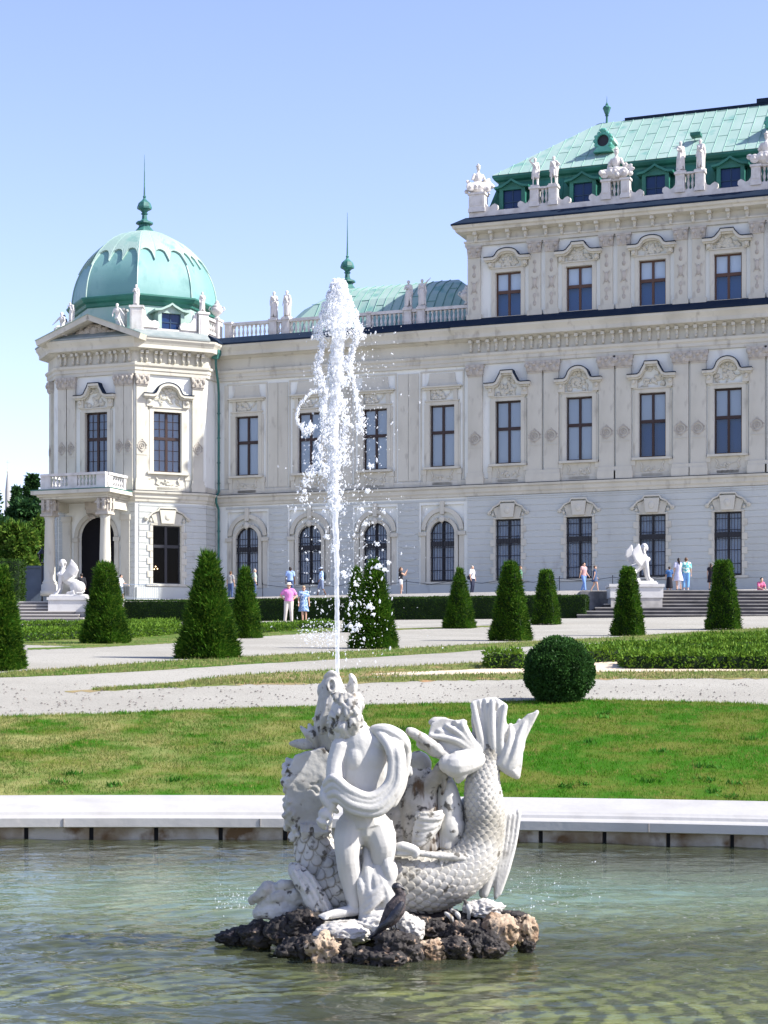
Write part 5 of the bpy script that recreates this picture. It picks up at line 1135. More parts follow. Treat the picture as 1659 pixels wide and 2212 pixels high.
def body_mb(J, w=1.0, fingers=True, robe=False):
    m = MB(); h = J['head']; fd = J.get('face', Vector((0, -1, 0))).normalized()
    m.ell(h, (.078, .092, .112), None, 14, 10); m.ell(h+fd*.085+Vector((0, 0, -.012)), (.016, .022, .022), None, 6, 5); m.ell(h+fd*.045+Vector((0, 0, -.07)), (.05, .05, .045), None, 8, 6)
    sd = Vector((0, 0, 1)).cross(fd)
    for q_ in (-1, 1): m.ell(h+sd*q_*.078, (.014, .02, .028), None, 6, 5); m.ell(h+fd*.078+sd*q_*.032+Vector((0, 0, .02)), (.013, .01, .008), None, 5, 4)
    m.cap(J['neck']+Vector((0, 0, -.04)), h+Vector((0, 0, -.06)), .055*w, .048, 10)
    m.tube([J['neck']+Vector((0, 0, -.03)), (J['sl']+J['sr'])/2+Vector((0, 0, -.05)), J['chest'], J['waist'], J['pelvis'], J['pelvis']+Vector((0, 0, -.09))], [(.07, .06), (.105*w, .15*w), (.115*w, .155*w), (.10*w, .125*w), (.115*w, .16*w), (.09, .12)], 14, up=(0, 1, 0))
    for s in 'lr':
        S, E_, W_, H, K_, A_ = (J[c+s] for c in ('s', 'e', 'w', 'h', 'k', 'a'))
        m.cap(J['neck']+(S-J['neck'])*.5, S, .055*w, .058*w, 8); m.cap(S, E_, .052*w, .04*w, 9); m.cap(E_, W_, .04*w, .026, 9)
        d = (W_-E_).normalized(); hd = J.get('hand'+s); d = Vector(hd).normalized() if hd else d; P = W_+d*.05; m.ell(P, (.028, .028, .045), tuple(d.to_track_quat('Z', 'Y').to_euler()), 8, 6)
        if fingers:
            a = d.orthogonal().normalized(); b = d.cross(a)
            for k in range(4): o = P+a*(.0-.03+.02*k)+d*.03; m.tube([o, o+d*(.035+.006*(1-abs(k-1.5)))+b*.006, o+d*.055+b*.022], [.0095, .009, .0075], 6)
            m.tube([P-a*.02-d*.01, P-a*.045+d*.02, P-a*.04+d*.045], [.011, .01, .008], 6)
        m.cap(H, K_, .088*w, .056, 10); m.cap(K_, A_, .056, .036, 10); ft_ = J.get('toe'+s, A_+Vector((0, -.17, -.05))); ft_ = Vector(ft_); m.tube([A_+Vector((0, .03, -.04)), A_+Vector((0, -.03, -.03)), (A_+ft_)/2+Vector((0, 0, -.015)), ft_], [.035, .042, (.028, .045), (.016, .035)], 8, up=(0, 0, 1))
    return m
def shirt_mb(J, w=1.0, sleeve=.6, low=-.03, infl=.022):
    m = MB(); i = infl; m.tube([J['neck']+Vector((0, 0, -.02)), (J['sl']+J['sr'])/2+Vector((0, 0, -.05)), J['chest'], J['waist'], J['pelvis']+Vector((0, 0, low))], [(.075, .07), (.115*w+i, .165*w+i), (.125*w+i, .165*w+i), (.115*w+i, .14*w+i), (.125*w+i, .17*w+i)], 14, up=(0, 1, 0))
    for s in 'lr':
        S, E_, W_ = J['s'+s], J['e'+s], J['w'+s]; m.cap(J['neck']+(S-J['neck'])*.5, S, .06+i, .062+i, 8)
        if sleeve <= 1: m.cap(S, S+(E_-S)*sleeve, .06*w+i, .056*w+i, 9)
        else: m.cap(S, E_, .06*w+i, .05+i, 9); m.cap(E_, E_+(W_-E_)*(sleeve-1), .05+i, .036+i, 9)
    return m
def trousers_mb(J, w=1.0, length=2.0, infl=.022, wide=1.0):
    m = MB(); i = infl; m.tube([J['waist']+Vector((0, 0, -.08)), J['pelvis'], J['pelvis']+Vector((0, 0, -.08))], [(.11*w+i, .14*w+i), (.12*w+i, .165*w+i), (.10+i, .15+i)], 14, up=(0, 1, 0))
    for s in 'lr':
        H, K_, A_ = J['h'+s], J['k'+s], J['a'+s]; t = min(length, 1); m.cap(H, H+(K_-H)*t, .092*w+i, (.062+i)*wide, 10)
        if length > 1: m.cap(K_, K_+(A_-K_)*(length-1), (.060+i)*wide, (.045+i)*wide, 10)
    return m
def skirt_mb(J, hem=.55, flare=.26, top=None):
    m = MB(); P = J['pelvis']; kz = Vector((P.x, P.y, hem)); m.tube([J['waist']+Vector((0, 0, .02)), P, P+(kz-P)*.5, kz], [(.115, .14), (.15, .185), ((.15+flare*.8)/2+.02, (.185+flare)/2), (flare*.8, flare)], 18, up=(0, 1, 0)); return m
def hair_mb(J, long=0, cap_=False):
    m = MB(); h = J['head']; fd = J.get('face', Vector((0, -1, 0))).normalized(); m.ell(h-fd*.016+Vector((0, 0, .022)), (.088, .098, .108), None, 12, 9)
    if long: m.tube([h-fd*.05+Vector((0, 0, .03)), h-fd*.085+Vector((0, 0, -.08)), h-fd*.10+Vector((0, 0, -.08-long))], [(.07, .08), (.06, .085), (.03, .06)], 9)
    return m
def person(label, px, py, hpx, zf, yaw=0, J=None, skin=None, w=1.0, hair='dark', long=0, shirt=None, sleeve=.6, legs=None, leglen=2.0, skirt=None, hem=.5, shoes=(.03, .03, .03), hat=None, bag=None, height=1.70, Y=None, extra=None):
    J = J or joints(); Y = Y or height*F/hpx; x = (px-829.5)/F*Y; s = height/1.715
    # slide along the ground until the feet sit where the ground is
    z = zf(x, Y); t = empty('person', (x, Y, z), R(yaw)); t.scale = (s, s, s); tag(t, label, 'person')
    body_mb(J, w).carve('body', skin or SKIN, .0135, t, 1)
    if shirt: shirt_mb(J, w, sleeve).carve('shirt', shirt, .018, t, 2)
    if legs: trousers_mb(J, w, leglen).carve('trousers' if leglen > 1.2 else 'shorts', legs, .018, t, 2)
    if skirt: skirt_mb(J, hem).carve('skirt', skirt, .018, t, 2)
    if hair: hair_mb(J, long).carve('hair', HAIRC[hair], .012, t, 1)
    if shoes:
        m = MB()
        for s_ in 'lr': A_ = J['a'+s_]; ft_ = Vector(J.get('toe'+s_, A_+Vector((0, -.17, -.05)))); m.tube([A_+Vector((0, .045, -.045)), A_+Vector((0, -.03, -.04)), (A_+ft_)/2+Vector((0, 0, -.02)), ft_+Vector((0, -.02, -.005))], [.045, .05, (.036, .052), (.022, .04)], 8, up=(0, 0, 1))
        m.carve('shoes', cloth(shoes), .014, t, 1)
    if hat:
        m = MB(); h = J['head']; fd = J.get('face', Vector((0, -1, 0)))
        if hat[0] == 'brim': m.lathe([(.16, .045), (.165, .055), (.098, .07), (.092, .13), (.06, .15), (.01, .152)], 16, h)
        else: m.lathe([(.094, .03), (.092, .09), (.05, .13), (.01, .135)], 14, h); m.tube([h+Vector(fd)*.06+Vector((0, 0, .05)), h+Vector(fd)*.17+Vector((0, 0, .035))], [(.02, .075), (.01, .05)], 8, up=(0, 0, 1))
        m.build('hat', hat[1], t, True)
    if bag: 
        m = MB(); c = J['chest']; f = bag[0]
        m.ell(c+Vector((f[0], f[1], f[2])), bag[2]); m.carve('bag', bag[1], .02, t, 1)
        m = MB(); m.tube([c+Vector((f[0]*.3, -.13, .12)), c+Vector((f[0]*.6, -.15, -.05)), c+Vector((f[0], f[1]*.6-.02, f[2]+.05))], .014, 5); m.tube([c+Vector((f[0]*.3, .13, .12)), c+Vector((f[0]*.6, .14, -.02)), c+Vector((f[0], f[1]*.6+.02, f[2]+.05))], .014, 5); m.build('strap', bag[1], t)
    if extra: extra(t, J)
    return t
def gz(x, y): return G(x, y)
walk = dict(kl=(-.09, -.14, .52), al=(-.09, -.20, .10), kr=(.09, .05, .50), ar=(.09, .26, .12), wl=(-.25, .08, .90), wr=(.25, -.16, .93))
W = cloth((.72, .73, .76)); JEAN = cloth((.05, .08, .17)); BEIGE = cloth((.52, .48, .43))
def glasses(t, J): m = MB(); h = J['head']; fd = J.get('face', Vector((0, -1, 0))).normalized(); sd_ = Vector((0, 0, 1)).cross(fd); [m.ell(h+fd*.092+sd_*q_*.034+Vector((0, 0, .018)), (.03, .012, .02), None, 8, 5) for q_ in (-1, 1)]; m.tube([h+fd*.09-sd_*.07+Vector((0, 0, .02)), h+fd*.1+Vector((0, 0, .02)), h+fd*.09+sd_*.07+Vector((0, 0, .02))], .006, 5); m.build('sunglasses', IRON, t)
person('man in a pink shirt, pale trousers and straw hat with hands on his hips', 624, 1342, 84, gz, 5, joints(el=(-.36, .06, 1.18), wl=(-.2, -.02, 1.02), handl=(.6, -.3, -.4), er=(.34, .08, 1.18), wr=(.19, -.02, 1.02), handr=(-.6, -.3, -.4), al=(-.17, .03, .09), kl=(-.13, -.02, .5), ar=(.12, .03, .09)), w=1.12, hair='grey', shirt=cloth((.60, .20, .46)), legs=BEIGE, shoes=(.05, .04, .04), hat=('brim', cloth((.62, .58, .48))), height=1.78, Y=81)
person('fair haired woman in sunglasses and a blue patterned dress beside the man in pink', 656, 1341, 76, gz, 12, joints(al=(-.05, -.02, .09), kl=(-.07, -.05, .5), ar=(.12, .10, .10), kr=(.10, .0, .5)), hair='blond', long=.12, shirt=cloth((.10, .19, .36), (.35, .45, .58)), sleeve=.5, skirt=cloth((.08, .16, .34), (.30, .40, .55)), hem=.52, shoes=(.55, .5, .45), height=1.66, Y=81.5, extra=glasses)
person('man in a light blue shirt behind the man in pink', 627, 1283, 60, TZ, 180, skin=SKIND, shirt=cloth((.25, .36, .62)), legs=JEAN, height=1.72, Y=104)
person('man in a pale blue cap with a dark backpack, walking left', 694, 1284, 57, TZ, -80, joints(**walk), skin=SKIND, shirt=cloth((.30, .44, .66)), sleeve=.8, legs=cloth((.16, .20, .30)), leglen=1.1, hat=('cap', cloth((.42, .52, .66))), bag=((0, .22, -.05), cloth((.02, .03, .04)), (.15, .11, .25)), height=1.74, Y=108)
person('woman in a black top and white shorts raising a camera, right of the jet', 866, 1284, 57, TZ, 80, joints(el=(-.2, -.24, 1.22), wl=(-.08, -.36, 1.46), er=(.2, -.24, 1.22), wr=(.08, -.36, 1.46), handl=(.4, -.3, .8), handr=(-.4, -.3, .8), kl=(-.09, -.08, .5), al=(-.09, -.02, .09)), hair='brown', long=.1, shirt=cloth((.02, .02, .025)), sleeve=.15, legs=cloth((.75, .75, .76)), leglen=.55, shoes=(.4, .36, .33), height=1.70, Y=110)
person('man in a white shirt and dark trousers with a shoulder bag by the arched window', 1020, 1283, 58, TZ, 55, joints(kl=(-.09, -.05, .5)), hair='grey', w=1.1, shirt=W, legs=cloth((.02, .025, .05)), bag=((-.22, .08, -.28), cloth((.02, .02, .03)), (.08, .16, .14)), height=1.76, Y=112)
person('person whose head shows above the tall sharp edged obelisk', 1124, 1284, 56, TZ, 90, hair='brown', shirt=cloth((.10, .22, .14)), legs=JEAN, height=1.68, Y=112)
person('woman with a pale backpack and wide blue trousers walking behind the hedge end', 1261, 1281, 63, TZ, 40, joints(**walk), hair='dark', long=.16, shirt=cloth((.42, .26, .26)), sleeve=.3, legs=cloth((.14, .24, .50)), bag=((.06, .2, -.02), cloth((.42, .50, .62)), (.14, .10, .19)), height=1.68, Y=103)
person('girl in a short dark blue dress walking right behind the woman in blue trousers', 1285, 1282, 54, TZ, 85, joints(**walk), hair='brown', shirt=cloth((.05, .08, .15)), sleeve=.15, skirt=cloth((.05, .08, .15)), hem=.66, height=1.52, Y=105)
person('child in a blue top and long black skirt on top of the right steps', 1446, 1278, 52, TZ, 180, hair='dark', shirt=cloth((.05, .13, .30)), skirt=cloth((.012, .012, .02)), hem=.2, height=1.24, Y=91.5)
person('slim woman in a pale lavender dress, left of the woman in teal', 1466, 1278, 72, TZ, 190, hair='dark', long=.2, shirt=cloth((.50, .50, .62)), sleeve=.5, skirt=cloth((.50, .50, .62)), hem=.52, height=1.66, Y=91)
def tote(t, J): m = MB(); m.taper(.24, .40, -.05, .06, .12, .52, .0); m.tube([(.26, 0, .52), (.28, 0, .78), (.36, 0, .78), (.38, 0, .52)], .01, 5); m.build('shopping_bag', W, t)
person('woman in a teal patterned top and blue trousers carrying a white bag', 1482, 1278, 73, TZ, 172, joints(wr=(.30, .0, .86)), hair='brown', w=1.15, shirt=cloth((.10, .42, .42), (.62, .70, .62), 10), sleeve=.7, legs=cloth((.16, .34, .60)), leglen=1.7, shoes=(.5, .5, .5), height=1.68, Y=91, extra=tote)
person('woman in a black dress half hidden behind the obelisk by the steps', 1536, 1276, 52, TZ, 150, hair='dark', long=.3, shirt=cloth((.015, .012, .02)), sleeve=.3, skirt=cloth((.015, .012, .02)), hem=.5, height=1.6, Y=108)
def zst(x, y): return 6.22
person('boy in a pink shirt sitting on the top step at the right edge', 1643, 1287, 47, lambda x, y: 6.03, 15, joints(head=(-.0, -.12, 1.18), neck=(0, -.05, 1.04), chest=(0, 0, .88), waist=(0, .06, .68), pelvis=(0, .08, .54), sl=(-.15, -.03, .99), sr=(.15, -.03, .99), el=(-.2, -.16, .76), er=(.2, -.16, .76), wl=(-.1, -.38, .66), wr=(.1, -.38, .68), hl=(-.09, .04, .52), hr=(.09, .04, .52), kl=(-.2, -.36, .52), kr=(.16, -.38, .52), al=(-.26, -.42, .09), ar=(.12, -.42, .12)), hair='dark', shirt=cloth((.52, .12, .22)), sleeve=.7, legs=cloth((.10, .10, .12)), leglen=.9, shoes=(.6, .6, .6), height=1.55, Y=89.0)
person('man in a white shirt and grey shorts walking right, right of the second cone', 261, 1285, 48, TZ, 78, joints(**{**walk, 'er': (.22, -.14, 1.15), 'wr': (.22, -.36, 1.08)}), shirt=W, sleeve=.6, legs=cloth((.14, .17, .22)), leglen=1.05, shoes=(.5, .5, .5), height=1.72, Y=118)
person('man in a dark suit behind the left sphinx by the porch door', 176, 1290, 56, TZ, 200, shirt=cloth((.02, .02, .025)), sleeve=1.9, legs=cloth((.02, .02, .025)), height=1.75, Y=112)
person('person with brown hair glimpsed between the tallest cone and the small one', 498, 1284, 58, TZ, 160, hair='brown', shirt=cloth((.25, .25, .24)), legs=JEAN, height=1.50, Y=101)
person('man in a grey green shirt right of the small cone, above the hedge', 550, 1290, 62, TZ, 100, hair='grey', shirt=cloth((.30, .36, .32)), legs=JEAN, height=1.55, Y=98)
# ---------------------------------------------------------------- roof sculpture
def robe(m, J, seed=0, full=True):
    r_ = random.Random(seed); P = J['pelvis']
    for k in range(9):
        a = 2*math.pi*k/9+r_.uniform(-.2, .2); x, y = .15*math.cos(a), .12*math.sin(a); hem = .12 if full else .5
        m.tube([(P.x+x*.8, P.y+y*.8, 1.1), (P.x+x*1.1, P.y+y*1.1, .75), (P.x+x*1.35+r_.uniform(-.03, .03), P.y+y*1.3, hem)], [.06, .075, .05], 7)
    m.tube([J['sl']+Vector((0, -.05, .03)), J['chest']+Vector((0, -.12, 0)), J['pelvis']+Vector((.1, -.1, .03)), J['pelvis']+Vector((.2, .02, -.05))], [.05, .06, .07, .05], 7)
    m.tube([J['sr']+Vector((0, .08, .03)), J['sr']+Vector((.02, .13, -.4)), J['pelvis']+Vector((.12, .14, -.3)), (.14, .14, .1)], [.05, .09, .09, .07], 7)
NSTAT = {}
def statue(label, loc, yaw, J, scale=1.12, seed=0, mt=None, rb=True, name='roof_statue', group=None, full=True):
    t = empty(name, loc, yaw); t.scale = (scale,)*3; tag(t, label, 'statue', group); m = body_mb(J, 1.1, False)
    h = J['head']; m.ell(h+Vector((0, .02, .03)), (.10, .11, .115), None, 10, 7)
    if rb: robe(m, J, seed, full)
    m.carve('figure', mt or STATUE, .024, t, 1)
    p = MB(); p.box(-.26, .26, -.22, .22, -.05, .07); p.build('plinth', mt or STATUE, t); return t
def ln(s, d, z, seed=0): return loc2w(s, -d, z)
contra = dict(kl=(-.10, -.12, .52), al=(-.12, -.06, .11), hl=(-.085, .01, .92))
arms_up = joints(el=(-.34, -.04, 1.60), wl=(-.12, -.08, 1.74), handl=(.9, 0, .1), **contra); akimbo = joints(er=(.36, .05, 1.2), wr=(.16, -.04, 1.04), handr=(-.6, -.3, -.3), **contra)
plain = joints(el=(-.22, -.12, 1.16), wl=(-.02, -.26, 1.18), **contra); plain2 = joints(er=(.24, -.14, 1.14), wr=(.04, -.25, 1.05), kr=(.1, -.12, .52)); down = joints(wl=(-.30, -.02, .86), el=(-.27, .04, 1.13), **contra)
dz = 34.10
statue('roof statue shading its eyes with a raised hand on the tall block', ln(GX[0]-.62, -.28, dz), -TH+.2, arms_up, 1.08, 1, rb=True, full=False)
statue('slender hand on hip statue, right one of the leftmost pair on the tall block', ln(GX[0]+.62, -.28, dz), -TH-.1, akimbo, 1.08, 2, full=False)
statue('robed statue with folded arm, left one of the pair before the light roof', ln(GX[2]-.62, -.28, dz), -TH+.5, plain, 1.12, 3)
statue('robed statue turned right, right one of the pair before the light roof', ln(GX[2]+.62, -.28, dz), -TH-.5, plain2, 1.12, 4)
dz = 27.0
statue('roof statue on the long balustrade, left one of the pair nearest the dome', ln(-14.18, -.75, dz), -TH+.4, plain2, 1.08, 5)
statue('roof statue on the long balustrade, right one of the pair nearest the dome', ln(-13.22, -.75, dz), -TH-.2, down, 1.08, 6)
statue('shaded roof statue on the balustrade, left one beside the tall block', ln(-4.38, -.75, dz), -TH+.1, plain, 1.08, 7)
statue('shaded roof statue raising an arm, beside the tall block', ln(-3.42, -.75, dz), -TH+.1, joints(er=(.34, -.04, 1.58), wr=(.52, -.1, 1.72), **contra), 1.08, 8)
c = p1; statue('embracing figures on the pavilion corner pedestal left of the small dormer', loc2w(c.x-.02, c.y+.1, 27.4), -TH, plain, .82, 9); 
t = COL.objects[-2] if False else None
m = MB(); m.M = Matrix.Identity(4)
statue('single robed figure on the pavilion pedestal right of the small dormer', loc2w(p2.x-.1, p2.y-.05, 27.35), -TH+.7, plain2, .80, 10)
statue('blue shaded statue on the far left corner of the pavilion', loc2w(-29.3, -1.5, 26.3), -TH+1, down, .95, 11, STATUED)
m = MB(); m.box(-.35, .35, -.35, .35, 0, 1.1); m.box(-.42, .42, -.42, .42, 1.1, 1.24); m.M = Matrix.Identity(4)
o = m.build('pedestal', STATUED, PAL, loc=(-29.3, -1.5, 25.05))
m = MB(); m.box(-.35, .35, -.35, .35, 0, 1.0); m.box(-.42, .42, -.42, .42, 1.0, 1.14); m.build('pedestal', BST, PAL, loc=(-27.5, -3.6, 25.7))
statue('bowed pale figure on the pedestal left of the pediment', loc2w(-27.5, -3.6, 26.9), -TH-.4, joints(head=(-.06, -.1, 1.52), el=(-.3, -.12, 1.25), wl=(-.1, -.25, 1.42), **contra), .82, 12)
sit = joints(head=(0, -.02, 1.22), neck=(0, 0, 1.08), chest=(0, .02, .9), waist=(0, .05, .7), pelvis=(0, .08, .52), sl=(-.17, 0, 1.02), sr=(.17, 0, 1.02), el=(-.26, -.05, .76), er=(.34, -.08, .82), wl=(-.2, -.2, .6), wr=(.5, -.15, .66), hl=(-.09, .04, .5), hr=(.09, .04, .5), kl=(.14, -.3, .45), kr=(.3, -.25, .38), al=(.36, -.32, .02), ar=(.55, -.2, -.12))
statue('pale figure seated on the right slope of the pediment, leaning back', loc2w(-22.7, -5.8, 25.85), -TH+.1, sit, 1.15, 13, rb=False, name='pediment_statue')
statue('pale figure seated on the left slope of the pediment', loc2w(-27.0, -5.7, 25.6), -TH-.1, {k: Vector((-v.x, v.y, v.z)) for k, v in sit.items()}, 1.15, 14, rb=False, name='pediment_statue')
def trophy(label, loc, yaw, s=1.0, seed=0, bust=True):
    t = empty('armour_trophy', loc, yaw); t.scale = (s,)*3; tag(t, label, 'sculpture'); r_ = random.Random(seed); m = MB()
    m.ell((0, 0, .35), (.75, .4, .4)); 
    for k in range(9):
        a = r_.uniform(.25, 2.9); l = r_.uniform(.8, 1.25); m.tube([(.2*math.cos(a), .05, .3), (l*math.cos(a)*.95, r_.uniform(-.1, .15), .3+l*math.sin(a)*.7)], [.05, .035], 6); m.ell((l*math.cos(a)*.8, .03, .3+l*math.sin(a)*.6), (.2, .05, .13), (0, -a, 0), 8, 5)
    for k in range(4): x = (-.62, .0, .5, -.25)[k]; m.ell((x, -.32, .30+.1*(k % 2)), (.27, .08, .27), None, 12, 8); m.ell((x, -.40, .30+.1*(k % 2)), (.09, .05, .09))
    for k in range(14): m.ell((r_.uniform(-.85, .85), r_.uniform(-.4, .2), r_.uniform(.05, .5)), r_.uniform(.07, .17), None, 8, 6)
    if bust: m.ell((0, -.02, 1.0), (.26, .2, .34)); m.cap((0, 0, 1.2), (0, 0, 1.45), .1, .08); m.ell((0, -.02, 1.58), (.13, .15, .17)); m.ell((0, 0, 1.72), (.17, .18, .06)); m.tube([(0, .12, 1.7), (0, .05, 1.86), (0, -.12, 1.80)], [.05, .07, .03], 7); m.cap((-.26, 0, 1.15), (-.42, -.1, .85), .1, .07); m.cap((.26, 0, 1.15), (.42, -.1, .85), .1, .07)
    m.carve('figure', STATUE, .026, t, 1); return t
trophy('trophy of armour with a bust, between the two statue pairs on the tall block', ln(GX[1], -.28, 34.05), -TH, 1.1, 1)
trophy('trophy of armour and flags cut by the right edge of the photo', ln(GX[3], -.28, 34.05), -TH, 1.1, 2)
trophy('trophy of flags and a plumed bust on the very left corner of the tall block', ln(.62, -.36, 34.05), -TH+.6, 1.05, 3)
m = MB()
def urn(label, loc, s=1.0):
    m = MB(); m.lathe([(.2, 0), (.2, .08), (.1, .14), (.12, .2), (.36, .4), (.44, .58), (.40, .72), (.26, .80), (.34, .86), (.30, .92), (.14, 1.0), (.18, 1.06), (.10, 1.14), (.12, 1.2), (.02, 1.28)], 16, (0, 0, 0)); 
    for q_ in (-1, 1): m.tube([(q_*.40, 0, .5), (q_*.56, 0, .66), (q_*.48, 0, .82), (q_*.32, 0, .78)], .04, 6)
    o = m.build('stone_urn', STATUE, None, True, loc); o.scale = (s,)*3; tag(o, label, 'urn'); return o
urn('large pale urn at the right foot of the dome', loc2w(p2.x+.05, p2.y+1.9, 27.25), 1.0)
urn('small urn on the rear balustrade between the dome and the first statue pair', loc2w(-15.2, 3.2, 26.2), .8)
urn('urn beside the corner of the tall block at the end of the long balustrade', loc2w(-.35, .9, 27.0), 1.0)
# ---------------------------------------------------------------- sphinxes
def sphinx(label, loc, yaw, mirror=1):
    t = empty('sphinx_statue', loc, yaw); tag(t, label, 'statue'); m = MB()         # faces +x
    m.box(-.98, .92, -.42, .42, 0, .1); m.box(-.9, .86, -.36, .36, .1, .17); b = .17
    def V3(x, y, z): return (x, y, z+b)
    m.tube([V3(.30, 0, 1.28), V3(.34, 0, 1.08), V3(.24, 0, .86), V3(-.02, 0, .66), V3(-.34, 0, .50), V3(-.62, 0, .40)], [.12, (.22, .23), (.25, .25), (.23, .22), (.27, .27), (.16, .2)], 14, up=(0, 1, 0))
    for q_ in (-1, 1):
        m.tube([V3(.34, q_*.17, 1.0), V3(.42, q_*.19, .62), V3(.48, q_*.18, .25), V3(.56, q_*.18, .08)], [.15, .105, .075, .07], 10); m.tube([V3(.54, q_*.18, .06), V3(.66, q_*.18, .05), V3(.74, q_*.18, .045)], [.07, .085, .05], 9)
        m.ell(V3(-.45, q_*.2, .36), (.36, .17, .33), (0, .3, 0), 14, 10); m.tube([V3(-.36, q_*.27, .12), V3(-.15, q_*.28, .07), V3(.04, q_*.28, .055)], [.12, .085, .06], 9)
        m.ell(V3(.50, q_*.10, 1.04), (.12, .11, .12), None, 10, 8)
        # wing: rounded feathered blade rising from the shoulder and leaning back
        for k in range(7):
            u_ = k/6; bx = -.0-.18*(q_ > 0); m.tube([V3(.24-u_*.14, q_*.24, .92-u_*.2), V3(.08-u_*.26+bx*.5, q_*(.34+.01*k), 1.18-u_*.2), V3(-.04-u_*.26+bx, q_*.38, 1.48-u_*.22), V3(-.06-u_*.22+bx, q_*.36, 1.70-u_*.26)], [.07, (.06, .11), (.05, .11), (.04, .07)], 8, up=(0, 1, 0)); m.ell(V3(-.06-u_*.22+bx, q_*.36, 1.70-u_*.26), (.065, .045, .065), None, 7, 5)
    m.tube([V3(.30, 0, 1.22), V3(.33, 0, 1.42), V3(.36, 0, 1.50)], [.11, .085, .08], 10); m.ell(V3(.38, 0, 1.60), (.15, .13, .17), None, 14, 10); m.ell(V3(.52, 0, 1.58), (.03, .025, .035), None, 6, 5); m.ell(V3(.49, 0, 1.50), (.05, .05, .035), None, 7, 5)
    m.ell(V3(.33, 0, 1.66), (.17, .165, .15), None, 12, 8)
    for k in range(12): a = k*.52; m.ell(V3(.30+.13*math.cos(a), .15*math.sin(a), 1.62+.05*math.sin(a*3)), .055, None, 6, 5)
    for q_ in (-1, 1): m.tube([V3(.30, q_*.13, 1.6), V3(.26, q_*.17, 1.42), V3(.32, q_*.2, 1.28)], [.06, .05, .03], 7)
    m.tube([V3(-.72, .1, .35), V3(-.86, .2, .15), V3(-.80, .38, .06), V3(-.5, .42, .05)], [.06, .045, .04, .045], 7)
    m.carve('sphinx_figure', WMARBLE2, .02, t, 1); return t
WMARBLE2 = mat('sphinx_marble', (.52, .515, .50), .65, (.46, .45, .435), 3, (.5, .75), .15, 15, spec=.3)
def pedestal_block(label, x, y, z0, z1, w, d, yaw=0, split=.5):
    t = empty('sphinx_pedestal', (x, y, z0), yaw); tag(t, label, 'pedestal'); h = z1-z0
    m = MB(); m.box(-w/2+.04, w/2-.04, -d/2+.04, d/2-.04, 0, h*split); m.build('lower_block', mat('pedestal_stone', (.42, .40, .37), .85, (.30, .29, .27), 1.5, (.45, .65)), t)
    m = MB(); m.box(-w/2, w/2, -d/2, d/2, h*split+.001, h-.14); m.box(-w/2-.06, w/2+.06, -d/2-.06, d/2+.06, h-.139, h); m.build('cap_block', WMARBLE2, t)
Yl = 92.2; xl = (149-829.5)/F*Yl; zl_ = EYE-(1291-1480)/F*Yl
pedestal_block('white block under the left sphinx beside the pale steps', xl+.02, Yl, 5.0, zl_, 1.95, 1.2, 0, .45); s_ = sphinx('white winged sphinx facing left in front of the porch columns', (xl+.0, Yl, zl_), math.pi-.12)
Yr = 87.6; xr = (1371-829.5)/F*Yr; zr = EYE-(1263-1480)/F*Yr
pedestal_block('white block under the right sphinx at the top of the dark steps', xr, Yr, 5.3, zr, 2.55, 1.5, 0, .55); s_ = sphinx('white winged sphinx facing right in front of the barred palace window', (xr+.15, Yr, zr), .12); s_.scale = (.97, 1, 1.02)
# ================================================================ THE FOUNTAIN
FY = 13.2; PXM = FY/F
def q(px, py, dy=0.0): return at(px, py, FY+dy)
def r(px): return px*PXM
def marble(name, c, c2, thr2, c3, thr3, c4=None, thr4=None, sc=2.2, attr=False):
    m = mat(name, c, .68, c2, sc, thr2, .25, 40, spec=.3, col3=c3, scale3=sc*3.1, thr3=thr3, dist=.01, detail=9); nt = m.node_tree; b = nt.nodes['Principled BSDF']
    def over(col, fac):
        mx = nt.nodes.new('ShaderNodeMix'); mx.data_type = 'RGBA'; src = b.inputs['Base Color'].links[0].from_socket; nt.links.new(src, mx.inputs[6]); mx.inputs[7].default_value = (*col, 1); nt.links.new(fac, mx.inputs[0]); nt.links.new(mx.outputs[2], b.inputs['Base Color'])
    if c4:                                   # vertical runs of rust and algae
        tc = nt.nodes.new('ShaderNodeTexCoord'); mp = nt.nodes.new('ShaderNodeMapping'); mp.inputs['Scale'].default_value = (9, 9, 1.3); nt.links.new(tc.outputs['Object'], mp.inputs[0]); nz = nt.nodes.new('ShaderNodeTexNoise'); nz.inputs['Scale'].default_value = 1.2; nz.inputs['Detail'].default_value = 5; nt.links.new(mp.outputs[0], nz.inputs[0])
        mr = nt.nodes.new('ShaderNodeMapRange'); mr.inputs[1].default_value = thr4[0]; mr.inputs[2].default_value = thr4[1]; nt.links.new(nz.outputs[0], mr.inputs[0]); over(c4, mr.outputs[0])
    if attr:
        at_ = nt.nodes.new('ShaderNodeAttribute'); at_.attribute_name = 'grime'; tc = nt.nodes.new('ShaderNodeTexCoord'); nz = nt.nodes.new('ShaderNodeTexNoise'); nz.inputs['Scale'].default_value = 5; nz.inputs['Detail'].default_value = 8; nt.links.new(tc.outputs['Object'], nz.inputs[0])
        mr = nt.nodes.new('ShaderNodeMapRange'); mr.inputs[1].default_value = .35; mr.inputs[2].default_value = .6; mr.inputs[3].default_value = .62; nt.links.new(nz.outputs[0], mr.inputs[0]); mu = nt.nodes.new('ShaderNodeMath'); mu.operation = 'MULTIPLY'; nt.links.new(at_.outputs['Fac'], mu.inputs[0]); nt.links.new(mr.outputs[0], mu.inputs[1]); over((.07, .06, .045), mu.outputs[0])
    return m
MC = marble('cleaned_marble', (.47, .463, .435), (.40, .39, .36), (.5, .75), (.22, .21, .19), (.64, .74))
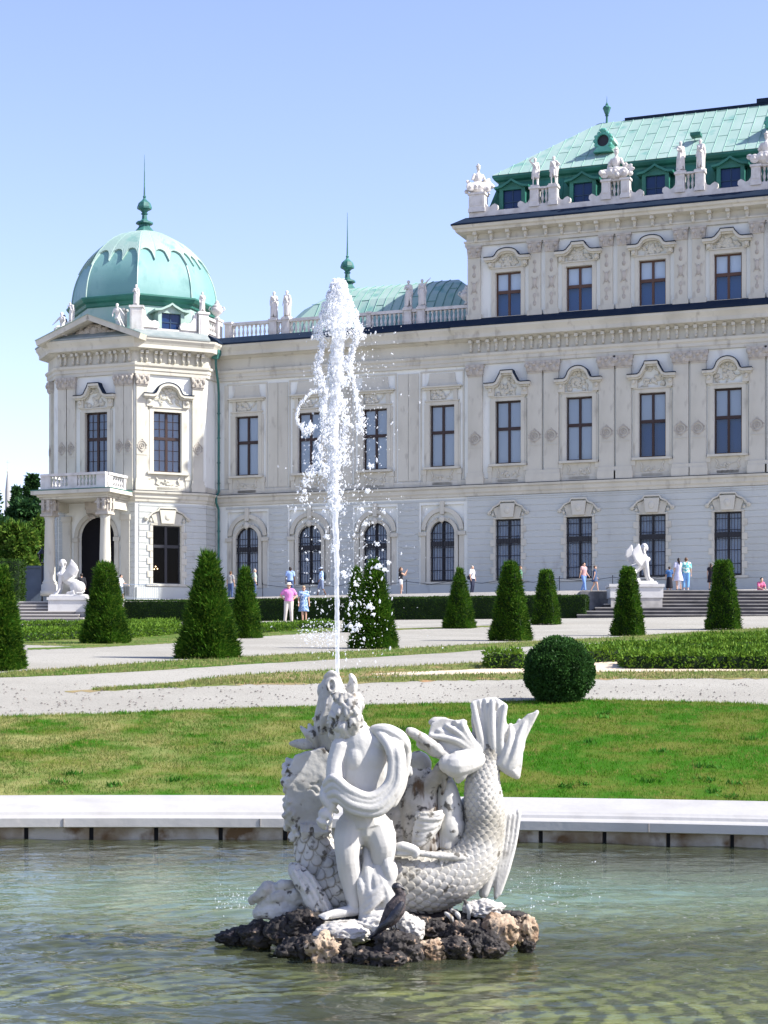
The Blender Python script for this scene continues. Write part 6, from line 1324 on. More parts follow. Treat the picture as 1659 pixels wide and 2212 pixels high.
MW = marble('weathered_marble', (.46, .45, .415), (.31, .30, .27), (.45, .65), (.08, .075, .065), (.58, .65), (.17, .13, .08), (.64, .74), sc=4)
MW2 = marble('chalky_marble', (.47, .46, .43), (.34, .33, .30), (.45, .65), (.09, .08, .07), (.62, .68), sc=4)
MD = marble('stained_marble', (.42, .40, .36), (.25, .235, .20), (.42, .60), (.05, .045, .04), (.55, .64), (.075, .045, .02), (.54, .64), sc=5)
MS_ = marble('scaly_marble', (.46, .445, .405), (.29, .275, .235), (.45, .62), (.12, .11, .09), (.61, .68), attr=True, sc=4)
ft = empty('fountain_sculpture', q(800, 2000)); ft.location.z = .2
tag(ft, 'weathered white marble fountain group: a child beside a scaly sea monster spouting water', 'sculpture')
INV = Tr(-ft.location)
def fpart(mb, name, mt, vox=.009, it=2, disp=None, fac=.5):
    o = mb.carve(name, mt, vox, None, it, fac, disp=disp); o.parent = ft; o.matrix_parent_inverse = INV; return o
def T(mb, pts, rr, n=10, fl=None):
    P = [q(p[0], p[1], p[2] if len(p) > 2 else 0) for p in pts]; R2 = [(r(x[0]), r(x[1])) if isinstance(x, tuple) else r(x) for x in (rr if isinstance(rr, list) else [rr]*len(P))]
    mb.tube(P, R2, n); 
    for k in (0, -1):
        e = R2[k]; e = e if not isinstance(e, tuple) else min(e); mb.ell(P[k], e*.98, None, 8, 6)
def Sp(pts, n=5):            # smooth a polyline (Catmull-Rom)
    P = [tuple(p)+(0,)*(3-len(p)) for p in pts]; out = []
    for i in range(len(P)-1):
        a = P[max(i-1, 0)]; b = P[i]; c = P[i+1]; d = P[min(i+2, len(P)-1)]
        for k in range(n):
            t = k/n; out.append(tuple(.5*((2*b[j])+(-a[j]+c[j])*t+(2*a[j]-5*b[j]+4*c[j]-d[j])*t*t+(-a[j]+3*b[j]-3*c[j]+d[j])*t**3) for j in range(3)))
    out.append(P[-1]); return out
def ST_(mb, pts, rr, n=10, k=5):
    S = Sp(pts, k); R1 = rr if isinstance(rr, list) else [rr]*len(pts); rs = []
    for i in range(len(S)):
        t = i/k; a = int(min(t, len(pts)-1)); b = min(a+1, len(pts)-1); u_ = t-a; x, y = R1[a], R1[b]
        if isinstance(x, tuple) or isinstance(y, tuple):
            x = x if isinstance(x, tuple) else (x, x); y = y if isinstance(y, tuple) else (y, y); rs.append((x[0]+(y[0]-x[0])*u_, x[1]+(y[1]-x[1])*u_))
        else: rs.append(x+(y-x)*u_)
    T(mb, S, rs, n)
def E(mb, px, py, dy, rx, rz, ry=None, rot=0): mb.ell(q(px, py, dy), (r(rx), r(ry if ry else min(rx, rz)), r(rz)), (0, R(rot), 0), 16, 12)
# ---- the child
m = MB(); D_ = -.30
ST_(m, [(775, 1572, D_+.02), (780, 1600, D_), (788, 1645, D_), (784, 1690, D_), (783, 1735, D_), (792, 1785, D_)], [20, (42, 32), (52, 36), (48, 33), (43, 33), (45, 36)], 16); E(m, 806, 1660, D_+.0, 34, 60, 30, 6)
E(m, 745, 1614, D_, 25, 26); E(m, 818, 1606, D_, 40, 24, 30); E(m, 800, 1640, D_-.02, 38, 42, 30, 10); E(m, 770, 1640, D_-.05, 24, 34, 24)
ST_(m, [(738, 1612, D_-.02), (726, 1648, D_-.05), (722, 1688, D_-.09), (720, 1718, D_-.12), (712, 1747, D_-.14)], [23, 20, 18, 17, 11.5], 12)   # arm
E(m, 702, 1759, D_-.15, 15, 13, 11, 30)                                                              # palm
for k, (dx, dy_, l) in enumerate(((-16, 12, 17), (-11, 17, 20), (-5, 20, 20), (2, 20, 17))):
    x0, y0_ = 700+dx*.45, 1762+dy_*.35; T(m, [(x0, y0_, D_-.16), (x0+dx*.45, y0_+dy_*.42, D_-.175), (x0+dx*.4, y0_+dy_*.85, D_-.15), (x0+dx*.1+2, y0_+dy_*1.05, D_-.12)], [4.6, 4.2, 3.8, 3.2], 7)
T(m, [(712, 1762, D_-.17), (716, 1772, D_-.19), (710, 1782, D_-.18)], [5, 4.6, 3.8], 7)
ST_(m, [(760, 1782, D_), (752, 1815, D_-.03), (751, 1852, D_-.05), (756, 1885, D_-.02), (762, 1925, D_), (765, 1955, D_)], [(34, 32), (31, 30), (25, 24), (25, 24), (20, 19), (14, 14)], 14)
ST_(m, [(771, 1966, D_+.01), (748, 1969, D_-.03), (722, 1974, D_-.06), (703, 1978, D_-.08)], [12, 12, 10, 8], 10)
for k in range(5): T(m, [(712-k*1.5, 1972+k*1.7, D_-.05-.018*k), (697+k*2.2, 1976+k*1.8, D_-.09-.018*k), (690+k*3, 1979+k*1.5, D_-.095-.018*k)], [5.2, 4.6, 3.6], 6)
ST_(m, [(812, 1785, D_+.02), (826, 1825, D_+.0), (824, 1865, D_+.03), (822, 1905, D_+.06), (818, 1950, D_+.08)], [(38, 34), (30, 32), (26, 26), (22, 22), (15, 15)], 14)
E(m, 818, 1806, D_+.04, 37, 38, 36); E(m, 770, 1800, D_+.02, 30, 32, 30)
child = fpart(m, 'child_body', MC, .0075, 3)
m = MB(); E(m, 744, 1541, D_+.03, 30, 42, 34)                         # head seen from behind, face turned away
E(m, 716, 1548, D_+.02, 8, 7, 8); E(m, 722, 1562, D_+.03, 9, 6, 9); T(m, [(752, 1572, D_+.02), (768, 1592, D_)], [20, 22])
head = fpart(m, 'child_head', MC, .008, 2)
m = MB(); rr_ = random.Random(4)
for i in range(90):
    a = rr_.uniform(-1.2, 1.5); b = rr_.uniform(-1.4, 1.3); cx = 742+33*math.sin(b*1.0+.45); cy = 1541-42*math.sin(a); dy_ = D_+.03-.128*math.cos(a*.8)*math.cos(b)
    ST_(m, [(cx, cy, dy_), (cx+rr_.uniform(-6, 8), cy+9, dy_-.012), (cx+rr_.uniform(-8, 8), cy+19, dy_+.004), (cx+rr_.uniform(-3, 6), cy+25, dy_+.01)], [5.5, 6.5, 5, 2.5], 7, 3)
hair = fpart(m, 'curly_hair', MW, .006, 1); hair.parent = head; hair.matrix_parent_inverse = Matrix.Identity(4); hair.parent = ft; hair.matrix_parent_inverse = INV
# drapery round the child's arm, back and hips
m = MB()
for k in range(7):
    o_ = k*8.2; w_ = (11, 7.5, 10, 6.5, 11, 7.5, 9)[k]; D_ = -.30-(.012, -.004, .014, -.006, .016, .0, .008)[k]
    ST_(m, [(812+o_*.9, 1583-abs(k-2.5)*2+o_*.35, D_-.02), (838+o_*.55, 1608+o_*.25, D_-.13), (848+o_*.42, 1650, D_-.15), (838+o_*.5, 1695+o_*.15, D_-.16), (800+o_*.45, 1722+o_*.62, D_-.18), (755+o_*.25, 1706+o_*.95, D_-.19), (722+o_*.2, 1680+o_*1.0, D_-.17), (702+o_*.15, 1693+o_*.85, D_-.13)], [10, w_, w_, w_, w_+1, w_, w_-1, 7], 10, 6)
D_ = -.30; ST_(m, [(800, 1592, D_), (808, 1578, D_-.03), (835, 1578, D_-.06), (862, 1592, D_-.06), (876, 1612, D_-.03), (872, 1640, D_+.03)], [9, 12, 15, 16, 12, 10], 10)
ST_(m, [(868, 1600, D_-.02), (877, 1625, D_), (872, 1660, D_+.03), (866, 1700, D_+.05), (850, 1735, D_+.04)], [10, 12, 13, 11, 9], 10)
T(m, [(872, 1655, D_+.05), (884, 1662, D_+.05), (888, 1672, D_+.05)], [9, 8, 4])
ST_(m, [(702, 1700, D_-.1), (700, 1722, D_-.14), (712, 1742, D_-.15), (728, 1752, D_-.12)], [9, 10, 8, 6], 9)
fpart(m, 'draped_cloth', MC, .006, 3)
m = MB(); D_ = -.30
for k, (x0, y0_, x1_, y1_, w_) in enumerate(((792, 1835, 800, 1985, 13), (803, 1860, 822, 1978, 12), (818, 1850, 838, 1965, 14), (836, 1830, 846, 1950, 12), (845, 1860, 846, 1930, 10), (782, 1870, 786, 1990, 11))):
    ST_(m, [(x0, y0_, D_+.03), (x0+(x1_-x0)*.3+5*math.sin(k*2), y0_+(y1_-y0_)*.35, D_-.05-.02*(k % 2)), (x0+(x1_-x0)*.7-4*math.sin(k*2), y0_+(y1_-y0_)*.7, D_-.06+.03*(k % 2)), (x1_, y1_, D_-.02)], [w_*.8, w_, w_*1.05, w_*1.2], 9)
for k in range(3): ST_(m, [(848, 1880+k*14, D_-.02), (826, 1912+k*12, D_-.09), (800, 1934+k*14, D_-.10), (785, 1945+k*14, D_-.05)], [5, 7, 6, 4], 8)
E(m, 815, 1975, D_, 42, 16, 34, -12)
fpart(m, 'hanging_cloth', MC, .008, 2)
# ---- head and breast of the monster
nz_ = lambda s_, a_: (lambda c_: a_*(noise.fractal(c_*s_, 1.0, 2.2, 4)))
m = MB()
ST_(m, [(728, 1605, .02), (712, 1570, 0), (712, 1535, -.02), (716, 1500, -.02), (716, 1478, -.02), (718, 1462, -.02)], [(40, 38), (34, 36), (30, 34), (27, 32), (23, 28), (13, 20)], 14)
E(m, 697, 1492, 0, 12, 18, 18, 10); E(m, 692, 1486, 0, 6, 10)
ST_(m, [(704, 1462, -.05), (716, 1453, -.06), (728, 1462, -.06), (737, 1482, -.06), (746, 1502, -.05), (752, 1515, -.04)], [6, 6.5, 6.5, 6, 7, 6], 8)       # lip
ST_(m, [(747, 1512, .06), (757, 1490, .06), (762, 1470, .06), (758, 1459, .05)], [(10, 16), (11, 16), (9, 14), (6, 9)], 10)
E(m, 764, 1482, .04, 8, 20, 14, 4)
A = [(716+8.5*math.cos(t_), 1480-14*math.sin(t_), -.145+.0*t_) for t_ in np.linspace(0, 2*math.pi, 13)]; T(m, A, 3.6, 7); E(m, 716, 1480, -.125, 5, 9, 5)
for k in range(16):          # leafy mane
    x0 = 706+k*3.6+rr_.uniform(-2, 2); y0_ = 1497+abs(k-8)*1.8; ST_(m, [(x0, y0_, -.115), (x0-3+rr_.uniform(-4, 4), y0_+22, -.145), (x0-9+rr_.uniform(-7, 5)+k*.9, y0_+46, -.14), (x0-12+k*1.6+rr_.uniform(-5, 5), y0_+68+rr_.uniform(-10, 12), -.12)], [4, 5.5, 4.5, 2], 7)
for (x0, y0_, x1_, y1_, w_) in ((678, 1612, 628, 1606, 13), (688, 1618, 668, 1566, 12), (676, 1604, 650, 1570, 9), (700, 1560, 676, 1552, 8), (692, 1540, 680, 1556, 8)):
    ST_(m, [(x0, y0_, .0), ((x0+x1_)/2, (y0_+y1_)/2-2, -.06), (x1_, y1_, -.03)], [(w_*.5, w_*.5), (w_, w_*.7), (w_*.35, w_*.35)], 10)
fpart(m, 'monster_head', MW, .007, 1, nz_(9, .004))
def slab(mb, outline, dy0, dy1):
    n = len(outline); vs = [tuple(q(x, y, dy0)) for x, y in outline]+[tuple(q(x, y, dy1)) for x, y in outline]
    mb.add(vs, [tuple(range(n)), tuple(range(2*n-1, n-1, -1))]+[((i+1) % n, i, n+i, n+(i+1) % n) for i in range(n)])
m = MB(); slab(m, [(628, 1652), (638, 1632), (668, 1622), (700, 1612), (722, 1640), (722, 1720), (716, 1800), (690, 1800), (664, 1794), (640, 1782), (622, 1770), (616, 1745), (620, 1712), (622, 1690), (626, 1675)], -.10, .22)
for i in range(34):
    t_ = i/33; x0 = 620+6*math.sin(i*1.7)+(18*(t_-.75) if t_ > .75 else 0)*4; y0_ = 1640+t_*160; E(m, x0, y0_, -.05+rr_.uniform(-.04, .08), rr_.uniform(4, 9), rr_.uniform(4, 10), 12)
for i in range(9): E(m, rr_.uniform(616, 650), rr_.uniform(1740, 1815), rr_.uniform(-.1, .05), rr_.uniform(5, 10), rr_.uniform(6, 12))
for i in range(7): T(m, [(650+i*9, 1780, -.12), (652+i*9+rr_.uniform(-4, 4), 1798, -.15), (655+i*9, 1812+rr_.uniform(-6, 6), -.13)], [4, 5, 2.5], 6)
fpart(m, 'monster_breast', MW2, .009, 4, lambda c_: .010*noise.fractal(c_*7, 1.0, 2.1, 5)-.012*max(0, .16-abs(noise.noise(c_*13)))*6*(noise.noise(c_*4) > .2))
# ---- scaly body and tail: a bent tube with overlapping scales cut into it
def scaly(name, pts, rad, s0, s1, mt, res=.0052, nth=300, dirt=(0, 1), close=True, th=.011, squash=1.0):
    S = Sp(pts, 14); P = [q(*p) for p in S]; rs = np.interp(np.arange(len(S))/14, range(len(rad)), rad)
    d = [0]
    for i in range(1, len(P)): d.append(d[-1]+(P[i]-P[i-1]).length)
    L = d[-1]; ns = int(L/res); ss = np.linspace(0, L, ns); C_ = np.array([[np.interp(s, d, [p[k] for p in P]) for k in range(3)] for s in ss]); Rr = np.interp(ss, d, rs)*PXM
    Tn = np.gradient(C_, axis=0); Tn /= np.linalg.norm(Tn, axis=1)[:, None]; up = np.array([0, -1.0, 0]); U = up-Tn*(Tn @ up)[:, None]; U /= np.linalg.norm(U, axis=1)[:, None]; W = np.cross(Tn, U)
    th_ = np.linspace(0, 2*math.pi, nth, endpoint=False)
    ls = np.interp(ss, [0, L], [s0, s1]); rows = []; s = -s0
    while s < L+s1: rows.append(s); s += float(np.interp(s, [0, L], [s0, s1]))*.62
    H = np.zeros((ns, nth)); Gm = np.ones((ns, nth)); top = np.full((ns, nth), -1.0)
    for ri in range(len(rows)-1, -1, -1):
        c0 = rows[ri]; l_ = float(np.interp(c0, [0, L], [s0, s1])); Rc = float(np.interp(c0, ss, Rr)); nc = max(6, int(round(2*math.pi*Rc/l_))); 
        i0 = np.where((ss > c0-l_*.6) & (ss < c0+l_*1.0))[0]
        if not len(i0): continue
        ph = (th_/(2*math.pi)*nc+(ri % 2)*.5) % 1-.5; a = ph[None, :]*2; x = (ss[i0, None]-c0)/l_
        inside = (np.where(x > 0, x**2*1.15, x*0)+np.abs(a)**2*.92) < 1
        inside &= (x > -.55)
        rad_ = np.sqrt(np.clip(np.where(x > 0, x**2*1.15, 0)+np.abs(a)**2*.92, 0, 2)); h = .35+.55*np.clip(x+.5, 0, 1.4)-.35*a**2; g = np.clip((rad_-.80)/.2, 0, 1)
        H[i0] = np.where(inside, h, H[i0]); Gm[i0] = np.where(inside, g*.8, Gm[i0])
    k_ = np.interp(ss, [0, L], [1, s1/s0]); V = C_[:, None, :]+(U[:, None, :]*np.cos(th_)[None, :, None]*squash+W[:, None, :]*np.sin(th_)[None, :, None])*(Rr[:, None, None]+H[:, :, None]*th*k_[:, None, None])
    V = V.reshape(-1, 3); I = np.arange(ns*nth).reshape(ns, nth); J = np.roll(I, -1, 1); FQ = np.stack([I[:-1], J[:-1], J[1:], I[1:]], -1).reshape(-1, 4)
    o = raw_mesh(name, V, FQ, mt, None, True); a_ = o.data.attributes.new('grime', 'FLOAT', 'POINT'); a_.data.foreach_set('value', (Gm*np.interp(ss, [0, L], dirt)[:, None]).ravel().astype(np.float32)); o.parent = ft; o.matrix_parent_inverse = INV; return o
body = scaly('scaly_tail', [(690, 1880, .02), (730, 1900, .02), (800, 1906, 0), (870, 1906, -.03), (940, 1902, -.05), (1000, 1878, -.05), (1035, 1835, -.03), (1046, 1785, 0), (1045, 1735, 0), (1043, 1690, 0), (1052, 1648, 0), (1060, 1608, 0)], [60, 76, 76, 70, 60, 50, 43, 40, 39, 34, 25, 18], .088, .042, MS_, dirt=(1, .6), th=.031)
scaly('scaly_breast', [(672, 1790, .02), (680, 1830, 0), (694, 1880, 0), (712, 1930, 0), (730, 1990, 0)], [30, 38, 46, 50, 50], .085, .085, MS_, th=.028, dirt=(1, 1))
m = MB()
ST_(m, [(862, 1836, -.22), (900, 1842, -.24), (950, 1848, -.24), (1000, 1852, -.20), (1045, 1856, -.14), (1058, 1852, -.06)], [7, 7, 8, 9, 10, 6], 9)
for k in range(9): T(m, [(955+k*10, 1850, -.22+.01*k), (953+k*11, 1862+rr_.uniform(0, 8), -.235+.012*k)], [6, 3.5], 6)
fpart(m, 'dorsal_ridge', MW, .008, 1, nz_(22, .006))
m = MB(); ST_(m, [(846, 1835, D_+.05), (870, 1828, D_), (898, 1838, D_), (896, 1850, D_)], [(8, 10), (11, 12), (10, 10), (6, 8)], 9); E(m, 872, 1843, D_+.02, 26, 7, 12); fpart(m, 'small_fin', MC, .008, 2)
# ---- tail fins
m = MB()
slab(m, [(1020, 1514), (1045, 1508), (1070, 1505), (1091, 1518), (1094, 1560), (1095, 1612), (1078, 1645), (1042, 1642), (1024, 1605), (1018, 1560)], -.035, .02)
for k in range(6):
    x0 = 1042+k*8; tx = 1022+k*13.8; ty = 1512-5*math.sin(k*.9)+abs(k-2.8)*1.5; d_ = (-.06, -.02, -.03, -.065, -.03, -.06)[k]
    ST_(m, [(x0+2, 1640, -.01), (x0-2, 1605, d_), ((x0+tx)/2-2, 1560, d_-.01), (tx, ty+3, d_)], [(13, 14), (8, 9), (7, 8), (5, 7)], 10)
slab(m, [(1090, 1600), (1101, 1568), (1120, 1560), (1140, 1542), (1163, 1535), (1148, 1566), (1132, 1602), (1128, 1650), (1124, 1676), (1112, 1674), (1098, 1660), (1074, 1650), (1076, 1618)], -.03, .03)
for k in range(4):
    ST_(m, [(1068, 1636, 0), (1082+k*6, 1648+k*3, -.03), (1096+k*9, 1622-k*1, -.05+.03*(k % 2)), (1104+k*9, 1592, -.05+.03*(k % 2)), (1103+k*19, 1566-k*9.5, .0)], [14, 15, (9, 13), (7, 8), (5, 6)], 10)
ST_(m, [(1078, 1636, 0), (1102, 1660, -.02), (1117, 1676, -.01)], [18, 17, 8], 10)
slab(m, [(924, 1592), (932, 1562), (958, 1550), (986, 1556), (1003, 1552), (1016, 1580), (1032, 1606), (1036, 1642), (1000, 1642), (962, 1628), (935, 1612)], -.10, -.03)
for k in range(5):
    ST_(m, [(1040, 1630, -.03), (1014-k*-1, 1616-k*3, -.09), (982+k*4, 1598-k*7, -.12+.035*(k % 2)), (930+k*18.5, 1590-k*10+(10 if k == 4 else 0), -.11)], [13, (10, 11), (8, 10), (6, 8)], 10)
ST_(m, [(1036, 1640, -.04), (1008, 1646, -.10), (984, 1652, -.14), (968, 1650, -.14)], [20, 28, 30, 22], 12); ST_(m, [(1000, 1650, -.12), (994, 1672, -.13), (990, 1684, -.12)], [22, 16, 9], 10)
fpart(m, 'tail_fin', MC, .0075, 3)
m = MB()
ST_(m, [(962, 1632, -.08), (930, 1608, -.12), (900, 1588, -.13), (884, 1579, -.13)], [16, 14, 12, 9], 10); ST_(m, [(966, 1636, -.09), (932, 1622, -.11), (905, 1608, -.11)], [13, 10, 6], 10)
E(m, 950, 1560, -.02, 24, 12, 16); E(m, 905, 1652, .08, 28, 30, 28)
fpart(m, 'broken_fin', MW, .008, 1, nz_(14, .006))
# ---- second, half hidden figure
m = MB()
ST_(m, [(905, 1660, .08), (905, 1700, .05), (900, 1740, .03), (905, 1790, .02), (930, 1840, .02)], [(26, 26), (42, 38), (50, 42), (52, 44), (40, 36)], 14)
ST_(m, [(925, 1700, -.02), (945, 1672, -.06), (958, 1650, -.08)], [22, 15, 13], 10); ST_(m, [(960, 1650, -.1), (962, 1680, -.08), (955, 1715, -.06)], [7, 7, 4], 8)
ST_(m, [(858, 1760, .02), (850, 1800, .02), (860, 1850, .02)], [30, 36, 30], 10)
fpart(m, 'stained_torso', MD, .009, 2, nz_(10, .006))
m = MB(); ST_(m, [(962, 1690, .04), (970, 1735, .03), (972, 1785, .02), (962, 1835, .0)], [(20, 26), (28, 32), (34, 36), (24, 30)], 14); E(m, 975, 1790, .0, 31, 42, 36)
ST_(m, [(998, 1745, .12), (1006, 1735, .15)], [12, 14], 8)
fpart(m, 'hip', MW, .009, 2)
m = MB()
slab(m, [(903, 1760), (958, 1759), (952, 1788), (934, 1812), (906, 1828), (888, 1826), (892, 1790)], -.145, -.05)
for k in range(6): ST_(m, [(958-k*.5, 1760+k*2, -.09), (948-k*4, 1768+k*8, -.165+.012*(k % 2)), (920-k*3, 1770+k*11, -.165), (897-k*2, 1764+k*12, -.12)], [3, 5, 5.5, 3], 8)
ST_(m, [(898, 1755, -.10), (925, 1759, -.15), (954, 1752, -.10)], [4, 5, 4], 8)
fpart(m, 'cloth_fold', MW, .008, 2)
# ---- other fins and lumps
m = MB()
for k in range(4): ST_(m, [(1070+k*3, 1940-k*3, .10), (1076+k*6, 1880, .10), (1084+k*9, 1820, .12), (1091+k*10, 1757-(k == 3)*4, .12)], [(4, 9), (8, 12), (8 - (k % 2)*2, 14), (6, 9)], 9)
ST_(m, [(1045, 1930, .10), (1060, 1880, .10), (1080, 1820, .1)], [12, 16, 8], 9)
fpart(m, 'right_fin', MC, .008, 2)
m = MB(); ST_(m, [(706, 1992, -.25), (684, 1945, -.28), (655, 1900, -.25), (633, 1872, -.2)], [(24, 14), (26, 14), (24, 13), (15, 11)], 12)
for k in range(3): ST_(m, [(696+k*10, 1985, -.30), (660+k*14, 1925, -.325), (635+k*13, 1880, -.27)], [5, 5, 4], 7)
fpart(m, 'left_fin', MW, .008, 1, nz_(16, .008))
m = MB()
for (a, b, c_, d_, w_) in ((545, 1945, 600, 1915, 14), (560, 1965, 640, 1925, 16), (580, 1925, 650, 1912, 12), (600, 1955, 680, 1935, 18), (640, 1930, 690, 1970, 16), (556, 1975, 660, 1968, 20), (650, 1985, 700, 1985, 16)):
    ST_(m, [(a, b, -.12), ((a+c_)/2, (b+d_)/2-8, -.18), (c_, d_, -.1)], [w_*.7, w_, w_*.8], 10)
fpart(m, 'fallen_drapery', MW2, .008, 1, nz_(11, .016))
# ---- rocks
ri = empty('rock_island', q(800, 2060)); ri.location.z = 0; tag(ri, 'low island of dark porous tufa and white stones carrying the fountain sculpture', 'rocks'); IR = Tr(-ri.location)
TUFA = mat('dark_tufa', (.030, .025, .022), .75, (.012, .010, .010), 5, (.4, .6), 1.0, 28, col3=(.26, .185, .13), scale3=11, thr3=(.60, .66), dist=.02, spec=.4)
TUFAL = mat('pale_tufa', (.36, .285, .205), .85, (.20, .13, .08), 6, (.45, .65), .9, 30, col3=(.035, .025, .015), scale3=13, thr3=(.58, .63), dist=.02)
WROCK = marble('pale_rock', (.46, .445, .41), (.34, .32, .29), (.45, .65), (.16, .15, .13), (.58, .68))
def rock(px, py, rx, rz, ry, mt, dy=0, seed=0, amp=.35, pits=1.0, sub=5, rot=0):
    bm = bmesh.new(); bmesh.ops.create_icosphere(bm, subdivisions=sub, radius=1); off = Vector((seed*7.1, seed*3.3, seed*1.7)); c = q(px, py, dy); sx, sy, sz = r(rx), r(ry), r(rz); Q = Euler((R(rot*.4), R(rot), 0)).to_matrix()
    for v in bm.verts:
        d = v.co.normalized(); k = 1+amp*noise.fractal(d*1.3+off, 1.0, 2.0, 3)*1.1; k = k+.16*abs(noise.noise(d*4+off))-.05; w_ = Vector((d.x*sx, d.y*sy, d.z*sz))
        p = Q @ (w_*k); f1 = noise.voronoi((p+off)*22)[0]; hole = max(0, .36-f1[0])*pits if noise.noise((p+off)*9) > -.15 else 0
        p -= d*hole*.16; p += d*.010*noise.fractal((p+off)*34, 1.0, 2.0, 3); v.co = c+p
    me = bpy.data.meshes.new('rock'); bm.to_mesh(me); bm.free(); me.materials.append(mt); me.polygons.foreach_set('use_smooth', [True]*len(me.polygons))
    o = bpy.data.objects.new('rock', me); COL.objects.link(o); o.parent = ri; o.matrix_parent_inverse = IR; return o
def rk(px, py, rx, rz, mt, Y, **k): return rock(px, py, rx*FY/Y*Y/FY, rz, k.pop('ry', rx*.9), mt, Y-FY, **k)
rk(508, 2024, 36, 20, TUFA, 13.15, seed=1); rk(560, 2018, 46, 30, TUFA, 13.05, seed=2); rk(612, 2012, 42, 36, TUFA, 12.95, seed=3); rk(660, 1995, 44, 30, TUFA, 12.9, seed=4)
rk(632, 2052, 36, 24, TUFA, 12.65, seed=5); rk(668, 2048, 34, 30, TUFA, 12.6, seed=6); rk(703, 2056, 32, 34, TUFAL, 12.45, seed=7, pits=2, amp=.5); rk(742, 2064, 34, 32, TUFA, 12.45, seed=8)
rk(790, 2074, 34, 24, TUFA, 12.4, seed=9); rk(838, 2078, 44, 28, TUFA, 12.35, seed=10, pits=1.6); rk(858, 2044, 46, 34, TUFA, 12.42, seed=11); rk(884, 2066, 26, 30, TUFA, 12.4, seed=24)
rk(936, 2054, 32, 26, TUFAL, 12.5, seed=12, amp=.2, pits=1.6); rk(985, 2052, 40, 30, TUFA, 12.55, seed=13); rk(1004, 2020, 44, 30, TUFA, 12.7, seed=14, pits=1.7); rk(940, 2012, 34, 22, TUFA, 12.75, seed=15)
rk(1034, 2044, 24, 26, TUFA, 12.6, seed=25); rk(1078, 2014, 40, 38, TUFAL, 12.7, seed=16, amp=.18, pits=1.5); rk(1062, 2046, 30, 20, TUFA, 12.6, seed=26); rk(1134, 2012, 27, 36, TUFAL, 12.85, seed=17, amp=.2); rk(1138, 2034, 24, 22, TUFA, 12.85, seed=27); rk(1100, 1986, 42, 18, TUFA, 13.0, seed=18)
rk(1042, 1962, 42, 20, WROCK, 12.95, seed=19, amp=.2, pits=.6); rk(1010, 1988, 50, 22, TUFA, 13.0, seed=20); rk(900, 1975, 90, 40, TUFA, 13.3, seed=21, ry=110); rk(720, 2010, 130, 30, TUFA, 13.2, seed=22, ry=160); rk(800, 2050, 250, 40, TUFA, 13.5, seed=23, ry=200)
rk(745, 2016, 62, 24, WROCK, 12.72, seed=30, amp=.15, pits=.4); rk(812, 2006, 40, 26, WROCK, 12.75, seed=31, amp=.15, pits=.3); rk(888, 2004, 30, 26, WROCK, 12.62, seed=32, amp=.22, pits=.3); rk(865, 1988, 26, 20, WROCK, 12.75, seed=33, amp=.2, pits=.3); rk(762, 2000, 66, 14, WROCK, 12.85, seed=34, amp=.1, pits=.3)
for (a, b, c_, d_) in ((962, 1972, 978, 2000), (976, 1966, 992, 1992), (1004, 1945, 1012, 1985)):
    m = MB(); ST_(m, [(a, b, -.32), ((a+c_)/2+5, (b+d_)/2-3, -.36), (c_, d_, -.32)], [4, 6, 4], 7); o = m.carve('coral_ridge', MW, .007, None, 1); o.parent = ri; o.matrix_parent_inverse = IR
# ---- crow
cy_ = -.72
cr = empty('crow', q(853, 2005, cy_)); tag(cr, 'grey and black hooded crow perched on the rocks at the child\'s foot, facing right', 'crow'); IC = Tr(-cr.location)
def cpart(mb, name, mt, vox=.0045, it=2):
    o = mb.carve(name, mt, vox, None, it); o.parent = cr; o.matrix_parent_inverse = IC; return o
CB = mat('crow_black', (.012, .012, .016), .38, (.03, .03, .038), 30, (.45, .6), .3, 90, spec=.5); CG = mat('crow_grey_brown', (.07, .055, .052), .7, (.028, .024, .028), 30, (.42, .6), .5, 100)
m = MB(); ST_(m, [(868, 1934, cy_), (862, 1945, cy_), (854, 1963, cy_), (842, 1983, cy_), (828, 1998, cy_)], [9, 15, (21, 22), (18, 19), 10], 14); ST_(m, [(866, 1934, cy_), (861, 1924, cy_), (857, 1918, cy_)], [10, 9.5, 9.5], 12); E(m, 858, 1917, cy_, 10, 9, 9)
cpart(m, 'body', CG)
m = MB(); E(m, 857, 1916, cy_, 10.8, 9.6, 9.8); ST_(m, [(864, 1916, cy_-.005), (871, 1919, cy_-.01), (877, 1924, cy_-.012)], [4.6, 3.2, .8], 8); cpart(m, 'head', CB)
m = MB()
for k in range(6): ST_(m, [(868-k*3, 1952+k*3, cy_-.06), (855-k*3, 1975+k*3, cy_-.072), (832-k*2, 1998+k*1, cy_-.06), (812-k, 2016+k, cy_-.04)], [6, 8, 6, 3], 8)
for k in range(6): ST_(m, [(846-k*2, 1950+k*3, cy_+.06), (838-k, 1975+k*2, cy_+.06), (822, 2000, cy_+.03)], [5, 7, 4], 8)
cpart(m, 'wing', CB, .004, 1)
m = MB()
for k in range(6): ST_(m, [(832, 1994, cy_-.02+.008*k), (814+k*2.4, 2012+k*2, cy_-.025+.01*k), (796+k*6.5, 2026+k*1.2, cy_-.03+.012*k)], [6, 4.5, 2.6], 7)
cpart(m, 'tail', CB, .004, 1)
for s in (-1, 1):
    m = MB(); ST_(m, [(848+s*4, 1985, cy_+s*.02), (849+s*5, 1996, cy_+s*.02), (852+s*5, 2006, cy_+s*.02)], [5, 2.4, 1.8], 7)
    for k in range(4): T(m, [(852+s*5, 2006, cy_+s*.02), (852+s*5+(10, 8, 6, -8)[k], 2009+k, cy_+s*.02+(-.02, 0, .02, 0)[k])], [1.6, .9], 5)
    cpart(m, 'leg', CB, .0028, 0)
